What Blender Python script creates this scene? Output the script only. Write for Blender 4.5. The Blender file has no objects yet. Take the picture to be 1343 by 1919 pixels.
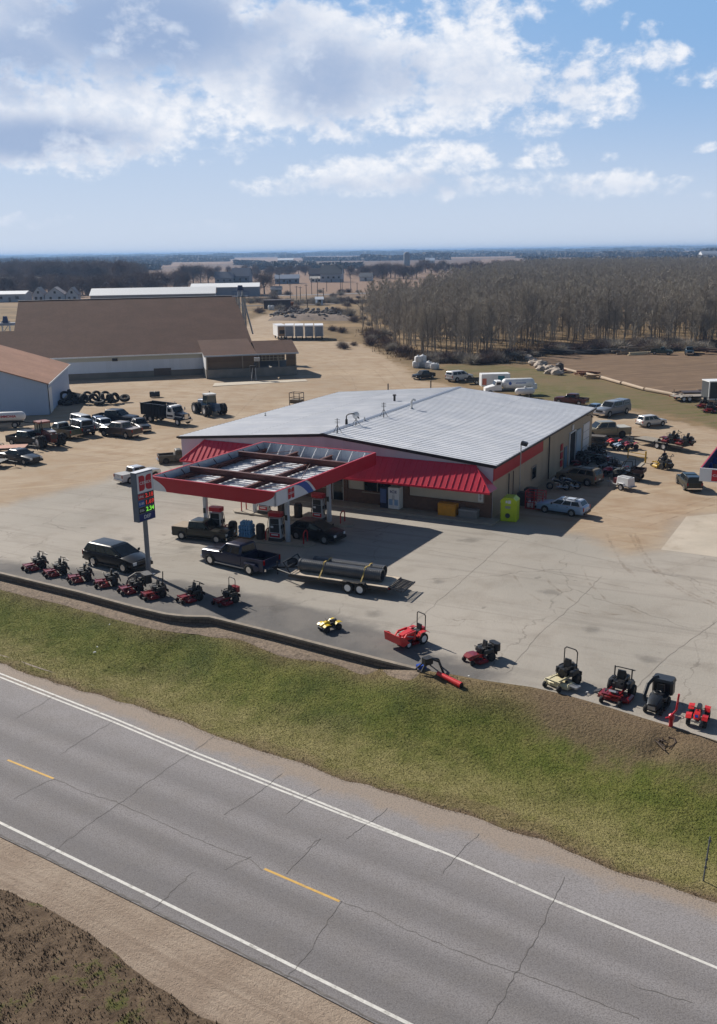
import bpy, math, random
import numpy as np
from mathutils import Vector, Matrix
random.seed(7)
rng = np.random.default_rng(7)
R = math.radians
sc = bpy.context.scene
col = sc.collection
# ------------------------------------------------------------------ camera
FPX, HORY, CAMZ, ROLL = 1790.0, 471.0, 20.8, math.atan(19 / 1343)
TH = math.atan((959.5 - HORY) * math.cos(ROLL) / FPX)
cd = bpy.data.cameras.new('camera')
cam = bpy.data.objects.new('camera', cd)
col.objects.link(cam)
cd.sensor_fit = 'VERTICAL'
cd.sensor_height = 36.0
cd.sensor_width = 36.0
cd.lens = FPX / 1919 * 36.0
cd.clip_start, cd.clip_end = 0.5, 60000
_fw = Vector((0, math.cos(TH), -math.sin(TH)))
_dn = Vector((0, -math.sin(TH), -math.cos(TH)))
_c, _s = math.cos(ROLL), math.sin(ROLL)
_right = _c * Vector((1, 0, 0)) + _s * _dn
_down = -_s * Vector((1, 0, 0)) + _c * _dn
cm = Matrix((_right, -_down, -_fw)).transposed().to_4x4()
cm.translation = (0, 0, CAMZ)
cam.matrix_world = cm
sc.camera = cam
def ray(x, y):
 u, v = x - 671.5, y - 959.5
 return _right * u + _down * v + _fw * FPX
def G(x, y, z=0.0):
 """world point at height z seen at photo pixel (x, y)"""
 d = ray(x, y)
 t = (z - CAMZ) / d.z
 return Vector((d.x * t, d.y * t, z))
def on_plane(x, y, p0, dr):
 """photo pixel on the vertical plane through p0 along dr -> (distance along dr, height)"""
 d = ray(x, y)
 a = d.x * dr.y - d.y * dr.x
 t = (p0.x * dr.y - p0.y * dr.x) / a
 p = Vector((0, 0, CAMZ)) + d * t
 return (p.x - p0.x) * dr.x + (p.y - p0.y) * dr.y, p.z
# ------------------------------------------------------------------ sun, sky, exposure
SUN_AZ, SUN_EL, SUN_W, SKY_W = -42.0, 34.5, 4.6, 0.06
sd = bpy.data.lights.new('sun', 'SUN')
sd.energy, sd.angle, sd.color = SUN_W, R(0.53), (1.0, 0.93, 0.83)
sun = bpy.data.objects.new('sun', sd)
col.objects.link(sun)
sdir = Vector((math.sin(R(SUN_AZ)) * math.cos(R(SUN_EL)), math.cos(R(SUN_AZ)) * math.cos(R(SUN_EL)), math.sin(R(SUN_EL))))
sun.rotation_euler = sdir.to_track_quat('Z', 'Y').to_euler()
sun.location = sdir * 200
sc.view_settings.view_transform = 'Standard'
sc.view_settings.look = 'None'
sc.view_settings.exposure = 0.42
sc.view_settings.gamma = 1.0
sc.cycles.max_bounces = 6
sc.cycles.volume_bounces = 0
sc.cycles.transparent_max_bounces = 8
class NT:
 """small helper to wire nodes"""
 def __init__(s, tree):
  s.t = tree
  s.n = tree.nodes
  s.l = tree.links
 def new(s, typ, **kw):
  n = s.n.new(typ)
  for k, v in kw.items():
   setattr(n, k, v)
  return n
 def put(s, sock, v):
  if v is None:
   return
  if hasattr(v, 'is_output'):
   s.l.new(v, sock)
  else:
   try:
    sock.default_value = v
   except Exception:
    sock.default_value = (*v, 1.0)
 def math(s, op, a, b=None, c=None, clamp=False):
  n = s.new('ShaderNodeMath', operation=op, use_clamp=clamp)
  s.put(n.inputs[0], a)
  s.put(n.inputs[1], b)
  s.put(n.inputs[2], c)
  return n.outputs[0]
 def vec(s, op, a, b=None):
  n = s.new('ShaderNodeVectorMath', operation=op)
  s.put(n.inputs[0], a)
  s.put(n.inputs[1], b)
  return n.outputs['Value'] if op in ('LENGTH', 'DOT_PRODUCT') else n.outputs[0]
 def comb(s, x, y, z=0.0):
  n = s.new('ShaderNodeCombineXYZ')
  for i, v in enumerate((x, y, z)):
   s.put(n.inputs[i], v)
  return n.outputs[0]
 def rng(s, v, a, b, c=0.0, d=1.0, smooth=True):
  n = s.new('ShaderNodeMapRange', interpolation_type='SMOOTHSTEP' if smooth else 'LINEAR')
  for i, q in enumerate((v, a, b, c, d)):
   s.put(n.inputs[i], q)
  return n.outputs[0]
 def mix(s, f, a, b, blend='MIX'):
  n = s.new('ShaderNodeMix', data_type='RGBA', blend_type=blend)
  s.put(n.inputs[0], f)
  s.put(n.inputs[6], a)
  s.put(n.inputs[7], b)
  return n.outputs[2]
 def noise(s, v, scale, detail=4.0, rough=0.55, dist=0.0):
  n = s.new('ShaderNodeTexNoise')
  s.put(n.inputs['Vector'], v)
  n.inputs['Scale'].default_value = scale
  n.inputs['Detail'].default_value = detail
  n.inputs['Roughness'].default_value = rough
  n.inputs['Distortion'].default_value = dist
  return n.outputs[0]
 def mapping(s, v, scale=(1, 1, 1), rot=(0, 0, 0), loc=(0, 0, 0)):
  if any(rot) and tuple(scale) != (1, 1, 1):      # turn first, then stretch
   v, rot = s.mapping(v, (1, 1, 1), rot), (0, 0, 0)
  n = s.new('ShaderNodeMapping')
  s.put(n.inputs[0], v)
  n.inputs[1].default_value = loc
  n.inputs[2].default_value = rot
  n.inputs[3].default_value = scale
  return n.outputs[0]
 def attr(s, name):
  return s.new('ShaderNodeAttribute', attribute_name=name).outputs['Fac']
 def pos(s):
  return s.new('ShaderNodeNewGeometry').outputs['Position']
def L(r, g, b):
 """sRGB 0-255 -> linear"""
 f = lambda c: (c / 255 / 12.92) if c <= 10 else ((c / 255 + 0.055) / 1.055) ** 2.4
 return (f(r), f(g), f(b), 1.0)
def make_world():
 w = bpy.data.worlds.new('World')
 sc.world = w
 w.use_nodes = True
 w.node_tree.nodes.clear()
 t = NT(w.node_tree)
 out = t.new('ShaderNodeOutputWorld')
 bg = t.new('ShaderNodeBackground')
 t.l.new(bg.outputs[0], out.inputs[0])
 sky = t.new('ShaderNodeTexSky', sky_type='NISHITA', sun_disc=False)
 sky.sun_elevation = R(SUN_EL)
 sky.sun_rotation = R(SUN_AZ)
 sky.altitude = 300
 sky.air_density = 1.0
 sky.dust_density = 0.6
 sky.ozone_density = 1.5
 d = t.new('ShaderNodeTexCoord').outputs['Generated']
 sp = t.new('ShaderNodeSeparateXYZ')
 t.put(sp.inputs[0], d)
 az = t.math('ARCTAN2', sp.outputs[0], sp.outputs[1])
 el = t.math('ARCSINE', sp.outputs[2])
 P = t.comb(az, el)
 def sk(x, y):
  v = ray(x, y).normalized()
  return math.atan2(v.x, v.y), math.asin(v.z)
 k = 1 / 1790.0
 def blobs(lst):
  acc = None
  for (x, y, rx, ry, wgt) in lst:
   a, e = sk(x, y)
   q = t.vec('SUBTRACT', P, (a, e, 0))
   q = t.vec('MULTIPLY', q, (1 / (rx * k), 1 / (ry * k * 0.93), 0))
   ln = t.vec('LENGTH', q)
   m = t.rng(ln, 1.25, 0.25, 0.0, wgt)
   acc = m if acc is None else t.math('MAXIMUM', acc, m)
  return acc
 dens = blobs([(210, 20, 480, 190, 1.0), (180, 210, 420, 95, .92), (70, 250, 260, 95, .95), (600, 130, 330, 160, 1.0), (850, 130, 300, 150, .86),
      (440, 270, 130, 60, .55), (700, 215, 300, 75, .75), (1080, 150, 180, 110, .72), (1010, 215, 210, 60, .62), (820, 300, 130, 52, .95), (690, 330, 260, 52, .85), (520, 345, 120, 34, .72),
      (1130, 345, 220, 38, .72), (880, 350, 180, 40, .72), (1255, 102, 70, 38, .66), (1308, 148, 62, 36, .66), (1238, 135, 42, 28, .55),
      (1048, 285, 70, 40, .62), (1130, 295, 40, 22, .55), (980, 305, 40, 20, .5), (1105, 8, 66, 36, .62), (1215, 55, 40, 24, .5), (1160, 42, 40, 28, .5), (940, 30, 190, 70, .66),
      (50, 416, 110, 24, .52), (400, 425, 160, 20, .4), (1330, 275, 40, 20, .5), (1330, 360, 60, 20, .45), (705, 15, 60, 50, .6)])
 Pn = t.vec('MULTIPLY', P, (1.0, 1.45, 1.0))
 n1 = t.noise(Pn, 13.0, 9.0, 0.6, 0.25)
 n2 = t.noise(t.vec('ADD', Pn, (3.1, 1.7, 0)), 46.0, 6.0, 0.6, 0.15)
 f = t.math('ADD', t.math('MULTIPLY', n1, 0.64), t.math('MULTIPLY', n2, 0.36))
 cover = t.math('ADD', dens, t.math('MULTIPLY', t.math('SUBTRACT', f, 0.5), 2.6))
 mask = t.rng(cover, 0.4, 0.84)
 thick = t.rng(cover, 0.62, 1.35)
 grey = blobs([(270, 50, 330, 120, 1.0), (40, 110, 150, 90, .9), (70, 262, 220, 58, .95), (210, 285, 100, 30, .6), (610, 150, 130, 95, .85), (560, 60, 90, 70, .3), (740, 140, 90, 60, .6), (860, 155, 120, 60, .3), (1010, 160, 120, 60, .25),
      (800, 345, 130, 28, .5), (620, 350, 120, 20, .4), (1100, 355, 120, 18, .35)])
 gn = t.noise(t.vec('ADD', Pn, (1.3, 5.2, 0)), 17.0, 6.0, 0.55, 0.2)
 shade = t.math('MULTIPLY', grey, t.rng(t.math('ADD', gn, t.math('MULTIPLY', thick, 0.3)), 0.27, 0.66), clamp=True)
 skc = t.vec('MULTIPLY', sky.outputs[0], (SKY_W, SKY_W, SKY_W))
 # the air in front of a low sun: a milky band at the horizon that thins with elevation
 hz = t.math('MULTIPLY', t.rng(el, 0.26, -0.02, 0.0, 1.0, smooth=False), t.rng(az, 1.6, 0.5))
 front = t.rng(t.math('ABSOLUTE', az), 1.7, 0.7)
 up = t.rng(el, 0.75, 0.2)
 front = t.math('MULTIPLY', front, up)
 blue = t.mix(t.rng(el, 0.0, 0.235, smooth=False), L(208, 220, 238), L(142, 182, 229))
 blue = t.mix(t.math('MULTIPLY', t.rng(az, -0.12, 0.4), t.rng(el, 0.03, 0.22)), blue, L(138, 180, 227))
 skyv = t.mix(t.math('MULTIPLY', front, 0.93), skc, blue)
 cw = t.mix(t.rng(n2, 0.35, 0.65), L(222, 230, 243), L(248, 249, 253))
 cloud = t.mix(shade, cw, L(156, 177, 211))
 cloud = t.mix(t.rng(el, 0.075, 0.0), cloud, L(210, 220, 238))
 cl = t.math('MULTIPLY', mask, front)
 cl = t.math('MULTIPLY', cl, t.rng(el, 0.0, 0.09, 0.5, 0.93))
 res = t.mix(cl, skyv, cloud)
 t.l.new(res, bg.inputs[0])
 bg.inputs[1].default_value = 0.76
make_world()
# ------------------------------------------------------------------ materials
def mat(name, base, rough=0.6, metal=0.0, var=0.0, scale=2.0, bump=0.0, bscale=20.0, coat=0.0, dirt=None, dirtamt=0.0, spec=None, alpha=None, emit=None):
 m = bpy.data.materials.new(name)
 m.use_nodes = True
 t = NT(m.node_tree)
 b = t.n['Principled BSDF']
 b.inputs['Roughness'].default_value = rough
 b.inputs['Metallic'].default_value = metal
 if coat:
  b.inputs['Coat Weight'].default_value = coat
  b.inputs['Coat Roughness'].default_value = 0.05
 if spec is not None:
  b.inputs['Specular IOR Level'].default_value = spec
 c = base
 oc = None
 if var or dirtamt or bump:
  oc = t.new('ShaderNodeTexCoord').outputs['Object']
 if var:
  n = t.noise(oc, scale, 5.0, 0.6)
  c = t.mix(t.rng(n, 0.3, 0.7, smooth=False), tuple(x * (1 - var) for x in base[:3]), tuple(min(1, x * (1 + var)) for x in base[:3]))
 if dirtamt:
  n = t.noise(oc, scale * 0.7, 6.0, 0.65)
  c = t.mix(t.rng(n, 0.75 - dirtamt * 0.5, 0.95 - dirtamt * 0.35), c, dirt or L(120, 100, 80))
 t.put(b.inputs['Base Color'], c)
 if bump:
  n = t.noise(oc, bscale, 4.0, 0.6)
  bn = t.new('ShaderNodeBump')
  bn.inputs['Strength'].default_value = bump
  bn.inputs['Distance'].default_value = 0.05
  t.put(bn.inputs['Height'], n)
  t.l.new(bn.outputs[0], b.inputs['Normal'])
 if emit:
  b.inputs['Emission Color'].default_value = emit[0]
  b.inputs['Emission Strength'].default_value = emit[1]
 return m
MATS = {}
def paint(rgb, rough=0.3, coat=0.6, metal=0.15):
 k = ('paint', rgb, rough)
 if k not in MATS:
  MATS[k] = mat('vehicle_paint', tuple(c * (0.8 if sum(rgb) > 260 else 0.55) for c in L(*rgb)[:3]) + (1,), rough, metal, var=0.06, scale=1.2, coat=coat * (0.5 if sum(rgb) > 260 else 0.2), dirt=L(110, 96, 80), dirtamt=0.12)
 return MATS[k]
def pm(rgb, rough=0.6, metal=0.0, var=0.12, scale=3.0, bump=0.0):
 k = ('pm', rgb, rough, metal, var, scale)
 if k not in MATS:
  MATS[k] = mat('surface', L(*rgb), rough, metal, var=var, scale=scale, bump=bump)
 return MATS[k]
GLASS = mat('dark_glass', (0.01, 0.013, 0.016, 1), 0.08, 0.0, spec=0.45)
TYRE = mat('tyre_rubber', (0.018, 0.018, 0.019, 1), 0.85, var=0.3, scale=8, bump=0.3, bscale=30)
BLACK = mat('black_plastic', (0.016, 0.016, 0.018, 1), 0.5, var=0.25, scale=5)
CHROME = mat('chrome', (0.6, 0.6, 0.62, 1), 0.18, 1.0, var=0.1, scale=4)
STEEL = mat('grey_steel', (0.36, 0.37, 0.39, 1), 0.45, 0.7, var=0.15, scale=3)
WHITE = mat('white_paint', (0.74, 0.75, 0.76, 1), 0.45, var=0.07, scale=1.5, dirt=L(150, 140, 125), dirtamt=0.2)
REDLAMP = mat('red_lamp', (0.3, 0.01, 0.01, 1), 0.2)
CLEARLAMP = mat('clear_lamp', (0.7, 0.72, 0.75, 1), 0.15)
# ------------------------------------------------------------------ mesh builder
class MB:
 def __init__(s, X=None):
  s.v, s.f, s.m, s.X = [], [], [], X
 def add(s, vs, fs, m=0):
  o = len(s.v)
  if s.X is not None:
   vs = [s.X @ Vector(p) for p in vs]
  s.v.extend([tuple(p) for p in vs])
  for f in fs:
   s.f.append(tuple(i + o for i in f))
   s.m.append(m)
  return s
 def box(s, c, d, m=0, rz=0.0, rx=0.0, ry=0.0, top=(1, 1), bev=0.0):
  x, y, z = d[0] / 2, d[1] / 2, d[2] / 2
  if bev:
   b = min(bev, x * 0.9, y * 0.9)
   ring = [(-x + b, -y), (x - b, -y), (x, -y + b), (x, y - b), (x - b, y), (-x + b, y), (-x, y - b), (-x, -y + b)]
  else:
   ring = [(-x, -y), (x, -y), (x, y), (-x, y)]
  n = len(ring)
  vs = [(px, py, -z) for px, py in ring] + [(px * top[0], py * top[1], z) for px, py in ring]
  fs = [tuple(range(n - 1, -1, -1)), tuple(range(n, 2 * n))] + [(i, (i + 1) % n, n + (i + 1) % n, n + i) for i in range(n)]
  if rz or rx or ry:
   M = Matrix.Rotation(rz, 3, 'Z') @ Matrix.Rotation(ry, 3, 'Y') @ Matrix.Rotation(rx, 3, 'X')
   vs = [M @ Vector(p) for p in vs]
  return s.add([(p[0] + c[0], p[1] + c[1], p[2] + c[2]) for p in vs], fs, m)
 def cyl(s, p0, p1, r0, r1=None, n=10, m=0, caps=True):
  r1 = r0 if r1 is None else r1
  p0, p1 = Vector(p0), Vector(p1)
  a = (p1 - p0)
  if a.length < 1e-6:
   return s
  a.normalize()
  u = a.orthogonal().normalized()
  w = a.cross(u)
  vs, fs = [], []
  for p, r in ((p0, r0), (p1, r1)):
   for i in range(n):
    t = 2 * math.pi * i / n
    vs.append(p + (u * math.cos(t) + w * math.sin(t)) * r)
  fs = [(i, (i + 1) % n, n + (i + 1) % n, n + i) for i in range(n)]
  if caps:
   fs += [tuple(range(n - 1, -1, -1)), tuple(range(n, 2 * n))]
  return s.add(vs, fs, m)
 def tube(s, pts, r, n=6, m=0):
  for a, b in zip(pts[:-1], pts[1:]):
   s.cyl(a, b, r, r, n, m)
  return s
 def lathe(s, prof, n=18, m=0, axis='Z', c=(0, 0, 0), closed=False):
  """prof: list of (radius, height along axis)"""
  vs, fs = [], []
  k = len(prof)
  for i in range(n):
   t = 2 * math.pi * i / n
   for r, h in prof:
    a, b = r * math.cos(t), r * math.sin(t)
    p = (a, b, h) if axis == 'Z' else ((a, h, b) if axis == 'Y' else (h, a, b))
    vs.append((p[0] + c[0], p[1] + c[1], p[2] + c[2]))
  for i in range(n):
   j = (i + 1) % n
   for q in range(k if closed else k - 1):
    q2 = (q + 1) % k
    fs.append((i * k + q, j * k + q, j * k + q2, i * k + q2))
  if not closed:
   fs.append(tuple(i * k for i in range(n)))
   fs.append(tuple(i * k + k - 1 for i in reversed(range(n))))
  return s.add(vs, fs, m)
 def loft(s, rings, m=0, caps=True):
  n = len(rings[0])
  vs = [p for r in rings for p in r]
  fs = []
  for k in range(len(rings) - 1):
   for i in range(n):
    j = (i + 1) % n
    fs.append((k * n + i, k * n + j, (k + 1) * n + j, (k + 1) * n + i))
  if caps:
   fs.append(tuple(range(n - 1, -1, -1)))
   o = (len(rings) - 1) * n
   fs.append(tuple(o + i for i in range(n)))
  return s.add(vs, fs, m)
 def prism(s, poly, y0, y1, m=0, axis='Y'):
  """poly: (a, b) points; extruded along axis between y0 and y1"""
  n = len(poly)
  mk = {'Y': lambda p, h: (p[0], h, p[1]), 'X': lambda p, h: (h, p[0], p[1]), 'Z': lambda p, h: (p[0], p[1], h)}[axis]
  vs = [mk(p, y0) for p in poly] + [mk(p, y1) for p in poly]
  fs = [tuple(range(n - 1, -1, -1)), tuple(range(n, 2 * n))] + [(i, (i + 1) % n, n + (i + 1) % n, n + i) for i in range(n)]
  return s.add(vs, fs, m)
 def panel(s, q, th=0.012, m=0):
  """thin solid panel on four points, grown outward along its normal"""
  q = [Vector(p) for p in q]
  nn = (q[1] - q[0]).cross(q[3] - q[0]).normalized()
  vs = [p for p in q] + [p + nn * th for p in q]
  return s.add(vs, [(3, 2, 1, 0), (4, 5, 6, 7), (0, 1, 5, 4), (1, 2, 6, 5), (2, 3, 7, 6), (3, 0, 4, 7)], m)
 def mesh(s, name, mats, smooth=None, fix=True):
  me = bpy.data.meshes.new(name)
  me.from_pydata(s.v, [], s.f)
  for q in (mats if isinstance(mats, (list, tuple)) else [mats]):
   me.materials.append(q)
  if any(s.m):
   me.polygons.foreach_set('material_index', s.m)
  if fix:
   import bmesh
   bm = bmesh.new()
   bm.from_mesh(me)
   bmesh.ops.recalc_face_normals(bm, faces=bm.faces)
   bm.to_mesh(me)
   bm.free()
  if smooth is not None:
   me.polygons.foreach_set('use_smooth', [True] * len(me.polygons))
   me.set_sharp_from_angle(angle=R(smooth))
  me.update()
  return me
 def build(s, name, mats, parent=None, smooth=None, label=None):
  return obj(name, s.mesh(name, mats, smooth), parent, label)
def obj(name, me, parent=None, label=None, loc=None, rz=None):
 o = bpy.data.objects.new(name, me)
 col.objects.link(o)
 if parent is not None:
  o.parent = parent
 if label:
  o['label'] = label
 if loc is not None:
  o.location = loc
 if rz is not None:
  o.rotation_euler.z = rz
 return o
def tag(o, label, cat, group=None):
 o['label'], o['category'] = label, cat
 if group:
  o['group'] = group
 return o
def thing(name, label, cat, loc=(0, 0, 0), rz=0.0, group=None):
 o = bpy.data.objects.new(name, None)
 o.empty_display_size = 0.2
 col.objects.link(o)
 o.location = loc
 o.rotation_euler = (0, 0, rz)
 return tag(o, label, cat, group)
def dup(root, loc, rz, label=None, group=None, scale=None):
 r = root.copy()
 col.objects.link(r)
 r.location = loc
 r.rotation_euler = (0, 0, rz)
 if scale:
  r.scale = scale if hasattr(scale, '__len__') else (scale,) * 3
 if label:
  r['label'] = label
 if group:
  r['group'] = group
 for ch in list(root.children):
  c = ch.copy()
  col.objects.link(c)
  c.parent = r
  for g in ch.children:
   d = g.copy()
   col.objects.link(d)
   d.parent = c
 return r
def structure(o, kind='structure'):
 o['kind'] = kind
 return o
def text_mesh(body, size, bold=0.0, ext=0.004, align='CENTER'):
 cu = bpy.data.curves.new('lettering', 'FONT')
 cu.body = body
 cu.size = size
 cu.offset = bold
 cu.extrude = ext
 cu.align_x = align
 cu.align_y = 'CENTER'
 cu.resolution_u = 3
 o = bpy.data.objects.new('lettering', cu)
 col.objects.link(o)
 bpy.context.view_layer.update()
 me = bpy.data.meshes.new_from_object(o)
 bpy.data.objects.remove(o)
 return me
def lettering(body, size, m, parent, origin, right, up, bold=0.0, width=None, name='lettering', ext=0.004):
 """letters lying on a face: origin centre, right/up unit vectors in the parent's frame"""
 me = text_mesh(body, size, bold, ext)
 me.materials.clear()
 me.materials.append(m)
 o = obj(name, me, parent)
 right, up = Vector(right).normalized(), Vector(up).normalized()
 M = Matrix((right, up, right.cross(up))).transposed().to_4x4()
 M.translation = origin
 if width:
  xs = [v.co.x for v in me.vertices]
  w = max(xs) - min(xs)
  M = M @ Matrix.Diagonal((width / w, 1, 1, 1))
 o.matrix_local = M
 return o
def gridmesh(name, P, mats, attrs=None, smooth=True):
 """P: (n, m, 3) array of points"""
 n, m, _ = P.shape
 me = bpy.data.meshes.new(name)
 idx = np.arange(n * m).reshape(n, m)
 q = np.stack([idx[:-1, :-1], idx[1:, :-1], idx[1:, 1:], idx[:-1, 1:]], -1).reshape(-1, 4)
 fast_mesh(me, P.reshape(-1, 3), q)
 for k, a in (attrs or {}).items():
  at = me.attributes.new(k, 'FLOAT', 'POINT')
  at.data.foreach_set('value', np.asarray(a, np.float32).reshape(-1))
 me.materials.append(mats)
 if smooth:
  me.polygons.foreach_set('use_smooth', np.ones(len(me.polygons), bool))
 me.update()
 return me
def fast_mesh(me, V, F):
 V = np.asarray(V, np.float32)
 F = np.asarray(F, np.int32)
 k = F.shape[1]
 me.vertices.add(len(V))
 me.vertices.foreach_set('co', V.reshape(-1))
 me.loops.add(F.size)
 me.loops.foreach_set('vertex_index', F.reshape(-1))
 me.polygons.add(len(F))
 me.polygons.foreach_set('loop_start', np.arange(0, F.size, k, dtype=np.int32))
 me.polygons.foreach_set('loop_total', np.full(len(F), k, np.int32))
 me.update(calc_edges=True)
 return me
def wander(s, step, amp, seed):
 r = np.random.default_rng(seed)
 k = np.arange(s.min() - step, s.max() + 2 * step, step)
 return np.interp(s, k, r.normal(0, amp, len(k)))
def sdf(poly, X, Y):
 """signed distance to a polygon, positive inside"""
 poly = np.array([(p[0], p[1]) for p in poly], float)
 d2 = np.full(X.shape, 1e18)
 ins = np.zeros(X.shape, bool)
 n = len(poly)
 for i in range(n):
  a, b = poly[i], poly[(i + 1) % n]
  e = b - a
  wx, wy = X - a[0], Y - a[1]
  t = np.clip((wx * e[0] + wy * e[1]) / max(1e-9, e @ e), 0, 1)
  d2 = np.minimum(d2, (wx - t * e[0]) ** 2 + (wy - t * e[1]) ** 2)
  c = ((a[1] > Y) != (b[1] > Y))
  with np.errstate(divide='ignore', invalid='ignore'):
   xs = (b[0] - a[0]) * (Y - a[1]) / (b[1] - a[1]) + a[0]
  ins ^= c & (X < xs)
 return np.where(ins, 1, -1) * np.sqrt(d2)
def resample(pts, step):
 P = np.array([tuple(p) for p in pts], float)
 d = np.r_[0, np.cumsum(np.linalg.norm(np.diff(P, axis=0), axis=1))]
 n = max(2, int(d[-1] / step) + 1)
 q = np.linspace(0, d[-1], n)
 return np.stack([np.interp(q, d, P[:, i]) for i in range(P.shape[1])], 1), q
# ------------------------------------------------------------------ ground, lot, verge, road
ROADZ = -1.6
def pts(lst, z=0.0):
 return [G(x, y, z) for x, y in lst]
EDGE_PX = [(-420, 985), (-200, 1028), (0, 1074), (150, 1110), (250, 1137), (310, 1151), (345, 1155), (392, 1156), (430, 1165), (500, 1182), (620, 1213), (750, 1246), (792, 1256),
     (850, 1264), (900, 1274), (1000, 1288), (1060, 1302), (1130, 1322), (1200, 1344), (1260, 1362), (1343, 1388), (1500, 1440), (1760, 1530)]
EDGE = pts(EDGE_PX)                                   # front edge of the lot
ROADEDGE = pts([(-420, 1118), (-200, 1186), (0, 1251), (110, 1290), (240, 1330), (390, 1384), (560, 1440), (730, 1496), (900, 1551), (1085, 1612), (1220, 1656), (1343, 1697), (1500, 1750), (1760, 1840)], ROADZ)
NEAREDGE = pts([(-420, 1340), (-200, 1462), (0, 1568), (83, 1608), (281, 1707), (540, 1834), (700, 1917), (900, 2018), (1200, 2170), (1760, 2450)], ROADZ)
BANKEDGE = pts([(-420, 1420), (-200, 1540), (0, 1656), (104, 1714), (250, 1813), (417, 1917), (600, 2035), (900, 2230), (1300, 2480), (1760, 2760)], ROADZ)
PAVE = pts([(-900, 1010), (-300, 985), (0, 948), (150, 912), (290, 872), (330, 868), (600, 880), (922, 973), (1000, 988), (1100, 1003), (1170, 1040), (1236, 1030), (1285, 968), (1400, 955), (1900, 900)]) + [Vector((140, 45, 0)), Vector((140, -30, 0)), Vector((-140, 60, 0))]
APRON = pts([(-700, 960), (-200, 1010), (0, 1054), (110, 1058), (250, 1078), (420, 1102), (560, 1132), (690, 1172), (770, 1204), (850, 1232), (940, 1262), (900, 1290), (780, 1275), (400, 1190), (0, 1100), (-700, 1000)])
GRASSF = pts([(830, 684), (900, 682), (1000, 690), (1060, 700), (1130, 712), (1250, 742), (1343, 760), (1700, 850), (1700, 880), (1343, 800), (1240, 772), (1180, 764), (1050, 752), (960, 735), (880, 715), (840, 705)])
FIELD = pts([(985, 672), (1060, 663), (1343, 660), (1900, 652), (1900, 880), (1343, 752), (1250, 738), (1100, 705), (1040, 690), (1000, 690)])
DIRT = pts([(-900, 900), (-900, 705), (0, 715), (95, 690), (380, 690), (470, 600), (500, 585), (545, 590), (600, 640), (660, 640), (700, 655), (745, 680), (790, 712), (850, 724), (960, 745), (1100, 764), (1200, 775), (1343, 806), (1700, 890), (1900, 960), (1900, 1500), (-900, 1500)])
BARE = pts([(1028, 1292), (1130, 1324), (1230, 1362), (1343, 1392), (1600, 1480), (1600, 1560), (1343, 1470), (1250, 1440), (1170, 1432), (1090, 1400), (1020, 1372), (985, 1330)], -0.7)
def line_y(P, X):
 P = np.array([(p[0], p[1]) for p in P])
 o = np.argsort(P[:, 0])
 return np.interp(X, P[o, 0], P[o, 1])
def fr(poly, name):
 return poly
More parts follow.
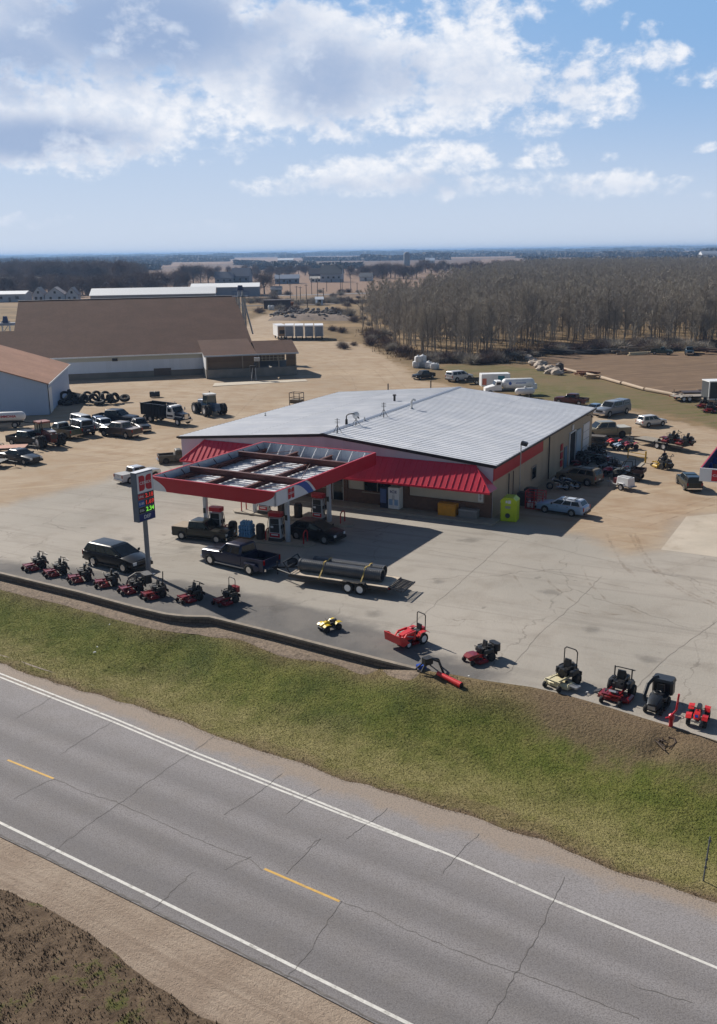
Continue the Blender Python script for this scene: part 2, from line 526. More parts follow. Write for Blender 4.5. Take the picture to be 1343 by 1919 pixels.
def yard_material():
 m = bpy.data.materials.new('yard_ground')
 m.use_nodes = True
 t = NT(m.node_tree)
 b = t.n['Principled BSDF']
 P = t.pos()
 sp = t.new('ShaderNodeSeparateXYZ')
 t.put(sp.inputs[0], P)
 big = t.noise(P, 0.055, 5, 0.6)
 mid = t.noise(P, 0.35, 5, 0.62)
 fine = t.noise(P, 5.0, 5, 0.7)
 grit = t.noise(P, 28.0, 3, 0.7)
 def m_attr(name, amp, soft, n=mid):
  a = t.math('ADD', t.attr(name), t.math('MULTIPLY', t.math('SUBTRACT', n, 0.5), amp))
  return t.rng(a, -soft, soft)
 # tracks: long noise streaks running along the yard's ways
 tr1 = t.noise(t.mapping(P, (0.05, 0.9, 1), (0, 0, R(28))), 1.0, 4, 0.6, 0.6)
 tr2 = t.noise(t.mapping(P, (0.06, 1.3, 1), (0, 0, R(-20))), 1.0, 4, 0.6, 0.5)
 rings = t.new('ShaderNodeTexWave', wave_type='RINGS', rings_direction='SPHERICAL', wave_profile='SIN')
 t.put(rings.inputs['Vector'], t.mapping(P, (1, 1, 1), loc=tuple(-v for v in G(1010, 1110))))
 rings.inputs['Scale'].default_value = 0.22
 rings.inputs['Distortion'].default_value = 3.0
 rings.inputs['Detail'].default_value = 3
 rings.inputs['Detail Scale'].default_value = 0.6
 # dirt
 d = t.mix(t.rng(big, 0.3, 0.7), L(162, 145, 125), L(180, 163, 142))
 d = t.mix(t.rng(mid, 0.35, 0.75), d, L(158, 136, 112))
 d = t.mix(t.math('MULTIPLY', t.rng(tr1, 0.5, 0.7), 0.42), d, L(146, 122, 98))
 d = t.mix(t.math('MULTIPLY', t.rng(tr2, 0.52, 0.72), 0.35), d, L(196, 178, 152))
 # tufts and dry grass where no wheels go
 dry = t.mix(t.rng(mid, 0.3, 0.7), L(128, 108, 82), L(112, 96, 70))
 dry = t.mix(t.rng(big, 0.45, 0.62), dry, L(146, 124, 94))
 dry = t.mix(t.math('MULTIPLY', t.rng(fine, 0.55, 0.75), 0.5), dry, L(84, 70, 52))
 gras = t.mix(t.rng(mid, 0.3, 0.72), L(86, 92, 50), L(118, 108, 76))
 gras = t.mix(t.rng(t.math('ADD', t.math('MULTIPLY', big, 0.5), t.math('MULTIPLY', tr2, 0.5)), 0.43, 0.56), gras, L(120, 104, 78))
 gras = t.mix(t.math('MULTIPLY', t.rng(fine, 0.5, 0.75), 0.6), gras, L(66, 66, 38))
 soil = t.mix(t.rng(mid, 0.3, 0.7), L(118, 98, 80), L(134, 112, 91))
 soil = t.mix(t.rng(tr2, 0.4, 0.65), soil, L(108, 90, 74))
 # far farmland in large blocks
 vo = t.new('ShaderNodeTexVoronoi', distance='CHEBYCHEV')
 t.put(vo.inputs['Vector'], t.mapping(P, (1, 0.45, 0.0), (0, 0, R(8))))
 vo.inputs['Scale'].default_value = 0.0026
 sv = t.new('ShaderNodeSeparateColor')
 t.put(sv.inputs[0], vo.outputs['Color'])
 far = t.mix(t.rng(sv.outputs[0], 0.2, 0.8), L(140, 116, 98), L(112, 94, 82))
 far = t.mix(t.math('GREATER_THAN', sv.outputs[1], 0.72), far, L(150, 126, 106))
 far = t.mix(t.math('GREATER_THAN', sv.outputs[2], 0.86), far, L(92, 94, 62))
 c = t.mix(t.rng(sp.outputs[1], 380, 560), dry, far)
 c = t.mix(m_attr('dirt', 9.0, 1.2), c, d)
 c = t.mix(m_attr('grass', 6.0, 1.0), c, gras)
 c = t.mix(m_attr('field', 3.0, 0.8), c, soil)
 # pavement
 pv = t.mix(t.rng(big, 0.32, 0.68), L(158, 153, 145), L(174, 167, 158))
 pv = t.mix(t.math('MULTIPLY', t.rng(mid, 0.45, 0.75), 0.5), pv, L(140, 132, 122))
 pv = t.mix(t.math('MULTIPLY', t.rng(rings.outputs['Fac'], 0.35, 0.95), 0.0), pv, L(184, 176, 162))
 streak = t.noise(t.mapping(P, (0.05, 0.8, 1), (0, 0, R(26))), 1.0, 5, 0.65, 0.8)
 pv = t.mix(t.math('MULTIPLY', t.rng(streak, 0.5, 0.7), 0.45), pv, L(132, 126, 119))
 ap = t.mix(t.rng(mid, 0.3, 0.72), L(104, 102, 101), L(124, 120, 116))
 pv = t.mix(m_attr('apron', 3.2, 0.7), pv, ap)
 warp = t.vec('ADD', P, t.vec('MULTIPLY', t.new('ShaderNodeTexNoise').outputs['Color'], (0, 0, 0)))
 wn = t.new('ShaderNodeTexNoise')
 t.put(wn.inputs['Vector'], P)
 wn.inputs['Scale'].default_value = 0.5
 wn.inputs['Detail'].default_value = 5
 warp = t.vec('ADD', P, t.vec('MULTIPLY', t.vec('SUBTRACT', wn.outputs['Color'], (0.5, 0.5, 0.5)), (3.0, 3.0, 0)))
 def crack(scale, w0, w1, rot, sc2):
  v = t.new('ShaderNodeTexVoronoi', feature='DISTANCE_TO_EDGE')
  t.put(v.inputs['Vector'], t.mapping(warp, sc2, (0, 0, R(rot))))
  v.inputs['Scale'].default_value = scale
  return t.rng(v.outputs['Distance'], w1, w0)
 ck = t.math('MAXIMUM', crack(0.085, 0.0012, 0.0042, 30, (1, 0.55, 0)), t.math('MULTIPLY', crack(0.2, 0.001, 0.006, -10, (1, 0.7, 0)), t.rng(big, 0.48, 0.6)))
 pv = t.mix(t.math('MULTIPLY', ck, t.rng(mid, 0.3, 0.6, 0.08, 0.42)), pv, L(96, 90, 84))
 spots = t.noise(P, 0.9, 3, 0.5)
 pv = t.mix(t.math('MULTIPLY', t.rng(spots, 0.68, 0.76), 0.4), pv, L(92, 88, 84))
 pvm = m_attr('pave', 4.0, 1.6)
 c = t.mix(pvm, c, pv)
 c = t.mix(t.math('MULTIPLY', t.rng(grit, 0.35, 0.7), 0.16), c, (0.02, 0.018, 0.015, 1), 'MIX')
 t.put(b.inputs['Base Color'], c)
 b.inputs['Roughness'].default_value = 0.92
 b.inputs['Specular IOR Level'].default_value = 0.12
 h = t.math('ADD', t.math('MULTIPLY', fine, 0.6), t.math('MULTIPLY', grit, 0.25))
 h = t.math('ADD', h, t.math('MULTIPLY', t.math('MULTIPLY', tr1, t.math('SUBTRACT', 1.0, pvm)), 2.0))
 bn = t.new('ShaderNodeBump')
 bn.inputs['Strength'].default_value = 0.5
 bn.inputs['Distance'].default_value = 0.08
 t.put(bn.inputs['Height'], h)
 t.l.new(bn.outputs[0], b.inputs['Normal'])
 return m
YARD = yard_material()
def yard_attrs(X, Y):
 near = (np.abs(X) < 420) & (Y < 520)
 out = {}
 for k, p in (('pave', PAVE), ('apron', APRON), ('grass', GRASSF), ('field', FIELD), ('dirt', DIRT)):
  a = np.full(X.shape, -200.0)
  a[near] = np.clip(sdf(p, X[near], Y[near]), -200, 200)
  out[k] = a
 return out
def make_ground():
 gx = np.r_[-np.geomspace(126, 17500, 30)[::-1], np.arange(-124, 150, 1.6), np.geomspace(152, 17500, 30)]
 gy = np.r_[-np.geomspace(22, 300, 8)[::-1], np.arange(-20, 330, 1.6), np.geomspace(333, 22000, 44)]
 X, Y = np.meshgrid(gx, gy, indexing='ij')
 ey = line_y(EDGE, X)
 Z = np.full(X.shape, -0.012)
 Z -= 0.05 * (0.5 + 0.5 * np.sin(X * 0.21 + 1.3 * np.sin(Y * 0.13)) * np.sin(Y * 0.17))
 Z = np.where(Y < ey + 3.2, -4.5, Z)
 P = np.stack([X, Y, Z], -1)
 structure(obj('ground', gridmesh('ground', P, YARD, yard_attrs(X, Y))))
 # the paved lot, from its front edge back past the pumps; the same material thins to dirt at its sides
 E, s = resample([(p.x, p.y, 0) for p in EDGE], 0.7)
 T = np.gradient(E, axis=0)
 T /= np.linalg.norm(T, axis=1)[:, None]
 nrm = np.array([0.45, 0.893, 0])
 v = np.r_[0, np.geomspace(0.25, 46, 56)]
 P = E[:, None, :] + nrm[None, None, :] * v[None, :, None]
 # P runs left->right along s and away from the camera along v
 structure(obj('lot_pavement', gridmesh('lot_pavement', P, YARD, yard_attrs(P[..., 0], P[..., 1]))))
make_ground()
def verge_colours(t):
 """colour of the mown bank between lot and road: brown rim, green hollow, straw crest, dirty road edge"""
 P = t.pos()
 u = t.attr('u')
 bare = t.attr('bare')
 big = t.noise(P, 0.16, 5, 0.6)
 mid = t.noise(P, 0.9, 5, 0.62)
 fine = t.noise(P, 7.0, 4, 0.7)
 uu = t.math('ADD', u, t.math('MULTIPLY', t.math('SUBTRACT', big, 0.5), 0.34))
 uu = t.math('ADD', uu, t.math('MULTIPLY', t.math('SUBTRACT', mid, 0.5), 0.16))
 brown = t.mix(t.rng(mid, 0.3, 0.7), L(112, 98, 72), L(134, 118, 90))
 green = t.mix(t.rng(mid, 0.3, 0.7), L(92, 101, 46), L(118, 119, 64))
 green = t.mix(t.math('MULTIPLY', t.rng(big, 0.5, 0.68), 0.7), green, L(76, 86, 46))
 straw = t.mix(t.rng(mid, 0.3, 0.7), L(122, 118, 72), L(142, 134, 92))
 soil = t.mix(t.rng(fine, 0.3, 0.7), L(98, 84, 68), L(126, 108, 88))
 c = t.mix(t.rng(uu, 0.03, 0.3), brown, green)
 c = t.mix(t.rng(uu, 0.4, 0.78), c, straw)
 c = t.mix(t.rng(uu, 0.84, 0.92), c, t.mix(0.4, brown, straw))
 c = t.mix(t.rng(t.math('ADD', u, t.math('MULTIPLY', t.math('SUBTRACT', mid, 0.5), 0.12)), 0.92, 0.965), c, soil)
 bb = t.math('ADD', bare, t.math('MULTIPLY', t.math('SUBTRACT', mid, 0.5), 3.6))
 c = t.mix(t.rng(bb, -0.9, 1.0, 0, 0.86), c, soil)
 c = t.mix(t.math('MULTIPLY', t.rng(fine, 0.5, 0.78), 0.4), c, L(72, 68, 42))
 return c, fine
def verge_material(name, blade=False):
 m = bpy.data.materials.new(name)
 m.use_nodes = True
 t = NT(m.node_tree)
 b = t.n['Principled BSDF']
 c, fine = verge_colours(t)
 if blade:
  r = t.attr('rnd')
  c = t.mix(t.rng(r, 0.0, 1.0, 0.0, 0.3, smooth=False), c, t.mix(r, L(96, 102, 54), L(150, 138, 96)))
 t.put(b.inputs['Base Color'], c)
 b.inputs['Roughness'].default_value = 0.9
 b.inputs['Specular IOR Level'].default_value = 0.1
 if not blade:
  bn = t.new('ShaderNodeBump')
  bn.inputs['Strength'].default_value = 0.9
  bn.inputs['Distance'].default_value = 0.12
  t.put(bn.inputs['Height'], fine)
  t.l.new(bn.outputs[0], b.inputs['Normal'])
 return m
def hash2(X, Y, f):
 return 0.5 + 0.25 * (np.sin(X * f + 1.7 * np.sin(Y * f * 0.7)) + np.sin(Y * f * 1.3 + 2.1 * np.sin(X * f * 0.6)))
WALL_END = 12                                         # index of EDGE where the low wall stops
def make_verge():
 global verge_at
 E, s = resample([(p.x, p.y, 0) for p in EDGE], 0.5)
 Rd, s2 = resample([(p.x, p.y, 0) for p in ROADEDGE], 0.4)
 # pair every lot-edge point with the road-edge point straight across
 nrm = np.array([-0.553, -0.833])
 tcoord = E[:, 0] * 0.833 - E[:, 1] * 0.553
 rt = Rd[:, 0] * 0.833 - Rd[:, 1] * 0.553
 Rq = np.stack([np.interp(tcoord, rt, Rd[:, i]) for i in range(3)], 1)
 wall_t = EDGE[WALL_END].x * 0.833 - EDGE[WALL_END].y * 0.553
 foot = np.clip((wall_t - tcoord) / 3.0, 0, 1) * 0.46          # drop at the foot of the wall
 jag = wander(tcoord, 3.1, 0.11, 1) + wander(tcoord, 0.9, 0.08, 2) + 0.35 * np.maximum(0, wander(tcoord, 2.3, 0.4, 3) - 0.35)
 Rq[:, :2] -= np.outer(jag, nrm) * 1.0
 v = np.linspace(0, 1, 46)
 P = E[:, None, :] * (1 - v)[None, :, None] + Rq[:, None, :] * v[None, :, None]
 W = np.linalg.norm(Rq - E, axis=1)[:, None]
 prof = np.interp(v, [0, .07, .16, .38, .56, .7, .88, 1.0], [0, -0.06, -0.2, -1.15, -1.75, -1.78, -1.55, -1.625])
 Z = prof[None, :] - foot[:, None] * np.interp(v, [0, .1, .5, 1], [1, 1, 0.1, 0])[None, :]
 Z = Z + 0.05 * (hash2(P[..., 0], P[..., 1], 1.1) - 0.5) * (v * (1 - v) * 4)[None, :]
 P[..., 2] = Z
 bare = np.clip(sdf(BARE, P[..., 0], P[..., 1]), -30, 30)
 # the small washed-out gully below the pump
 g0, g1 = G(1262, 1385, -0.2), G(1225, 1440, -1.2)
 e = np.array([g1.x - g0.x, g1.y - g0.y])
 tt = ((P[..., 0] - g0.x) * e[0] + (P[..., 1] - g0.y) * e[1]) / (e @ e)
 dd = np.hypot(P[..., 0] - g0.x - np.clip(tt, 0, 1) * e[0], P[..., 1] - g0.y - np.clip(tt, 0, 1) * e[1])
 P[..., 2] -= 0.35 * np.exp(-(dd / 0.3) ** 2)
 bare = np.maximum(bare, 1.2 - dd * 2)
 U = np.broadcast_to(v[None, :], P.shape[:2])
 # order: v must run away from the camera for upward normals
 me = gridmesh('grass_bank', P[:, ::-1], verge_material('verge_grass'), {'u': U[:, ::-1], 'bare': bare[:, ::-1]})
 structure(obj('grass_bank', me))
 # short blades over it
 n, mv = P.shape[:2]
 N = 230000
 vis = np.where((E[:, 0] > -32) & (E[:, 0] < 26))[0]
 i = rng.uniform(vis[0], vis[-1] - 1, N)
 j = rng.uniform(0.02, 0.985, N) * (mv - 1)
 ii, jj = i.astype(int), j.astype(int)
 fi, fj = (i - ii)[:, None], (j - jj)[:, None]
 B = (P[ii, jj] * (1 - fi) + P[ii + 1, jj] * fi) * (1 - fj) + (P[ii, jj + 1] * (1 - fi) + P[ii + 1, jj + 1] * fi) * fj
 bu, bb = v[jj], bare[ii, jj]
 keep = (rng.random(N) < np.clip(1.1 - np.clip(bb + 1.0, 0, 1) * 0.85, 0.1, 1)) & (bu < 0.97)
 B, bu, bb = B[keep], bu[keep], bb[keep]
 blades('grass_blades', B, bu, bb, 0.014, 0.038, 0.018)
def blades(name, B, bu, bb, h0, h1, width=0.028, mtl=None):
 n = len(B)
 a = rng.uniform(0, 2 * np.pi, n)
 h = rng.uniform(h0, h1, n)
 w = width * rng.uniform(0.6, 1.4, n)
 lean = rng.uniform(0, 0.8, n) * h
 la = rng.uniform(0, 2 * np.pi, n)
 d = np.stack([np.cos(a) * w, np.sin(a) * w, np.zeros(n)], 1)
 tip = B + np.stack([np.cos(la) * lean, np.sin(la) * lean, h], 1)
 base = B - np.array([0, 0, 0.01])
 V = np.stack([base - d, base + d, tip], 1).reshape(-1, 3)
 me = bpy.data.meshes.new(name)
 fast_mesh(me, V, np.arange(3 * n).reshape(n, 3))
 for k, x in (('u', bu), ('bare', bb), ('rnd', rng.random(n))):
  at = me.attributes.new(k, 'FLOAT', 'POINT')
  at.data.foreach_set('value', np.repeat(x, 3).astype(np.float32))
 me.materials.append(mtl or verge_material(name, True))
 o = obj(name, me)
 o['kind'] = 'stuff'
 return o
make_verge()
def ribbon_pts(P, w):
 P = np.asarray(P, float)
 T = np.gradient(P, axis=0)
 T /= np.linalg.norm(T[:, :2], axis=1)[:, None] + 1e-9
 Nn = np.stack([-T[:, 1], T[:, 0], np.zeros(len(P))], 1)
 w = np.broadcast_to(np.asarray(w, float), (len(P),))
 return P + Nn * w[:, None] / 2, P - Nn * w[:, None] / 2
def ribbon(mb, px, w, z, step=0.5, jit=0.0, world=False):
 P, _ = resample([tuple(G(x, y, z)) for x, y in px] if not world else px, step)
 if jit:
  k = len(P)
  P[:, :2] += np.cumsum(rng.normal(0, 1, (k, 2)), 0) * jit * 0.3 - np.linspace(0, 1, k)[:, None] * 0
  P[:, :2] += rng.normal(0, jit, (k, 2))
  w = w * rng.uniform(0.5, 1.5, k)
 A, B = ribbon_pts(P, w)
 o = len(mb.v)
 k = len(P)
 mb.v.extend(map(tuple, A))
 mb.v.extend(map(tuple, B))
 for i in range(k - 1):
  mb.f.append((o + i, o + k + i, o + k + i + 1, o + i + 1))
  mb.m.append(0)
def road_material():
 m = bpy.data.materials.new('road_asphalt')
 m.use_nodes = True
 t = NT(m.node_tree)
 b = t.n['Principled BSDF']
 P = t.pos()
 lat = t.attr('lat')
 big = t.noise(t.mapping(P, (0.06, 0.5, 1), (0, 0, R(33.6))), 1.0, 4, 0.6)
 mid = t.noise(P, 0.8, 4, 0.6)
 grit = t.noise(P, 17.0, 3, 0.75)
 spk = t.new('ShaderNodeTexVoronoi')
 t.put(spk.inputs['Vector'], P)
 spk.inputs['Scale'].default_value = 16.0
 la = t.math('ADD', lat, t.math('MULTIPLY', t.math('SUBTRACT', big, 0.5), 0.7))
 # polished wheel tracks and the paler, dustier strips between them
 ramp = t.new('ShaderNodeValToRGB')
 t.put(ramp.inputs[0], t.rng(la, -6.0, 8.0, smooth=False))
 cr = ramp.color_ramp
 stops = [(-6.0, 132), (-4.6, 128), (-3.9, 124), (-3.1, 106), (-2.5, 103), (-1.95, 122), (-1.6, 124), (-1.05, 105), (-0.6, 108), (-0.15, 132), (0.2, 132), (0.75, 112), (1.35, 110), (1.95, 132), (2.3, 130), (2.8, 113), (3.3, 118), (4.0, 136), (5.2, 140), (8.0, 150)]
 while len(cr.elements) < len(stops):
  cr.elements.new(0.5)
 for e, (p, g) in zip(cr.elements, stops):
  e.position = (p + 6) / 14
  g = 118 + (g - 118) * 0.72
  e.color = L(g * 1.1, g * 1.075, g * 1.085)
 c = ramp.outputs[0]
 c = t.mix(t.math('MULTIPLY', t.rng(mid, 0.35, 0.75), 0.25), c, L(118, 112, 106))
 # sand washed over the paved shoulder on the lot side
 sandm = t.math('ADD', t.attr('edge'), t.math('MULTIPLY', t.math('SUBTRACT', mid, 0.5), 2.2))
 c = t.mix(t.rng(sandm, 1.3, 0.25, 0.0, 0.85), c, t.mix(grit, L(144, 130, 116), L(168, 152, 136)))
 c = t.mix(t.math('MULTIPLY', t.rng(grit, 0.4, 0.68), 0.55), c, L(80, 77, 78))
 c = t.mix(t.math('MULTIPLY', t.rng(spk.outputs['Distance'], 0.2, 0.05), 0.5), c, L(182, 178, 176))
 t.put(b.inputs['Base Color'], c)
 b.inputs['Roughness'].default_value = 0.85
 b.inputs['Specular IOR Level'].default_value = 0.2
 bn = t.new('ShaderNodeBump')
 bn.inputs['Strength'].default_value = 0.4
 bn.inputs['Distance'].default_value = 0.03
 t.put(bn.inputs['Height'], grit)
 t.l.new(bn.outputs[0], b.inputs['Normal'])
 return m
RC = G(325, 1558, ROADZ)                               # a point on the road's centre line
RDIR = Vector((math.cos(R(-33.58)), math.sin(R(-33.58)), 0))
RNRM = Vector((-RDIR.y, RDIR.x, 0))
def road_frame(s, t, z=ROADZ):
 p = RC + RDIR * s + RNRM * t
 return Vector((p.x, p.y, z))
def lat_of(P):
 return (P[..., 0] - RC.x) * RNRM.x + (P[..., 1] - RC.y) * RNRM.y
def across(A, B, n, step=0.6, reach=3.0):
 """grid between two roughly parallel polylines, A nearer the camera"""
 A_, _ = resample([tuple(p) for p in A], step)
 B_, _ = resample([tuple(p) for p in B], step)
 ta = A_[:, 0] * RDIR.x + A_[:, 1] * RDIR.y
 tb = B_[:, 0] * RDIR.x + B_[:, 1] * RDIR.y
 Bq = np.stack([np.interp(ta, tb, B_[:, i]) for i in range(3)], 1)
 ok = (ta >= tb.min()) & (ta <= tb.max())
 A_, Bq = A_[ok], Bq[ok]
 v = np.linspace(0, 1, n)
 return A_[:, None, :] * (1 - v)[None, :, None] + Bq[:, None, :] * v[None, :, None]
def make_road():
 P = across(NEAREDGE, [p + RNRM * 1.2 for p in ROADEDGE], 50, 0.5)
 w = np.linalg.norm(P[:, -1] - P[:, 0], axis=1)[:, None]
 edge = w - 1.2 - np.linalg.norm(P - P[:, :1], axis=2)
 structure(obj('road', gridmesh('road', P, road_material(), {'lat': lat_of(P), 'edge': edge})))
 wl = mat('road_line_white', L(205, 203, 198), 0.8, var=0.12, scale=6, dirt=L(130, 126, 120), dirtamt=0.5)
 yl = mat('road_line_yellow', L(200, 160, 84), 0.8, var=0.12, scale=6, dirt=L(130, 120, 100), dirtamt=0.4)
 z = ROADZ + 0.004
 mb = MB()
 ribbon(mb, [(-300, 1150), (0, 1262), (214, 1346.5), (362, 1408.5), (510, 1467.5), (640, 1520), (849, 1604.5), (1038, 1687), (1343, 1813.5), (1700, 1962)], 0.12, z)
 structure(mb.build('white_edge_line', wl))
 mb = MB()
 ribbon(mb, [(-300, 1157), (0, 1269), (214, 1353.5), (362, 1416.5), (510, 1475), (640, 1526), (820, 1594.5)], 0.12, z + 0.003)
 structure(mb.build('white_edge_line', wl))
 mb = MB()
 ribbon(mb, [(-300, 1396), (0, 1541.7), (302, 1688.7), (458.6, 1765.8), (700, 1885.7), (900, 1985), (1300, 2184)], 0.13, z)
 structure(mb.build('white_edge_line', wl))
 for a, b in (((14, 1424), (100, 1459)), ((495, 1628), (636, 1689)), ((-330, 1284), (-258, 1314)), ((1330, 2005), (1560, 2112))):
  mb = MB()
  ribbon(mb, [a, b], 0.11, z)
  structure(mb.build('yellow_centre_line', yl))
 ck = mat('crack_tar', L(104, 100, 97), 0.9, var=0.3, scale=3)
 mb = MB()
 for pl in ([(402, 1379), (277, 1464), (223, 1504), (160, 1548), (85, 1604)], [(103, 1302), (72, 1322), (30, 1345)], [(214, 1350), (150, 1388), (112, 1412)], [(527, 1450), (505, 1470), (462, 1500), (420, 1526)],
      [(600, 1477), (565, 1502), (536, 1526)], [(100, 1459), (60, 1478), (25, 1496)], [(638, 1690), (597, 1755), (570, 1795), (539, 1833)], [(360, 1635), (320, 1672), (284, 1706)], [(725, 1516), (690, 1545), (650, 1573)],
      [(896, 1562), (862, 1598), (828, 1638)], [(1061, 1643), (1038, 1687), (1001, 1761), (959, 1834), (915, 1916), (890, 1960)], [(575, 1590), (600, 1570), (536, 1640)],
      [(100, 1459), (160, 1485), (223, 1504), (304, 1542), (402, 1584), (469, 1606), (496, 1629)], [(636, 1689), (700, 1710), (745, 1735), (849, 1777), (965, 1819), (1060, 1850), (1200, 1905)], [(470, 1606), (440, 1620), (420, 1630)],
      [(1180, 1845), (1240, 1862), (1300, 1880)]):
  ribbon(mb, pl, 0.022, ROADZ + 0.0075, 0.25, 0.028)
 structure(mb.build('road_cracks', ck))
 # broken edge of the asphalt
 mb = MB()
 ribbon(mb, [(-200, 1461), (0, 1566), (83, 1606), (281, 1705), (540, 1832), (700, 1915), (900, 2016)], 0.06, ROADZ + 0.009, 0.2, 0.018)
 structure(mb.build('road_edge_crack', ck))
 # gravel shoulder on the near side
 gm = bpy.data.materials.new('shoulder_gravel')
 gm.use_nodes = True
 t = NT(gm.node_tree)
 b = t.n['Principled BSDF']
 Pn = t.pos()
 n1, n2, n3 = t.noise(Pn, 0.5, 5, 0.6), t.noise(Pn, 6, 4, 0.7), t.noise(Pn, 24, 3, 0.7)
 st = t.noise(t.mapping(Pn, (0.08, 2.2, 1), (0, 0, R(33.6))), 1.0, 3, 0.6, 0.3)
 c = t.mix(t.rng(n1, 0.3, 0.7), L(152, 134, 117), L(172, 155, 138))
 c = t.mix(t.math('MULTIPLY', t.rng(st, 0.45, 0.65), 0.5), c, L(132, 114, 98))
 c = t.mix(t.math('MULTIPLY', t.rng(n2, 0.45, 0.75), 0.4), c, L(112, 96, 82))
 c = t.mix(t.math('MULTIPLY', t.rng(n3, 0.45, 0.7), 0.45), c, L(100, 88, 78))
 t.put(b.inputs['Base Color'], c)
 b.inputs['Roughness'].default_value = 0.95
 bn = t.new('ShaderNodeBump')
 bn.inputs['Strength'].default_value = 0.9
 bn.inputs['Distance'].default_value = 0.06
 t.put(bn.inputs['Height'], t.math('ADD', n2, t.math('ADD', t.math('MULTIPLY', n3, 0.6), st)))
 t.l.new(bn.outputs[0], b.inputs['Normal'])
 P = across([p - RNRM * 0.9 for p in BANKEDGE], [p - RNRM * 0.0 for p in NEAREDGE], 14, 0.5)
 P[..., 2] -= np.linspace(0.14, 0.03, 14)[None, :]
 structure(obj('gravel_shoulder', gridmesh('gravel_shoulder', P, gm)))
 # the unmown ditch bank in the near corner
 v = np.linspace(0, 1, 40)
 A, s = resample([tuple(p) for p in BANKEDGE], 0.4)
 jag = wander(s, 2.7, 0.1, 5) + wander(s, 0.7, 0.07, 6)
 A[:, :2] += np.outer(jag, [RNRM.x, RNRM.y])
 P = A[:, None, :] - np.array([RNRM.x, RNRM.y, 0])[None, None, :] * (v * 22)[None, :, None]
 P[..., 2] += np.interp(v, [0, 0.04, 0.35, 1], [-0.1, -0.06, -1.35, -1.65])[None, :] + 0.08 * (hash2(P[..., 0], P[..., 1], 1.7) - 0.5) * np.clip(v * 9, 0, 1)[None, :]
 bm_ = bpy.data.materials.new('ditch_bank')
 def fill(m, blade):
  m.use_nodes = True
  t = NT(m.node_tree)
  b = t.n['Principled BSDF']
  Pn = t.pos()
  a1, a2, a3 = t.noise(Pn, 0.45, 5, 0.62), t.noise(Pn, 2.4, 5, 0.65), t.noise(Pn, 11, 4, 0.7)
  c = t.mix(t.rng(a2, 0.3, 0.7), L(84, 71, 59), L(114, 98, 82))
  gmask = t.rng(t.math('ADD', a1, t.math('MULTIPLY', t.math('SUBTRACT', a2, 0.5), 0.8)), 0.58, 0.74)
  c = t.mix(gmask, c, t.mix(a3, L(76, 78, 44), L(98, 98, 60)))
  c = t.mix(t.math('MULTIPLY', t.rng(a3, 0.5, 0.75), 0.3), c, L(78, 66, 55))
  if blade:
   r = t.attr('rnd')
   c = t.mix(t.math('MULTIPLY', r, 0.55), c, t.mix(r, L(84, 80, 50), L(140, 122, 96)))
  t.put(b.inputs['Base Color'], c)
  b.inputs['Roughness'].default_value = 0.95
  b.inputs['Specular IOR Level'].default_value = 0.08
  if not blade:
   bn = t.new('ShaderNodeBump')
   bn.inputs['Strength'].default_value = 0.6
   bn.inputs['Distance'].default_value = 0.1
   t.put(bn.inputs['Height'], t.math('ADD', a2, t.math('MULTIPLY', a3, 0.6)))
   t.l.new(bn.outputs[0], b.inputs['Normal'])
  return m
 structure(obj('ditch_bank', gridmesh('ditch_bank', P[:, ::-1], fill(bm_, False))))
 n, mv = P.shape[:2]
 N = 110000
 vis = np.where((A[:, 0] > -26) & (A[:, 0] < 6))[0]
 i = rng.uniform(vis[0], vis[-1] - 1, N)
 j = rng.uniform(0.0, 0.7, N) * (mv - 1)
 ii, jj = i.astype(int), j.astype(int)
 clump = hash2(P[ii, jj, 0], P[ii, jj, 1], 3.3)
 k = rng.random(N) < 0.25 + 0.75 * (clump > 0.5)
 ii, jj, i, j = ii[k], jj[k], i[k], j[k]
 fi, fj = (i - ii)[:, None], (j - jj)[:, None]
 B = (P[ii, jj] * (1 - fi) + P[ii + 1, jj] * fi) * (1 - fj) + (P[ii, jj + 1] * (1 - fi) + P[ii + 1, jj + 1] * fi) * fj
 blades('ditch_weeds', B, np.zeros(len(B)), np.zeros(len(B)), 0.03, 0.1, 0.02, fill(bpy.data.materials.new('ditch_weeds'), True))
make_road()
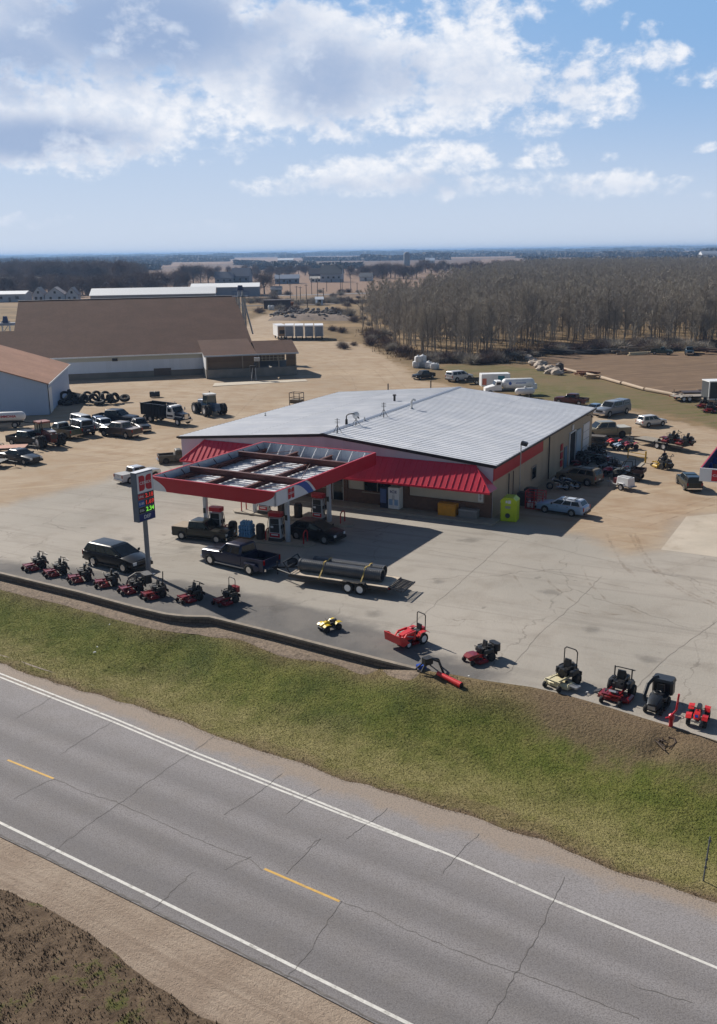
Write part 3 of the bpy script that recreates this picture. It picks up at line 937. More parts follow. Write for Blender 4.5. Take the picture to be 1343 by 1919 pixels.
def make_wall():
 """low block wall that holds the lot's front edge, with a pale concrete kerb on top and gravel at its foot"""
 E, s = resample([(p.x, p.y, 0) for p in EDGE[:WALL_END + 1]], 0.3)
 n = len(E)
 T = np.gradient(E, axis=0)
 T /= np.linalg.norm(T, axis=1)[:, None]
 Nn = np.stack([T[:, 1], -T[:, 0], np.zeros(n)], 1)          # towards the road
 fade = np.clip((s[-1] - s) / 2.5, 0.15, 1)
 bl = bpy.data.materials.new('wall_blocks')
 bl.use_nodes = True
 t = NT(bl.node_tree)
 b = t.n['Principled BSDF']
 br = t.new('ShaderNodeTexBrick')
 uv = t.comb(t.attr('along'), t.attr('up'), 0.0)
 t.put(br.inputs['Vector'], uv)
 br.inputs['Color1'].default_value = L(112, 98, 86)
 br.inputs['Color2'].default_value = L(90, 80, 72)
 br.inputs['Mortar'].default_value = L(52, 47, 43)
 br.inputs['Scale'].default_value = 1.0
 br.inputs['Mortar Size'].default_value = 0.012
 br.inputs['Brick Width'].default_value = 0.42
 br.inputs['Row Height'].default_value = 0.16
 t.l.new(br.outputs[0], b.inputs['Base Color'])
 b.inputs['Roughness'].default_value = 0.9
 bn = t.new('ShaderNodeBump')
 bn.inputs['Distance'].default_value = 0.03
 t.l.new(br.outputs['Fac'], bn.inputs['Height'])
 bn.invert = True
 t.l.new(bn.outputs[0], b.inputs['Normal'])
 w = thing('retaining_wall', 'low dark block wall with pale concrete kerb holding up the front edge of the lot', 'wall')
 up = np.array([0.0, -0.14, -0.3, -0.44, -0.62])
 off = np.array([0.10, 0.12, 0.14, 0.16, 0.18])
 P = E[:, None, :] + Nn[:, None, :] * off[None, :, None]
 P[..., 2] = up[None, :] * np.maximum(0.35, fade)[:, None] - 0.02
 AL = np.broadcast_to(s[:, None], P.shape[:2])
 UP = np.broadcast_to(up[None, :], P.shape[:2])
 obj('wall', gridmesh('wall_blocks', P[:, ::-1], bl, {'along': AL[:, ::-1], 'up': UP[:, ::-1]}, smooth=False), w)
 # kerb
 kp = [(-0.12, -0.02), (-0.12, 0.05), (0.13, 0.05), (0.13, -0.06), (0.08, -0.06)]
 rings = []
 for i in range(n):
  rings.append([tuple(E[i] + Nn[i] * a + np.array([0, 0, h])) for a, h in kp])
 kb = mat('kerb_concrete', L(140, 130, 118), 0.9, var=0.25, scale=1.5, bump=0.4)
 MB().loft(rings).build('kerb', kb, w)
 # gravel strip at the foot
 gm = mat('foot_gravel', L(136, 120, 104), 0.95, var=0.35, scale=7, bump=1.0, bscale=25, dirt=L(86, 74, 62), dirtamt=0.6)
 vv = np.linspace(0, 1, 7)
 width = 0.75 + 0.5 * hash2(s, s * 0.2, 0.9)
 P = E[:, None, :] + Nn[:, None, :] * (0.12 + vv[None, :, None] * width[:, None, None])
 P[..., 2] = (-0.46 * fade)[:, None] - 0.05 * vv[None, :] + 0.05 - 0.13 * vv[None, :] ** 2
 structure(obj('gravel_strip', gridmesh('gravel_strip', P[:, ::-1], gm)))
make_wall()
# ------------------------------------------------------------------ buildings of the station
def metal_sheet(name, base, rough=0.45, metal=0.3, pitch=0.3, axis=0, amp=0.25, var=0.06, dirt=None, dirtamt=0.0):
 """ribbed sheet: fine ribs as bump along one object axis"""
 m = bpy.data.materials.new(name)
 m.use_nodes = True
 t = NT(m.node_tree)
 b = t.n['Principled BSDF']
 oc = t.new('ShaderNodeTexCoord').outputs['Object']
 sp = t.new('ShaderNodeSeparateXYZ')
 t.put(sp.inputs[0], oc)
 x = sp.outputs[axis]
 ph = t.math('FRACT', t.math('DIVIDE', x, pitch))
 rib = t.rng(t.math('ABSOLUTE', t.math('SUBTRACT', ph, 0.5)), 0.36, 0.47)
 n = t.noise(oc, 0.8, 5, 0.6)
 st = t.noise(t.mapping(oc, (1.2, 1.2, 0.12)), 1.0, 4, 0.6)
 # sheets differ a little from one another
 wn = t.new('ShaderNodeTexWhiteNoise', noise_dimensions='1D')
 t.put(wn.inputs['W'], t.math('FLOOR', t.math('DIVIDE', x, pitch * 3.0)))
 v = t.math('ADD', t.math('MULTIPLY', n, 0.6), t.math('MULTIPLY', wn.outputs[0], 0.4))
 c = t.mix(v, tuple(q * (1 - var * 2) for q in base[:3]), tuple(min(1, q * (1 + var)) for q in base[:3]))
 if dirtamt:
  c = t.mix(t.rng(st, 0.72 - dirtamt * 0.3, 0.9), c, dirt or L(130, 112, 92))
 t.put(b.inputs['Base Color'], c)
 b.inputs['Roughness'].default_value = rough
 b.inputs['Metallic'].default_value = metal
 bn = t.new('ShaderNodeBump')
 bn.inputs['Strength'].default_value = amp
 bn.inputs['Distance'].default_value = 0.04
 t.put(bn.inputs['Height'], rib)
 t.l.new(bn.outputs[0], b.inputs['Normal'])
 return m
RED = mat('sign_red', L(176, 22, 40), 0.42, var=0.07, scale=0.8)
SIGNWHITE = mat('sign_white', L(214, 216, 222), 0.45, var=0.05, scale=1)
SIGNBLUE = mat('sign_blue', L(40, 82, 160), 0.45)
NAVY = mat('sign_navy', L(22, 40, 104), 0.4)
CONC = mat('concrete', L(158, 150, 138), 0.9, var=0.14, scale=1.2, bump=0.3)
BROWNSTEEL = mat('brown_steel', L(84, 40, 36), 0.6, var=0.2, scale=1.5, dirt=L(60, 40, 34), dirtamt=0.4)
STA_A = R(-27.8)
STA_C = G(922, 973)
STA_U = Vector((math.cos(STA_A), math.sin(STA_A), 0))
STA_V = Vector((-STA_U.y, STA_U.x, 0))
SW, SL, EZ, RZ = 30.9, 30.9, 4.36, 5.75               # width, depth, eave, ridge
def sta(x, y, z=0.0):
 return STA_C + STA_U * x + STA_V * y + Vector((0, 0, z))
def cenex_mark(parent, c, right, up, w, h, name='emblem', letters=True):
 """two red lobes side by side with the white name across them"""
 right, up = Vector(right).normalized(), Vector(up).normalized()
 nrm = right.cross(up)
 c = Vector(c)
 def lobe(pts):
  mb = MB()
  q = [c + right * (a * w) + up * (b * h) + nrm * 0.006 for a, b in pts]
  n = len(q)
  mb.add(q + [p + nrm * 0.01 for p in q], [tuple(range(n - 1, -1, -1)), tuple(range(n, 2 * n))] + [(i, (i + 1) % n, n + (i + 1) % n, n + i) for i in range(n)])
  return mb
 def arc(cx, cy, rx, ry, a0, a1, k=6):
  return [(cx + rx * math.cos(R(a0 + (a1 - a0) * i / k)), cy + ry * math.sin(R(a0 + (a1 - a0) * i / k))) for i in range(k + 1)]
 left = [(-0.46, -0.47)] + arc(-0.24, -0.27, 0.2, 0.2, -90, 0) + arc(-0.2, 0.28, 0.17, 0.2, 0, 90) + [(-0.46, 0.47)]
 rgt = arc(0.26, 0.25, 0.22, 0.22, 180, 90) + [(0.46, 0.47), (0.46, -0.47)] + arc(0.26, -0.25, 0.24, 0.22, 270, 180)
 a = lobe(left).build(name, RED, parent)
 lobe(rgt).build(name, RED, parent)
 if letters:
  lettering('CENEX', h * 0.25, SIGNWHITE, parent, c + nrm * 0.021, right, up, bold=0.0, width=w * 0.84)
def make_station():
 root = thing('store_building', 'low store with wide pale metal roof, red mansard awnings and brick front', 'building', STA_C, STA_A)
 tan = metal_sheet('tan_siding', L(176, 160, 136), 0.6, 0.1, 0.3, 1, 0.35, dirt=L(140, 120, 98), dirtamt=0.5)
 front = metal_sheet('pale_gable_siding', L(196, 190, 204), 0.55, 0.1, 0.3, 0, 0.35)
 W = SW
 mb = MB()
 gable = [(-W + 0.25, 0), (0, 0), (0, EZ - 0.08), (-W / 2 + 0.1, RZ - 0.08), (-W + 0.25, EZ - 0.08)]
 mb.prism(gable, 0.0, SL, 0)
 # wall body: front faces pale, long sides tan
 me = mb.mesh('wall', [tan, front])
 for p in me.polygons:
  if abs(p.normal.y) > 0.8:
   p.material_index = 1
 obj('wall', me, root)
 roofm_l = bpy.data.materials.new('standing_seam_roof')
 roofm_l.use_nodes = True
 t = NT(roofm_l.node_tree)
 b = t.n['Principled BSDF']
 oc = t.new('ShaderNodeTexCoord').outputs['Object']
 sp = t.new('ShaderNodeSeparateXYZ')
 t.put(sp.inputs[0], oc)
 wn = t.new('ShaderNodeTexWhiteNoise', noise_dimensions='2D')
 t.put(wn.inputs['Vector'], t.comb(t.math('FLOOR', t.math('DIVIDE', sp.outputs[1], 0.9)), t.math('FLOOR', t.math('DIVIDE', t.math('ADD', sp.outputs[0], 15.4), 7.8))))
 nn = t.noise(oc, 0.35, 5, 0.65)
 st = t.noise(t.mapping(oc, (0.5, 5.0, 1)), 1.0, 4, 0.65)
 lap = t.rng(t.math('ABSOLUTE', t.math('SUBTRACT', t.math('FRACT', t.math('DIVIDE', t.math('ADD', sp.outputs[0], 15.4), 7.8)), 0.5)), 0.492, 0.498)
 c = t.mix(wn.outputs[0], L(214, 216, 221), L(228, 229, 233))
 c = t.mix(t.rng(nn, 0.35, 0.7), c, L(206, 209, 216))
 c = t.mix(t.math('MULTIPLY', t.rng(st, 0.5, 0.72), 0.5), c, L(200, 200, 200))
 c = t.mix(t.math('MULTIPLY', lap, 0.4), c, L(120, 122, 126))
 t.put(b.inputs['Base Color'], c)
 b.inputs['Roughness'].default_value = 0.42
 b.inputs['Metallic'].default_value = 0.0
 xm, ov = -W / 2 + 0.1, 0.06
 rf = None
 for sgn, x_e in ((-1, -W + 0.0), (1, 0.25)):
  mb = MB()
  d = Vector((x_e - xm, 0, EZ + 0.05 - RZ - 0.05))
  e = Vector((xm, 0, RZ + 0.06))
  y0, y1 = -ov, SL + 0.2
  for z0 in (0,):
   q = [(e.x, y0, e.z), (e.x, y1, e.z), (x_e, y1, e.z + d.z), (x_e, y0, e.z + d.z)]
   lo = [(p[0], p[1], p[2] - 0.1) for p in q]
   mb.add(q + lo, [(0, 1, 2, 3), (7, 6, 5, 4), (0, 4, 5, 1), (1, 5, 6, 2), (2, 6, 7, 3), (3, 7, 4, 0)])
  # seams run from ridge to eave
  k = 0.6
  yy = y0 + 0.3
  while yy < y1:
   a = Vector((e.x + d.x * 0.012, yy, e.z + d.z * 0.012 + 0.028))
   z_ = Vector((x_e, yy, e.z + d.z + 0.02))
   w2 = 0.028
   mb.add([a + Vector((0, -w2, -.03)), a + Vector((0, w2, -.03)), a + Vector((0, 0, .02)), z_ + Vector((0, -w2, -.03)), z_ + Vector((0, w2, -.03)), z_ + Vector((0, 0, .02))],
       [(0, 2, 5, 3), (1, 4, 5, 2), (0, 1, 2), (3, 5, 4)])
   yy += k
  rf = mb.build('roof', roofm_l, root)
 trim = mat('dark_trim', L(44, 40, 44), 0.5, 0.3)
 mb = MB()
 mb.loft([[(xm - 0.35, y, RZ + 0.085 - 0.03), (xm, y, RZ + 0.125), (xm + 0.35, y, RZ + 0.085 - 0.03), (xm, y, RZ + 0.07)] for y in (-ov - 0.02, SL + 0.22)])
 mb.build('ridge_cap', mat('ridge_metal', L(150, 156, 168), 0.45, 0.4), root)
 mb = MB()
 for x_e, sg in ((-W, -1), (0.25, 1)):
  mb.add([(xm, -ov - 0.02, RZ + 0.05), (x_e, -ov - 0.02, EZ + 0.04), (x_e, -ov - 0.02, EZ - 0.2), (xm, -ov - 0.02, RZ - 0.2),
    (xm, -ov - 0.06, RZ + 0.05), (x_e, -ov - 0.06, EZ + 0.04), (x_e, -ov - 0.06, EZ - 0.2), (xm, -ov - 0.06, RZ - 0.2)],
      [(0, 1, 2, 3), (4, 5, 6, 7), (0, 1, 5, 4), (2, 3, 7, 6), (1, 2, 6, 5), (0, 3, 7, 4)])
 mb.box((0.3, SL / 2, EZ - 0.03), (0.1, SL + 0.5, 0.16))
 mb.box((-W - 0.05, SL / 2, EZ - 0.03), (0.1, SL + 0.5, 0.16))
 mb.build('gutter', trim, root)
 # the front below the awnings: brick wainscot, pale panels, shop window, door
 brick = bpy.data.materials.new('brown_brick')
 brick.use_nodes = True
 t = NT(brick.node_tree)
 b = t.n['Principled BSDF']
 oc = t.new('ShaderNodeTexCoord').outputs['Object']
 br = t.new('ShaderNodeTexBrick')
 t.put(br.inputs['Vector'], t.mapping(oc, (1, 1, 1), (R(90), 0, 0)))
 br.inputs['Color1'].default_value = L(106, 74, 58)
 br.inputs['Color2'].default_value = L(84, 58, 46)
 br.inputs['Mortar'].default_value = L(120, 104, 92)
 br.inputs['Scale'].default_value = 1
 br.inputs['Brick Width'].default_value = 0.24
 br.inputs['Row Height'].default_value = 0.085
 br.inputs['Mortar Size'].default_value = 0.008
 t.l.new(br.outputs[0], b.inputs['Base Color'])
 b.inputs['Roughness'].default_value = 0.85
 mb = MB()
 for x0, x1 in ((-28.9, -14.55), (-13.35, -0.35)):
  mb.box(((x0 + x1) / 2, -0.09, 0.62), (x1 - x0, 0.18, 1.24))
 mb.box((-7.75, -0.1, 1.8), (1.05, 0.2, 1.12))
 mb.box((-0.35, -0.1, 1.3), (0.6, 0.2, 2.6))
 mb.box((-13.2, -0.1, 1.3), (0.4, 0.2, 2.6))
 mb.box((-14.7, -0.1, 1.3), (0.4, 0.2, 2.6))
 mb.build('brick_front', brick, root)
 pp = mat('pale_panel', L(190, 182, 170), 0.6, var=0.05)
 for x0, x1 in ((-28.5, -18.4), (-12.95, -11.5), (-8.85, -8.3), (-7.2, -0.7)):
  MB().box(((x0 + x1) / 2, -0.03, 1.88), (x1 - x0, 0.06, 1.28)).build('front_panel', pp, root)
 fr_ = mat('window_frame', L(150, 140, 126), 0.5)
 for x0, x1 in ((-11.44, -8.9), (-18.2, -15.1)):
  w = MB().box(((x0 + x1) / 2, -0.06, 1.62), (x1 - x0, 0.05, 0.98)).build('window', GLASS, root)
  mb = MB()
  for x in (x0, (x0 + x1) / 2, x1):
   mb.box((x, -0.1, 1.62), (0.07, 0.09, 1.06))
  mb.box(((x0 + x1) / 2, -0.12, 1.1), (x1 - x0 + 0.3, 0.16, 0.07))
  mb.box(((x0 + x1) / 2, -0.1, 2.14), (x1 - x0 + 0.1, 0.09, 0.07))
  mb.build('frame', fr_, w)
 d = MB().box((-13.95, -0.07, 1.08), (1.0, 0.05, 2.1)).build('door', GLASS, root)
 mb = MB()
 for x in (-14.47, -13.43):
  mb.box((x, -0.1, 1.1), (0.07, 0.1, 2.2))
 mb.box((-13.95, -0.1, 2.18), (1.1, 0.1, 0.08))
 mb.build('frame', WHITE, d)
 MB().tube([(-13.55, -0.14, 0.8), (-13.55, -0.14, 1.3)], 0.02).build('handle', STEEL, d)
 sg = MB().box((-0.98, -0.085, 1.72), (0.42, 0.03, 0.72)).build('notice_board', SIGNWHITE, root)
 mb = MB()
 for i in range(5):
  mb.box((-0.98, -0.104, 1.96 - i * 0.11), (0.12 + 0.05 * (i % 2), 0.006, 0.045))
 mb.build('notice_symbol', BLACK, sg)
 # awnings
 am = mat('red_awning', L(206, 44, 68), 0.36, 0.0, var=0.08, scale=0.6, dirt=L(150, 60, 66), dirtamt=0.3)
 T, B_, p = 4.3, 2.56, 1.7
 mb = MB()
 bl, brr, tl, tr = -29.6, 0.36, -27.85, -1.5
 q = [(bl, -p, B_), (brr, -p, B_), (tr, -0.05, T), (tl, -0.05, T), (bl, 0.0, B_ + 0.0), (brr, 0.0, B_ + 0.0)]
 mb.add(q, [(0, 1, 2, 3), (1, 5, 2), (4, 0, 3), (4, 5, 1, 0), (3, 2, 5, 4)])
 mb.box(((bl + brr) / 2, -p - 0.02, B_ - 0.05), (brr - bl, 0.06, 0.16))
 x = bl + 0.2
 while x < brr:
  # seam from the lip up to the ridge or the hip
  f = 1.0
  if x > tr:
   f = (brr - x) / (brr - tr)
  if x < tl:
   f = (x - bl) / (tl - bl)
  if f > 0.06:
   a = Vector((x, -p, B_ + 0.0))
   c_ = Vector((x, -p + (p - 0.05) * f, B_ + (T - B_) * f))
   nrm = Vector((0, -(T - B_), p)).normalized() * 0.042
   w2 = 0.032
   mb.add([a + Vector((-w2, 0, 0)), a + Vector((w2, 0, 0)), a + nrm, c_ + Vector((-w2, 0, 0)), c_ + Vector((w2, 0, 0)), c_ + nrm], [(0, 3, 5, 2), (1, 2, 5, 4), (0, 2, 1), (3, 4, 5)])
  x += 0.52
 mb.cyl((brr, -p, B_ + 0.03), (tr, -0.05, T + 0.03), 0.05, n=6)
 mb.cyl((bl, -p, B_ + 0.03), (tl, -0.05, T + 0.03), 0.05, n=6)
 mb.build('awning', am, root)
 MB().box(((bl + brr) / 2, -0.8, B_ - 0.06), (brr - bl - 0.2, 1.5, 0.04)).build('soffit', mat('soffit', L(168, 162, 154), 0.7), root)
 # right-hand long wall (x = 0)
 mb = MB()
 mb.box((0.04, 6.5, 3.6), (0.06, 13.0, 0.98))
 mb.build('red_band', RED, root)
 MB().box((0.035, 13.9, 3.65), (0.05, 1.6, 0.86)).build('band_panel', mat('tan_panel', L(182, 164, 132), 0.6), root)
 w = MB().box((0.045, 10.5, 1.62), (0.05, 1.3, 1.05)).build('window', GLASS, root)
 mb = MB()
 for y in (9.85, 11.15):
  mb.box((0.06, y, 1.62), (0.09, 0.08, 1.15))
 for z in (1.06, 2.18):
  mb.box((0.07, 10.5, z), (0.1, 1.4, 0.07))
 mb.build('frame', fr_, w)
 for y, r in ((14.9, 0.06), (3.6, 0.045), (4.7, 0.035)):
  MB().tube([(0.1, y, 0.1), (0.1, y, 4.1 if y > 10 else 3.0)], r).build('downspout', trim, root)
 d = MB().box((0.045, 23.0, 1.55), (0.05, 2.0, 3.1)).build('loading_door', mat('dark_opening', (0.012, 0.012, 0.014, 1), 0.9), root)
 mb = MB()
 for y in (21.95, 24.05):
  mb.box((0.07, y, 1.55), (0.1, 0.12, 3.2))
 mb.box((0.07, 23.0, 3.18), (0.1, 2.2, 0.12))
 mb.build('frame', WHITE, d)
 MB().box((0.12, 25.15, 1.55), (0.06, 1.7, 3.05)).build('sliding_door', mat('pale_blue_door', L(150, 172, 190), 0.5, var=0.1), root)
 d = MB().box((0.05, 20.7, 1.05), (0.05, 0.95, 2.1)).build('door', mat('blue_door', L(92, 120, 142), 0.5), root)
 MB().box((0.09, 20.35, 1.0), (0.05, 0.06, 0.12)).build('handle', STEEL, d)
 mb = MB()
 for k in range(3):
  mb.box((0.06, 19.3, 0.7 + k * 0.8), (0.05, 0.7, 0.62))
 mb.build('notice_board', RED, root)
 d = MB().box((0.05, 28.3, 1.6), (0.06, 2.4, 3.2)).build('overhead_door', WHITE, root)
 mb = MB()
 for k in range(1, 4):
  mb.box((0.085, 28.3, k * 0.8), (0.02, 2.4, 0.05))
 mb.build('panel_joint', STEEL, d)
 mb = MB()
 mb.tube([(0.05, 28.3, 4.0), (0.45, 28.3, 4.1), (0.6, 28.3, 3.95)], 0.03)
 mb.lathe([(0.05, 0.12), (0.18, 0.0)], 10, c=(0.6, 28.3, 3.85))
 mb.build('lamp', trim, root)
 MB().box((0.06, 23.0, 3.62), (0.08, 0.6, 0.5)).build('wall_light', WHITE, root)
 # concrete walk along the front
 s = MB().box((-14.5, -0.95, 0.06), (30.4, 1.7, 0.13)).mesh('front_walk', CONC)
 o = obj('front_walk', s)
 o.location, o.rotation_euler.z = STA_C, STA_A
 structure(o)
 return root
STORE = make_station()
def roof_point(px, py):
 """pixel on the store roof's left or right slope"""
 best = None
 for sg in (-1, 1):
  xm = -SW / 2 + 0.1
  xe = -SW if sg < 0 else 0.25
  n = Vector((sg * (RZ - EZ), 0, abs(xe - xm))).normalized()
  nw = STA_U * n.x + STA_V * n.y + Vector((0, 0, n.z))
  p0 = sta(xm, 0, RZ + 0.06)
  d = ray(px, py)
  o = Vector((0, 0, CAMZ))
  t = (p0 - o).dot(nw) / d.dot(nw)
  p = o + d * t
  lx = (p - STA_C).dot(STA_U)
  if (lx - xm) * sg >= 0:
   best = p
 return best
def make_roof_fittings():
 dk, pale = mat('vent_black', L(36, 34, 34), 0.6, 0.2), mat('galvanised_pipe', L(178, 180, 182), 0.4, 0.6, var=0.1)
 def tripod(px, py, h, label, dish=False):
  p = roof_point(px, py)
  t = thing('roof_antenna', label, 'antenna', p)
  MB().cyl((0, 0, 0), (0, 0, h), 0.035, n=6).build('mast', dk, t)
  mb = MB()
  for k in range(3):
   a = k * 2.1 + 0.4
   mb.cyl((0.42 * math.cos(a), 0.42 * math.sin(a), -0.03 - 0.03 * math.cos(a)), (0, 0, h * 0.55), 0.022, n=5)
  mb.build('tripod', dk, t)
  if dish:
   MB().lathe([(0.02, 0.0), (0.22, 0.05), (0.33, 0.14), (0.30, 0.14), (0.2, 0.08), (0.02, 0.03)], 14, axis='Y', c=(0, -0.12, h - 0.1)).build('dish', WHITE, t, 40)
  else:
   mb = MB()
   for k in range(3):
    mb.cyl((-0.22, 0, h - 0.1 - 0.14 * k), (0.22, 0, h - 0.1 - 0.14 * k), 0.014, n=5)
   mb.build('aerial', dk, t)
 tripod(632, 811, 1.25, 'thin roof mast with three legs, nearest the gable front of the roof')
 tripod(719, 781, 1.35, 'roof aerial on a three-legged mast halfway along the ridge')
 tripod(667, 796, 0.95, 'small white dish on a tripod beside the bent pipe on the roof', True)
 p = roof_point(649, 796)
 t = thing('roof_vent', 'bent black vent pipe curving over the left roof slope near the gable', 'vent pipe', p)
 MB().cyl((0, 0, -0.05), (0, 0, 0.5), 0.13, 0.11, n=10).build('vent_base', dk, t)
 pt = [(0, 0, 0.4)] + [(0.5 - 0.5 * math.cos(a), 0, 0.75 + 0.25 * math.sin(a)) for a in (0, .5, 1.0, 1.57, 2.1)] + [(1.15, 0, 0.55)]
 MB().tube(pt, 0.05, 8).build('bent_pipe', dk, t)
 p = roof_point(739, 752)
 t = thing('roof_vent', 'black upright vent stack with a cap standing on the bright left roof slope', 'vent pipe', p)
 MB().cyl((0, 0, -0.05), (0, 0, 0.6), 0.12, n=10).build('stack', dk, t)
 MB().cyl((0, 0, 0.6), (0, 0, 0.72), 0.2, 0.18, n=10).build('cap', dk, t)
 p = roof_point(771, 766)
 t = thing('roof_vent', 'galvanised gooseneck vent with hooked top on the roof ridge', 'vent pipe', p)
 MB().tube([(0, 0, -0.1), (0, 0, 0.75), (0.1, 0, 0.9), (0.28, 0, 0.92), (0.38, 0, 0.78)], 0.1, 8).build('pipe', pale, t)
 MB().lathe([(0.24, -0.06), (0.12, 0.12)], 10).build('flashing', pale, t)
 for x, y, lb in ((497, 779, 'small grey pipe stub far left on the bright roof slope'), (683, 788, 'short thin pipe stub between the dish and the long aerial')):
  p = roof_point(x, y)
  t = thing('roof_vent', lb, 'vent pipe', p)
  MB().cyl((0, 0, -0.05), (0, 0, 0.32), 0.06, n=8).build('pipe', pale, t)
  MB().lathe([(0.14, -0.03), (0.07, 0.06)], 8).build('flashing', dk, t)
 # floodlight pole against the right wall
 t = thing('flood_light', 'slim pole with a small square floodlight rising past the right roof edge', 'floodlight', sta(0.42, 5.5), STA_A)
 MB().cyl((0, 0, 0), (0, 0, 5.15), 0.05, n=8).build('pole', STEEL, t)
 f = MB().box((0.28, 0, 5.2), (0.5, 0.42, 0.3), ry=0.3).build('lamp_head', trim_dark(), t)
 MB().cyl((0, 0, 5.1), (0.15, 0, 5.12), 0.03, n=6).build('bracket', STEEL, t)
def trim_dark():
 if 'trim' not in MATS:
  MATS['trim'] = mat('dark_metal', L(40, 38, 42), 0.5, 0.3, var=0.2)
 return MATS['trim']
make_roof_fittings()
# ------------------------------------------------------------------ fuel canopy
CAN_C, CAN_A, CW, CD, CT, CB = Vector((-6.88, 71.9, 0)), R(-29.2), 11.0, 14.6, 5.1, 4.1
def can(x, y, z=0.0):
 M = Matrix.Rotation(CAN_A, 4, 'Z')
 return CAN_C + M @ Vector((x, y, z))
def make_canopy():
 root = thing('fuel_canopy', 'open topped fuel canopy with red and white fascia and bare brown roof beams', 'canopy', CAN_C, CAN_A)
 hx, hy = CW / 2, CD / 2
 inner = metal_sheet('fascia_back', L(186, 194, 206), 0.5, 0.0, 0.4, 0, 0.4)
 th = 0.12
 def face(o, dr, ln, nrm, name, cols, inn):
  """fascia on one side: a white body with red field and blue stripe laid on it"""
  o, dr, nrm = Vector(o), Vector(dr), Vector(nrm)
  H = CT - CB
  def P(a, h, d=0.0):
   return o + dr * (a * ln) + Vector((0, 0, h * H)) + nrm * d
  q = [P(0, 0), P(1, 0), P(1, 1), P(0, 1)]
  b = [p - nrm * th for p in q]
  mb = MB().add(q + b, [(0, 1, 2, 3), (7, 6, 5, 4), (0, 4, 5, 1), (1, 5, 6, 2), (2, 6, 7, 3), (3, 7, 4, 0)])
  me = mb.mesh(name, [SIGNWHITE, inn])
  for p in me.polygons:
   if p.normal.dot(nrm) < -0.8:
    p.material_index = 1
  f = obj(name, me, root)
  def field(poly, m, nm, d):
   pq = [P(a, h, 0.003) for a, h in poly]
   n = len(pq)
   bq = [p + nrm * d for p in pq]
   MB().add(pq + bq, [tuple(range(n - 1, -1, -1)), tuple(range(n, 2 * n))] + [(i, (i + 1) % n, n + (i + 1) % n, n + i) for i in range(n)]).build(nm, m, f)
  for poly, m, nm, d in cols:
   field(poly, m, nm, d)
  return f
 cur = lambda a0, a1, k=8, pw=1.8: [(a0 + (a1 - a0) * (i / k), (i / k) ** pw) for i in range(k + 1)]
 # front face, left to right: white tail, red field, white again at the right corner
 left_curve = [(0.135 - 0.135 * (i / 8) ** 1.9, i / 8) for i in range(9)]
 right_curve = [(0.845 + 0.155 * (1 - (1 - (i / 8)) ** 2.2), i / 8) for i in range(9)]
 face((-hx, -hy, CB), (1, 0, 0), CW, (0, -1, 0), 'fascia', [(right_curve + left_curve[::-1], RED, 'red_field', 0.006)], inner)
 # right face, near to far: white with the mark, blue stripe, red field
 b0 = [(0.165 + 0.125 * (1 - (i / 8)) ** 0.6 * 1.0, i / 8) for i in range(9)]
 b1 = [(0.255 + 0.085 * (1 - (i / 8)) ** 0.7, i / 8) for i in range(9)]
 w1 = [(a + 0.02, h) for a, h in b1]
 f = face((hx, -hy, CB), (0, 1, 0), CD, (1, 0, 0), 'fascia', [(b0[::-1] + [], SIGNBLUE, 'blue_stripe', 0.005)] if False else
    [([p for p in b0] + [p for p in b1[::-1]], SIGNBLUE, 'blue_stripe', 0.006), ([p for p in w1] + [(1, 1), (1, 0)], RED, 'red_field', 0.006)], inner)
 mb = MB().panel([(hx + 0.004, -hy + 1.5, CB + 0.14), (hx + 0.004, -hy + 2.35, CB + 0.14), (hx + 0.004, -hy + 2.35, CB + 0.93), (hx + 0.004, -hy + 1.5, CB + 0.93)], 0.02)
 mk = mb.build('emblem_panel', SIGNWHITE, f)
 cenex_mark(f, (hx + 0.028, -hy + 1.925, CB + 0.535), (0, 1, 0), (0, 0, 1), 0.85, 0.8)
 face((hx, hy, CB), (-1, 0, 0), CW, (0, 1, 0), 'fascia', [([(0, 0), (1, 0), (1, 1), (0, 1)], RED, 'red_field', 0.006)], inner)
 face((-hx, hy, CB), (0, -1, 0), CD, (-1, 0, 0), 'fascia', [([(0, 0), (0.8, 0), (0.86, 1), (0, 1)], RED, 'red_field', 0.006)], metal_sheet('fascia_back', L(186, 194, 206), 0.5, 0.0, 0.4, 1, 0.4))
 cap = MB()
 for y in (-hy, hy):
  cap.box((0, y + (0.06 if y < 0 else -0.06), CT + 0.015), (CW + 0.02, 0.16, 0.03))
 for x in (-hx, hx):
  cap.box((x + (0.06 if x < 0 else -0.06), 0, CT + 0.018), (0.16, CD - 0.3, 0.03))
 cap.build('fascia_cap', RED, root)
 # ceiling deck of white pans, seen from above between the beams
 deck = MB()
 n = 24
 for i in range(n):
  y = -hy + 0.2 + (CD - 0.4) * (i + 0.5) / n
  deck.box((0, y, CB + 0.06), (CW - 0.3, (CD - 0.4) / n - 0.1, 0.05))
  deck.box((0, y - (CD - 0.4) / n / 2, CB + 0.125), (CW - 0.3, 0.05, 0.08))
 deck.box((0, 0, CB + 0.015), (CW - 0.3, CD - 0.4, 0.03))
 deck.build('ceiling_deck', mat('deck_white', L(226, 228, 232), 0.35, 0.0, var=0.1, scale=1.5), root)
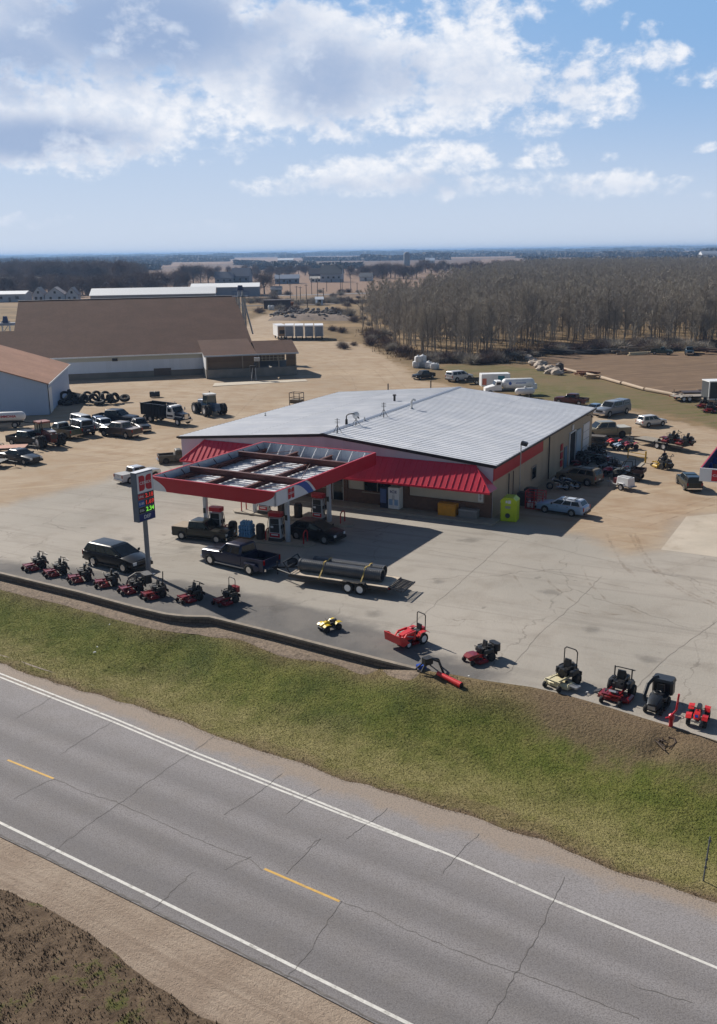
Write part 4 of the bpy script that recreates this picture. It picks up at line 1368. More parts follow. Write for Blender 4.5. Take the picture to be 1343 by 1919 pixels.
 def ibeam(a, b, h, w, nm='beam'):
  a, b = Vector(a), Vector(b)
  d = (b - a).normalized()
  s = Vector((-d.y, d.x, 0))
  mb = MB()
  for zz, ww, hh in ((h - 0.03, w, 0.06), (h / 2, 0.05, h), (0.03, w, 0.06)):
   q = []
   for p in (a, b):
    for sx, sz in ((-1, -1), (1, -1), (1, 1), (-1, 1)):
     q.append(p + s * (sx * ww / 2) + Vector((0, 0, zz + sz * hh / 2 * 0.98)))
   mb.add(q, [(0, 1, 2, 3), (7, 6, 5, 4), (0, 4, 5, 1), (1, 5, 6, 2), (2, 6, 7, 3), (3, 7, 4, 0)])
  mb.build(nm, BROWNSTEEL, root)
 zb = CB + 0.2
 for y in (-3.1, 3.2):
  ibeam((-hx + 0.35, y, zb + 0.28), (hx - 0.3, y, zb + 0.28), 0.5, 0.3)
 for x in (-4.9, -1.75, 1.6, 4.75):
  ibeam((x, -hy + 0.3, zb), (x, hy - 0.4, zb), 0.36, 0.24, 'purlin')
 for i in range(9):
  br = MB()
  x = -hx + 0.9 + i * (CW - 1.8) / 8
  br.cyl((x, hy - 0.16, CT - 0.06), (x, hy - 0.95, CB + 0.2), 0.045, n=5)
  br.build('brace', WHITE, root)
 for i in range(7):
  y = -hy + 1.4 + i * (CD - 2.6) / 6
  MB().cyl((-hx + 0.16, y, CT - 0.1), (-hx + 0.8, y, CB + 0.2), 0.035, n=5).build('tie_rod', BROWNSTEEL, root)
  MB().cyl((hx - 0.16, y, CT - 0.1), (hx - 0.8, y, CB + 0.2), 0.035, n=5).build('tie_rod', BROWNSTEEL, root)
 for a, b in (((-4.6, -hy + 0.4), (-2.0, -3.3)), ((2.0, -hy + 0.4), (4.6, -3.3)), ((-1.5, -3.0), (1.4, 3.0)), ((1.9, 3.0), (4.6, -2.9)), ((-4.7, 3.4), (-2.0, hy - 0.6))):
  MB().cyl((*a, CB + 0.62), (*b, CB + 0.62), 0.025, n=5).build('tie_rod', BROWNSTEEL, root)
 # columns
 colm = mat('column_white', L(178, 184, 194), 0.5, 0.1, var=0.06, dirt=L(120, 112, 104), dirtamt=0.3)
 M = Matrix.Rotation(-CAN_A, 4, 'Z')
 for q in (G(388, 1003), G(540, 1018), G(617, 980), G(478, 962)):
  p = M @ (q - CAN_C)
  MB().box((p.x, p.y, CB / 2 + 0.07), (0.3, 0.3, CB + 0.1), bev=0.04).build('column', colm, root)
  MB().box((p.x, p.y - 0.17, 2.0), (0.2, 0.06, 0.4)).build('extinguisher_box', BLACK, root)
 return root
CANOPY = make_canopy()
def make_pump(p, a, label):
 t = thing('fuel_pump', label, 'fuel pump', p, a, 'fuel pumps under the canopy')
 MB().box((0, 0, 0.12), (1.05, 0.62, 0.24)).build('plinth', pm((60, 60, 62)), t)
 body = pm((196, 198, 202), 0.4)
 MB().box((0, 0, 1.0), (0.92, 0.54, 1.52), bev=0.05).build('cabinet', body, t)
 MB().box((0, 0, 2.03), (1.06, 0.64, 0.3), bev=0.1).build('header', RED, t)
 for s in (-1, 1):
  MB().box((0, s * 0.285, 1.52), (0.7, 0.03, 0.42)).build('display_panel', BLACK, t)
  f = MB().box((0, s * 0.285, 0.98), (0.74, 0.03, 0.6)).build('keypad_panel', pm((44, 46, 52)), t)
  MB().box((-0.2, s * 0.304, 1.1), (0.22, 0.012, 0.16)).build('price_label', SIGNWHITE, f)
  MB().box((0, s * 0.285, 0.46), (0.8, 0.03, 0.3)).build('lower_panel', RED, t)
  MB().box((0, s * 0.303, 0.5), (0.55, 0.01, 0.1)).build('price_label', SIGNWHITE, t)
  for q in (-1, 1):
   MB().tube([(q * 0.5, s * 0.1, 1.9), (q * 0.62, s * 0.12, 1.3), (q * 0.6, s * 0.14, 0.5), (q * 0.52, s * 0.16, 0.9), (q * 0.5, s * 0.16, 1.1)], 0.022, 5).build('hose', BLACK, t)
  MB().box((0.51, s * 0.16, 1.12), (0.08, 0.1, 0.26)).build('nozzle', BLACK, t)
def trash_can(p, a, label):
 t = thing('trash_can', label, 'trash can', p, a, 'trash cans on the pump islands')
 MB().box((0, 0, 0.5), (0.56, 0.56, 1.0), bev=0.1, top=(1.04, 1.04)).build('bin_body', pm((52, 40, 36)), t)
 MB().box((0, 0, 1.08), (0.6, 0.6, 0.16), bev=0.12, top=(0.7, 0.7)).build('lid', pm((34, 30, 30)), t)
def hoop(p, a, label, h=0.95, w=0.7):
 t = thing('hoop_bollard', label, 'bollard', p, a, 'red hoop bollards at the pump islands')
 pt = [(-w / 2, 0, -0.1), (-w / 2, 0, h * 0.75)] + [(-w / 2 * math.cos(x), 0, h * 0.75 + h * 0.25 * math.sin(x)) for x in (0.5, 1.1, 1.57, 2.04, 2.64)] + [(w / 2, 0, h * 0.75), (w / 2, 0, -0.1)]
 MB().tube(pt, 0.05, 8).build('hoop', mat_red(), t, 50)
 mb = MB()
 for s in (-1, 1):
  mb.cyl((s * w / 2, 0, 0), (s * w / 2, 0, 0.04), 0.1, n=10)
 mb.build('base_plate', STEEL, t)
def mat_red():
 if 'red' not in MATS:
  MATS['red'] = mat('bollard_red', L(172, 26, 34), 0.45, var=0.12)
 return MATS['red']
def make_islands():
 A, B, C_, D = G(388, 1003), G(540, 1018), G(617, 980), G(478, 962)
 ang1 = math.atan2(B.y - A.y, B.x - A.x)
 for nm, a, b in (('pump_island', A, B), ('pump_island', D, C_)):
  m = (a + b) / 2
  o = MB().box((0, 0, 0.07), ((b - a).length + 4.2, 1.35, 0.15), bev=0.5).build(nm, CONC)
  o.location, o.rotation_euler.z = m, math.atan2(b.y - a.y, b.x - a.x)
  structure(o)
 def on(a, b, f, off=0.0):
  d = (b - a)
  p = a + d * f
  q = d.normalized()
  p = p + Vector((-q.y, q.x, 0)) * off
  return Vector((p.x, p.y, 0.145))
 L1 = (B - A).length
 make_pump(on(A, B, 0.9 / L1), ang1, 'white fuel pump with red header beside the front left canopy column')
 make_pump(on(A, B, 1 - 0.95 / L1), ang1, 'white fuel pump with red header beside the front right canopy column')
 ang2 = math.atan2(C_.y - D.y, C_.x - D.x)
 L2 = (C_ - D).length
 make_pump(on(D, C_, 0.95 / L2), ang2, 'white fuel pump with red base beside the rear left canopy column')
 make_pump(on(D, C_, 1 - 0.95 / L2), ang2, 'white fuel pump with red header beside the rear right canopy column')
 trash_can(on(A, B, 2.25 / L1), ang1, 'dark brown trash can on the front island left of the blue jug stack')
 trash_can(on(A, B, 4.55 / L1), ang1, 'dark brown trash can on the front island right of the blue jug stack')
 trash_can(on(D, C_, 4.15 / L2), ang2, 'dark trash can nearer the rear right fuel pump of a pair')
 trash_can(on(D, C_, 2.6 / L2), ang2, 'dark trash can nearer the middle of the rear pump island')
 hoop(on(A, B, 1.75 / L1, -0.1), ang1 + 1.57, 'red hoop bollard beside the left trash can on the front island', 0.85)
 hoop(on(A, B, 5.15 / L1), ang1 + 1.57, 'red hoop bollard beside the right trash can on the front island', 0.85)
 hoop(on(A, B, 1 + 1.4 / L1), ang1 + 1.57, 'red hoop bollard closing the right end of the front island')
 hoop(on(D, C_, -1.1 / L2), ang2 + 1.57, 'red hoop bollard closing the left end of the rear island')
 hoop(on(D, C_, 1 + 1.2 / L2), ang2 + 1.57, 'red hoop bollard closing the right end of the rear island')
 # stack of blue jugs
 t = thing('jug_pallet', 'shrink-wrapped stack of pale blue fluid jugs on the front pump island', 'pallet', on(A, B, 3.4 / L1), ang1)
 mb = MB()
 for k in range(3):
  mb.box((0, -0.4 + 0.4 * k, 0.05), (1.1, 0.1, 0.1))
 mb.box((0, 0, 0.12), (1.1, 0.95, 0.04))
 mb.build('pallet_base', pm((128, 104, 76)), t)
 jm = mat('blue_jugs', L(96, 150, 196), 0.3, var=0.25, scale=7)
 wm = mat('jug_cap', L(190, 205, 222), 0.4)
 mb, cp = MB(), MB()
 for lv, (nx, ny) in enumerate(((5, 4), (5, 4), (5, 4), (4, 3))):
  for i in range(nx):
   for j in range(ny):
    x, y = (i - (nx - 1) / 2) * 0.205, (j - (ny - 1) / 2) * 0.225
    z = 0.14 + lv * 0.295
    mb.box((x, y, z + 0.11), (0.185, 0.2, 0.22), bev=0.04)
    mb.box((x, y, z + 0.25), (0.12, 0.13, 0.06), bev=0.03, top=(0.5, 0.5))
    cp.cyl((x, y, z + 0.28), (x, y, z + 0.3), 0.03, n=6)
 j = mb.build('jugs', jm, t)
 cp.build('caps', wm, j)
make_islands()
def make_price_sign():
 A_ = R(57.5)
 base = G(279, 1077)
 root = thing('price_sign', 'tall pole sign with red emblem, fuel prices in red and green and blue bottom panel', 'sign', base, A_)
 # local x runs along the face to the right of the reader, -y faces the reader
 grey = mat('sign_cabinet', L(92, 104, 122), 0.5, 0.2, var=0.08)
 W, D, Z0, Z1 = 1.55, 0.5, 3.85, 7.15
 MB().cyl((0, 0, 0), (0, 0, Z0 + 0.05), 0.17, 0.16, n=14).build('pole', mat('sign_pole', L(120, 124, 134), 0.5, 0.3, var=0.1), root, 40)
 MB().box((0, 0, 0.03), (0.6, 0.6, 0.06)).build('base_plate', STEEL, root)
 c = MB().box((0, 0, (Z0 + Z1) / 2), (W, D, Z1 - Z0), bev=0.03).build('cabinet', grey, root)
 MB().box((0, 0, Z1 + 0.012), (W + 0.02, D + 0.02, 0.03)).build('top_cap', SIGNWHITE, root)
 black = mat('display_black', (0.01, 0.01, 0.012, 1), 0.25)
 redled = mat('red_led', (0.25, 0.01, 0.01, 1), 0.4, emit=((1.0, 0.06, 0.05, 1), 0.28))
 grnled = mat('green_led', (0.05, 0.3, 0.02, 1), 0.4, emit=((0.3, 1.0, 0.1, 1), 0.5))
 for s in (-1, 1):
  y = s * (D / 2)
  rt, up = Vector((-s, 0, 0)), Vector((0, 0, 1))
  nrm = Vector((0, s, 0))
  def P(x0, x1, z0, z1, m, nm, par=root, d=0.012):
   q = [Vector((0, y, 0)) + rt * a + up * b + nrm * 0.001 for a, b in ((x0, z0), (x1, z0), (x1, z1), (x0, z1))]
   return MB().panel(q, d, 0).build(nm, m, par)
  P(-0.71, 0.71, 5.78, 7.08, SIGNWHITE, 'emblem_panel')
  cenex_mark(root, Vector((0, y, 6.42)) + nrm * 0.012, rt, up, 1.22, 1.06)
  rows = ((5.34, 5.72, RED, 'UNL', redled, '2.18'), (4.88, 5.26, SIGNBLUE, 'E-85', redled, '1.69'), (4.42, 4.80, black, 'DSL', grnled, '2.34'))
  for z0, z1, lm, lt, dm, dt in rows:
   p = P(-0.7, -0.16, z0, z1, lm, 'grade_panel')
   lettering(lt, 0.22, SIGNWHITE, root, Vector((0, y, (z0 + z1) / 2)) + rt * -0.43 + nrm * 0.02, rt, up, 0.002, width=0.42)
   P(-0.13, 0.71, z0, z1, black, 'price_panel')
   lettering(dt, 0.4, dm, root, Vector((0, y, (z0 + z1) / 2)) + rt * 0.29 + nrm * 0.02, rt, up, 0.008, width=0.72)
  P(-0.71, 0.71, 3.9, 4.36, NAVY, 'bottom_panel')
  lettering('DEF', 0.34, SIGNWHITE, root, Vector((0, y, 4.13)) + nrm * 0.02, rt, up, 0.003, width=0.62)
make_price_sign()
def make_front_goods():
 # ice merchandiser and vending machine against the front
 t = thing('ice_freezer', 'white ice freezer with blue lettered doors standing against the brick front', 'ice freezer', sta(-8.25, -0.6, 0.12), STA_A)
 MB().box((0, 0, 0.95), (1.0, 0.8, 1.8), bev=0.03).build('cabinet', WHITE, t)
 for s in (-1, 1):
  d = MB().box((s * 0.245, -0.41, 0.95), (0.46, 0.04, 1.55)).build('door', SIGNWHITE, t)
  MB().box((s * 0.06, -0.44, 1.0), (0.03, 0.03, 0.4)).build('handle', STEEL, d)
  MB().box((s * 0.25, -0.434, 0.62), (0.34, 0.01, 0.5)).build('picture_panel', pm((130, 160, 196)), d)
 lettering('ICE', 0.3, NAVY, t, (0, -0.44, 1.5), (1, 0, 0), (0, 0, 1), 0.006, 0.62)
 t = thing('vending_machine', 'dark blue drinks machine beside the white ice freezer', 'vending machine', sta(-9.15, -0.55, 0.12), STA_A)
 MB().box((0, 0, 0.9), (0.8, 0.75, 1.75), bev=0.03).build('cabinet', pm((24, 34, 64)), t)
 MB().box((-0.08, -0.39, 1.05), (0.55, 0.03, 1.2)).build('front_panel', pm((70, 92, 140), 0.3), t)
 MB().box((0.3, -0.39, 1.05), (0.12, 0.035, 0.6)).build('coin_panel', BLACK, t)
 t = thing('salt_bin', 'yellow storage bin with sloping lid against the brick front', 'storage bin', sta(-3.55, -0.62, 0.12), STA_A)
 MB().box((0, 0, 0.42), (1.5, 0.75, 0.84), bev=0.04, top=(1.03, 1.03)).build('bin_body', pm((206, 140, 24), 0.5), t)
 MB().box((0, 0, 0.92), (1.6, 0.82, 0.16), bev=0.06, top=(0.94, 0.8)).build('lid', pm((196, 132, 22), 0.5), t)
 t = thing('storage_chest', 'low grey storage chest beside the yellow bin', 'storage chest', sta(-1.75, -0.62, 0.12), STA_A)
 MB().box((0, 0, 0.3), (1.55, 0.7, 0.58), bev=0.04).build('chest_body', pm((124, 122, 122), 0.6), t)
 MB().box((0, 0, 0.63), (1.62, 0.76, 0.1), bev=0.05, top=(0.95, 0.85)).build('lid', pm((140, 138, 138), 0.6), t)
 # lime donation bin at the corner
 p = (G(940, 976) + G(966, 979)) / 2
 t = thing('collection_bin', 'lime green steel collection bin at the store corner', 'collection bin', p + Vector((0.15, 0.5, 0)), STA_A + 0.12)
 lime = mat('lime_paint', L(176, 196, 20), 0.45, var=0.08, scale=2)
 MB().box((0, 0, 0.78), (1.3, 1.2, 1.5), bev=0.08).build('bin_body', lime, t)
 mb = MB()
 mb.prism([(-0.65, 1.53), (0.65, 1.53), (0.65, 1.7), (0.36, 1.95), (-0.36, 1.95), (-0.65, 1.7)], -0.6, 0.6)
 mb.build('hood', lime, t)
 MB().box((0.08, -0.62, 1.62), (0.22, 0.03, 0.26)).build('notice', SIGNWHITE, t)
 MB().box((-0.15, -0.612, 1.62), (0.16, 0.02, 0.2)).build('notice', SIGNWHITE, t)
 MB().box((-0.05, -0.612, 1.18), (0.42, 0.02, 0.2)).build('chute', pm((150, 152, 140)), t)
 MB().lathe([(0.02, 0), (0.2, 0), (0.2, 0.02), (0.02, 0.02)], 14, axis='Y', c=(-0.05, -0.63, 0.5)).build('badge', pm((30, 48, 60)), t)
 for k, (a, b) in enumerate(((0.9, 5.2), (0.95, 6.9))):
  t = thing('condenser_unit', ('dark air conditioning unit nearest the lime bin' if k == 0 else 'dark air conditioning unit beside the red cylinder cage'), 'air conditioner', sta(a, b), STA_A, 'air conditioning units along the right wall')
  MB().box((0, 0, 0.55), (0.95, 0.95, 1.1), bev=0.05).build('casing', pm((58, 60, 66)), t)
  MB().lathe([(0.05, 1.1), (0.38, 1.1), (0.4, 1.16), (0.05, 1.16)], 14).build('fan_grille', BLACK, t)
  MB().box((0, 0, -0.0), (1.05, 1.05, 0.12)).build('pad', CONC, t)
 t = thing('cylinder_cage', 'red steel mesh cage for gas cylinders along the right wall', 'cage', G(1003, 956) + Vector((0.1, 0.6, 0)), STA_A)
 mb = MB()
 for x in (-0.75, 0, 0.75):
  for y in (-0.4, 0.4):
   mb.box((x, y, 0.75), (0.06, 0.06, 1.5))
 for z in (0.05, 0.55, 1.0, 1.48):
  for y in (-0.4, 0.4):
   mb.box((0, y, z), (1.56, 0.05, 0.05))
  for x in (-0.75, 0.75):
   mb.box((x, 0, z), (0.05, 0.8, 0.05))
 for i in range(14):
  mb.box((-0.7 + i * 0.108, -0.4, 0.75), (0.015, 0.015, 1.45))
 mb.build('cage_frame', mat_red(), t)
 for i in range(4):
  for j in range(2):
   cc = (-0.54 + 0.36 * i, -0.15 + 0.32 * j)
   MB().lathe([(0.1, 0.05), (0.14, 0.12), (0.14, 0.4), (0.06, 0.5), (0.06, 0.56)], 10, c=(cc[0], cc[1], 0.05)).build('gas_cylinder', WHITE, t, 40)
make_front_goods()
def make_second_canopy():
 # a second small fuel canopy that reaches in from the right; its fascia bears the same mark
 p = G(1310.5, 889, 4.45)
 t = thing('diesel_canopy', 'end of a second open canopy with white emblem fascia at the right edge', 'canopy', (p.x, p.y, 0), STA_A)
 W, D = 7.5, 9.0
 fi = mat('fascia_back_navy', L(40, 44, 92), 0.5)
 z0, z1 = 3.95, 4.95
 m1 = MB()
 m1.box((W / 2, 0.05, (z0 + z1) / 2), (W, 0.1, z1 - z0))
 f = m1.build('fascia', SIGNWHITE, t)
 MB().box((W / 2, 0.115, (z0 + z1) / 2), (W - 0.02, 0.03, z1 - z0 - 0.02)).build('fascia_back', fi, t)
 cenex_mark(t, (1.55, -0.0, (z0 + z1) / 2), (1, 0, 0), (0, 0, 1), 1.5, 0.9)
 MB().box((0.05, D / 2 + 0.1, (z0 + z1) / 2), (0.1, D, z1 - z0)).build('fascia', RED, t)
 MB().box((0.115, D / 2 + 0.1, (z0 + z1) / 2), (0.03, D, z1 - z0 - 0.02)).build('fascia_back', fi, t)
 MB().box((W / 2, D, (z0 + z1) / 2), (W - 0.4, 0.1, z1 - z0)).build('fascia', fi, t)
 MB().box((W / 2, D / 2, z0 + 0.06), (W - 0.3, D - 0.3, 0.08)).build('ceiling_deck', pm((70, 44, 44)), t)
 for y in (2.2, 6.8):
  MB().box((W / 2 + 1.5, y, z0 / 2), (0.3, 0.3, z0)).build('column', WHITE, t)
 mb = MB()
 for k in range(4):
  mb.box((0.35, 1.2 + 2.1 * k, z0 + 0.5), (0.4, 0.08, 0.5), top=(0.3, 1))
 mb.build('brace', SIGNBLUE, t)
make_second_canopy()
# ------------------------------------------------------------------ road vehicles
WHEELS = {}
def wheel_meshes(r, w, rimc):
 k = (r, w, rimc)
 if k not in WHEELS:
  ty = MB().lathe([(r * 0.62, -w / 2), (r * 0.93, -w / 2), (r, -w * 0.36), (r, w * 0.36), (r * 0.93, w / 2), (r * 0.62, w / 2)], 20, axis='Y', closed=True).mesh('tyre', TYRE, 50)
  mb = MB()
  for s in (-1, 1):
   mb.lathe([(r * 0.63, s * w * 0.42), (r * 0.56, s * w * 0.45), (r * 0.5, s * w * 0.3), (r * 0.2, s * w * 0.36), (r * 0.16, s * w * 0.46), (0.01, s * w * 0.46)], 14, axis='Y')
  rm = mb.mesh('rim', {'steel': STEEL, 'chrome': CHROME, 'black': BLACK, 'white': WHITE}.get(rimc, STEEL), 40)
  WHEELS[k] = (ty, rm)
 return WHEELS[k]
def wheel(par, x, y, r, w=0.24, rimc='steel', name='wheel'):
 ty, rm = wheel_meshes(r, w, rimc)
 t = obj(name, ty, par)
 t.location = (x, y, r)
 obj('rim', rm, t)
 return t
def body_ring(x, w, zb, zt, cr=0.07, tuck=0.1):
 """cross-section of a car body: tucked sill, full belt, rounded shoulder"""
 h = zt - zb
 pts_ = [(-w + tuck, zb), (-w + 0.02, zb + h * 0.22), (-w, zb + h * 0.55), (-w + 0.03, zt - cr), (-w + 0.06 + cr, zt), (0, zt + 0.02)]
 pts_ += [(-a, b) for a, b in pts_[-2::-1]]
 return [(x, a, b) for a, b in pts_]
def vehicle(label, kind, rgb, p, heading, cat, group=None, rim='steel', name=None, opts=None):
 """kind: pickup (ext cab), crew, single, suv, wagon, sedan, van. x points forward, origin on the ground"""
 K = dict(
  pickup=dict(L=5.6, W=0.97, wb=3.6, fo=0.95, hood=1.12, belt=1.18, roof=1.82, cab=(1.15, -1.15), top=(0.45, -1.02), bed=True, r=0.39, gl=2),
  crew=dict(L=5.9, W=1.0, wb=3.85, fo=0.98, hood=1.18, belt=1.24, roof=1.92, cab=(1.45, -1.2), top=(0.7, -1.05), bed=True, r=0.41, gl=2),
  single=dict(L=5.2, W=0.98, wb=3.3, fo=0.92, hood=1.12, belt=1.18, roof=1.8, cab=(1.0, -0.35), top=(0.4, -0.25), bed=True, r=0.38, gl=1),
  suv=dict(L=5.0, W=0.97, wb=2.95, fo=0.95, hood=1.06, belt=1.12, roof=1.76, cab=(1.25, -2.4), top=(0.35, -2.12), bed=False, r=0.38, gl=3),
  wagon=dict(L=4.75, W=0.87, wb=2.65, fo=0.95, hood=0.9, belt=0.98, roof=1.5, cab=(1.15, -2.25), top=(0.3, -1.85), bed=False, r=0.32, gl=3),
  sedan=dict(L=4.8, W=0.89, wb=2.75, fo=0.95, hood=0.86, belt=0.94, roof=1.42, cab=(1.2, -1.75), top=(0.25, -0.95), bed=False, r=0.32, gl=2),
  van=dict(L=5.3, W=0.98, wb=3.1, fo=0.85, hood=1.15, belt=1.2, roof=2.0, cab=(1.7, -2.6), top=(1.0, -2.45), bed=False, r=0.37, gl=3),
 )[kind].copy()
 K.update(opts or {})
 o = K
 Lh = o['L'] / 2
 W = o['W']
 t = thing(name or {'suv': 'parked_suv', 'wagon': 'station_wagon', 'sedan': 'parked_car', 'van': 'parked_van'}.get(kind, 'pickup_truck'), label, cat, p, heading, group)
 fit = SPOT.pop('d', None)
 fit = min(1.0, max(0.72, fit / o['wb'])) if fit else 0.82
 t.scale = (fit,) * 3
 pt = paint(rgb) if not o.get('dull') else paint(rgb, 0.55, 0.1, 0.0)
 xf = Lh
 fw = xf - o['fo']
 rw = fw - o['wb']
 r = o['r']
 zs = r * 0.78
 bed = o['bed']
 cab0, cab1 = o['cab']
 xe = -Lh
 rows = [(xf, W * 0.82, zs + 0.12, o['hood'] - 0.22), (xf - 0.08, W * 0.93, zs, o['hood'] - 0.1), (xf - 0.45, W * 0.98, zs, o['hood'] - 0.02), (cab0 + 0.12, W, zs, o['belt'] - 0.03), (cab0 - 0.1, W, zs - 0.02, o['belt'])]
 if bed:
  rows += [(cab1 - 0.02, W, zs - 0.02, o['belt'])]
 else:
  rows += [(xe + 0.5, W, zs, o['belt']), (xe + 0.1, W * 0.97, zs, o['belt'] - (0.0 if kind != 'sedan' else 0.02)), (xe, W * 0.88, zs + 0.1, o['belt'] - 0.12)]
 mb = MB().loft([body_ring(*q) for q in rows])
 # wheel openings read as dark arches set into the sides
 b = mb.build('body', pt, t, 35)
 ar = MB()
 for x in ((fw,) if bed else (fw, rw)):
  for s in (-1, 1):
   ar.lathe([(r * 1.02, 0), (r * 1.2, 0.0), (r * 1.2, 0.02), (r * 1.02, 0.02)], 18, axis='Y', c=(x, s * (W + 0.002) - (0.01), r + 0.02), closed=True)
   ar.lathe([(0.01, 0), (r * 1.12, 0)], 18, axis='Y', c=(x, s * (W + 0.004), r + 0.02))
 ar.build('wheel_arches', BLACK, t)
 # cabin
 belt, roof = o['belt'], o['roof']
 t0, t1 = o['top']
 wb_, wt = W - 0.07, W - 0.22
 rm = roof - 0.07
 f = 0.9
 def ring(x0, x1, w, z):
  return [(x0, -w, z), (x0, w, z), (x1, w, z), (x1, -w, z)]
 r0, r1, r2 = ring(cab0, cab1, wb_, belt - 0.04), ring(t0 + 0.06, t1 - 0.03, wt + 0.02, rm), ring(t0 - 0.12, t1 + 0.12, wt - 0.14, roof)
 c = MB().loft([r0, r1, r2])
 roofm = paint(o['roofrgb']) if o.get('roofrgb') else pt
 cbn = c.build('cabin', roofm, t, 60)
 bv = cbn.modifiers.new('soft_edges', 'BEVEL')
 bv.width, bv.segments, bv.limit_method = 0.07, 3, 'NONE'
 P = [Vector(q) for q in r0]
 Q = [Vector(q) for q in r1]
 def win(i, j, u0, u1, v0, v1, nm):
  a, b2, c2, d2 = P[i], P[j], Q[j], Q[i]
  def pt_(u, v):
   return (a * (1 - u) + b2 * u) * (1 - v) + (d2 * (1 - u) + c2 * u) * v
  MB().panel([pt_(u0, v0), pt_(u1, v0), pt_(u1, v1), pt_(u0, v1)], 0.012).build(nm, GLASS, t)
 win(0, 1, 0.06, 0.94, 0.08, 0.95, 'windscreen')
 win(2, 3, 0.1, 0.9, 0.22 if not bed else 0.15, 0.92, 'rear_window')
 n = o['gl']
 lims = {1: [(0.1, 0.9)], 2: [(0.08, 0.5), (0.54, 0.92)], 3: [(0.09, 0.36), (0.39, 0.64), (0.67, 0.93)]}[n]
 for a, b2 in lims:
  win(1, 2, a, b2, 0.14, 0.92, 'side_window')
  win(3, 0, 1 - b2, 1 - a, 0.14, 0.92, 'side_window')
 # wheels
 for x in (fw, rw):
  for s in (-1, 1):
   wheel(t, x, s * (W - 0.065), r, 0.25 if r > 0.34 else 0.21, rim)
 if o.get('dual'):
  for s in (-1, 1):
   wheel(t, rw, s * (W + 0.19), r, 0.24, rim)
 # bumpers, lamps, grille
 bmp = CHROME if o.get('chrome', bed) else BLACK
 MB().box((xf + 0.03, 0, zs + 0.14), (0.16, W * 1.84, 0.2), bev=0.05).build('bumper', bmp, t)
 MB().box((xe - 0.04, 0, zs + 0.16), (0.16, W * 1.8, 0.18), bev=0.05).build('bumper', bmp, t)
 gz = (zs + 0.3 + o['hood'] - 0.28) / 2 + 0.05
 MB().box((xf - 0.01, 0, gz), (0.06, W * 1.05, 0.26), bev=0.02).build('grille', BLACK if not o.get('chromegrille') else CHROME, t)
 for s in (-1, 1):
  MB().box((xf - 0.05, s * W * 0.72, gz + 0.03), (0.12, W * 0.32, 0.2), bev=0.03).build('headlight', CLEARLAMP, t)
  MB().box((xe + 0.02, s * W * 0.87, o['belt'] - 0.22), (0.06, 0.14, 0.34)).build('tail_light', REDLAMP, t)
  MB().box((cab0 - 0.42, s * (W + 0.1), belt + 0.06), (0.1, 0.2, 0.17), bev=0.03).build('mirror', BLACK if not o.get('chrome') else pt, t)
  MB().box(((fw + rw) / 2, s * (W - 0.03), zs + 0.0), (o['wb'] - 2.3 * r, 0.09, 0.09)).build('sill', BLACK if not o.get('step') else STEEL, t)
  for k in range(1 if n == 1 else 2):
   MB().box((cab0 - 0.95 - 1.0 * k, s * (W + 0.008), belt - 0.14), (0.16, 0.02, 0.035)).build('door_handle', BLACK, t)
 if bed:
  # open bed: floor, sides with a wheel bulge, front panel, tailgate
  x0, x1 = cab1 - 0.06, xe + 0.04
  zf, zr = zs + 0.28, o['belt'] - 0.04
  bb = MB()
  bb.box(((x0 + x1) / 2, 0, zf - 0.12), (x0 - x1, W * 1.88, 0.3))
  for s in (-1, 1):
   prof = [body for body in ((x0, zs), (x0, zr), (x1, zr), (x1, zs + 0.12))]
   bb.prism(prof, s * W, s * (W - 0.11))
   if o.get('dual'):
    bb.loft([[(rw + a, s * (W - 0.02), zs + 0.05), (rw + a, s * (W + w_), zs + 0.05), (rw + a, s * (W + w_), r * 2 + h_), (rw + a, s * (W - 0.02), r * 2 + h_ + 0.06)] for a, w_, h_ in ((0.75, 0.02, -0.2), (0.5, 0.24, 0.02), (-0.5, 0.24, 0.02), (-0.75, 0.02, -0.2))])
  bb.box((x0 - 0.03, 0, (zf + zr) / 2), (0.06, W * 1.86, zr - zf))
  bb.build('bed', paint(o['bedrgb']) if o.get('bedrgb') else pt, t)
  MB().box((x0 + (x1 - x0) / 2, 0, zf + 0.035), (x0 - x1 - 0.2, W * 1.72, 0.02)).build('bed_liner', BLACK, t)
  tg = MB().box((x1 + 0.03, 0, (zf + zr) / 2 - 0.05), (0.07, W * 1.72, zr - zf + 0.1)).build('tailgate', pt, t)
  MB().box((x1 - 0.01, 0, zr - 0.14), (0.02, 0.26, 0.06)).build('handle', BLACK, tg)
  aw = MB()
  for s in (-1, 1):
   ww = W + (0.245 if o.get('dual') else 0.0)
   aw.lathe([(0.01, 0), (r * 1.12, 0)], 18, axis='Y', c=(rw, s * (ww + 0.004), r + 0.02))
  aw.build('wheel_arch', BLACK, t)
  if o.get('cover'):
   MB().box(((x0 + x1) / 2, 0, zr + 0.02), (x0 - x1 - 0.02, W * 1.9, 0.05), bev=0.06).build('bed_cover', pm(o['cover'], 0.6), t)
  if o.get('cap'):
   cr = o['cap']
   c0, c1 = x0 - 0.02, x1 + 0.02
   cp = MB().loft([ring(c0, c1, W - 0.06, zr), ring(c0 - 0.04, c1 + 0.08, W - 0.17, roof - 0.08), ring(c0 - 0.12, c1 + 0.2, W - 0.3, roof)]).build('bed_cap', paint(cr), t)
   for s in (-1, 1):
    q = [(c0 - 0.25, s * (W - 0.085), zr + 0.18), (c1 + 0.3, s * (W - 0.085), zr + 0.18), (c1 + 0.36, s * (W - 0.165), roof - 0.16), (c0 - 0.27, s * (W - 0.165), roof - 0.16)]
    if s < 0:
     q = q[::-1]
    MB().panel(q[::-1], 0.03).build('side_window', GLASS, cp)
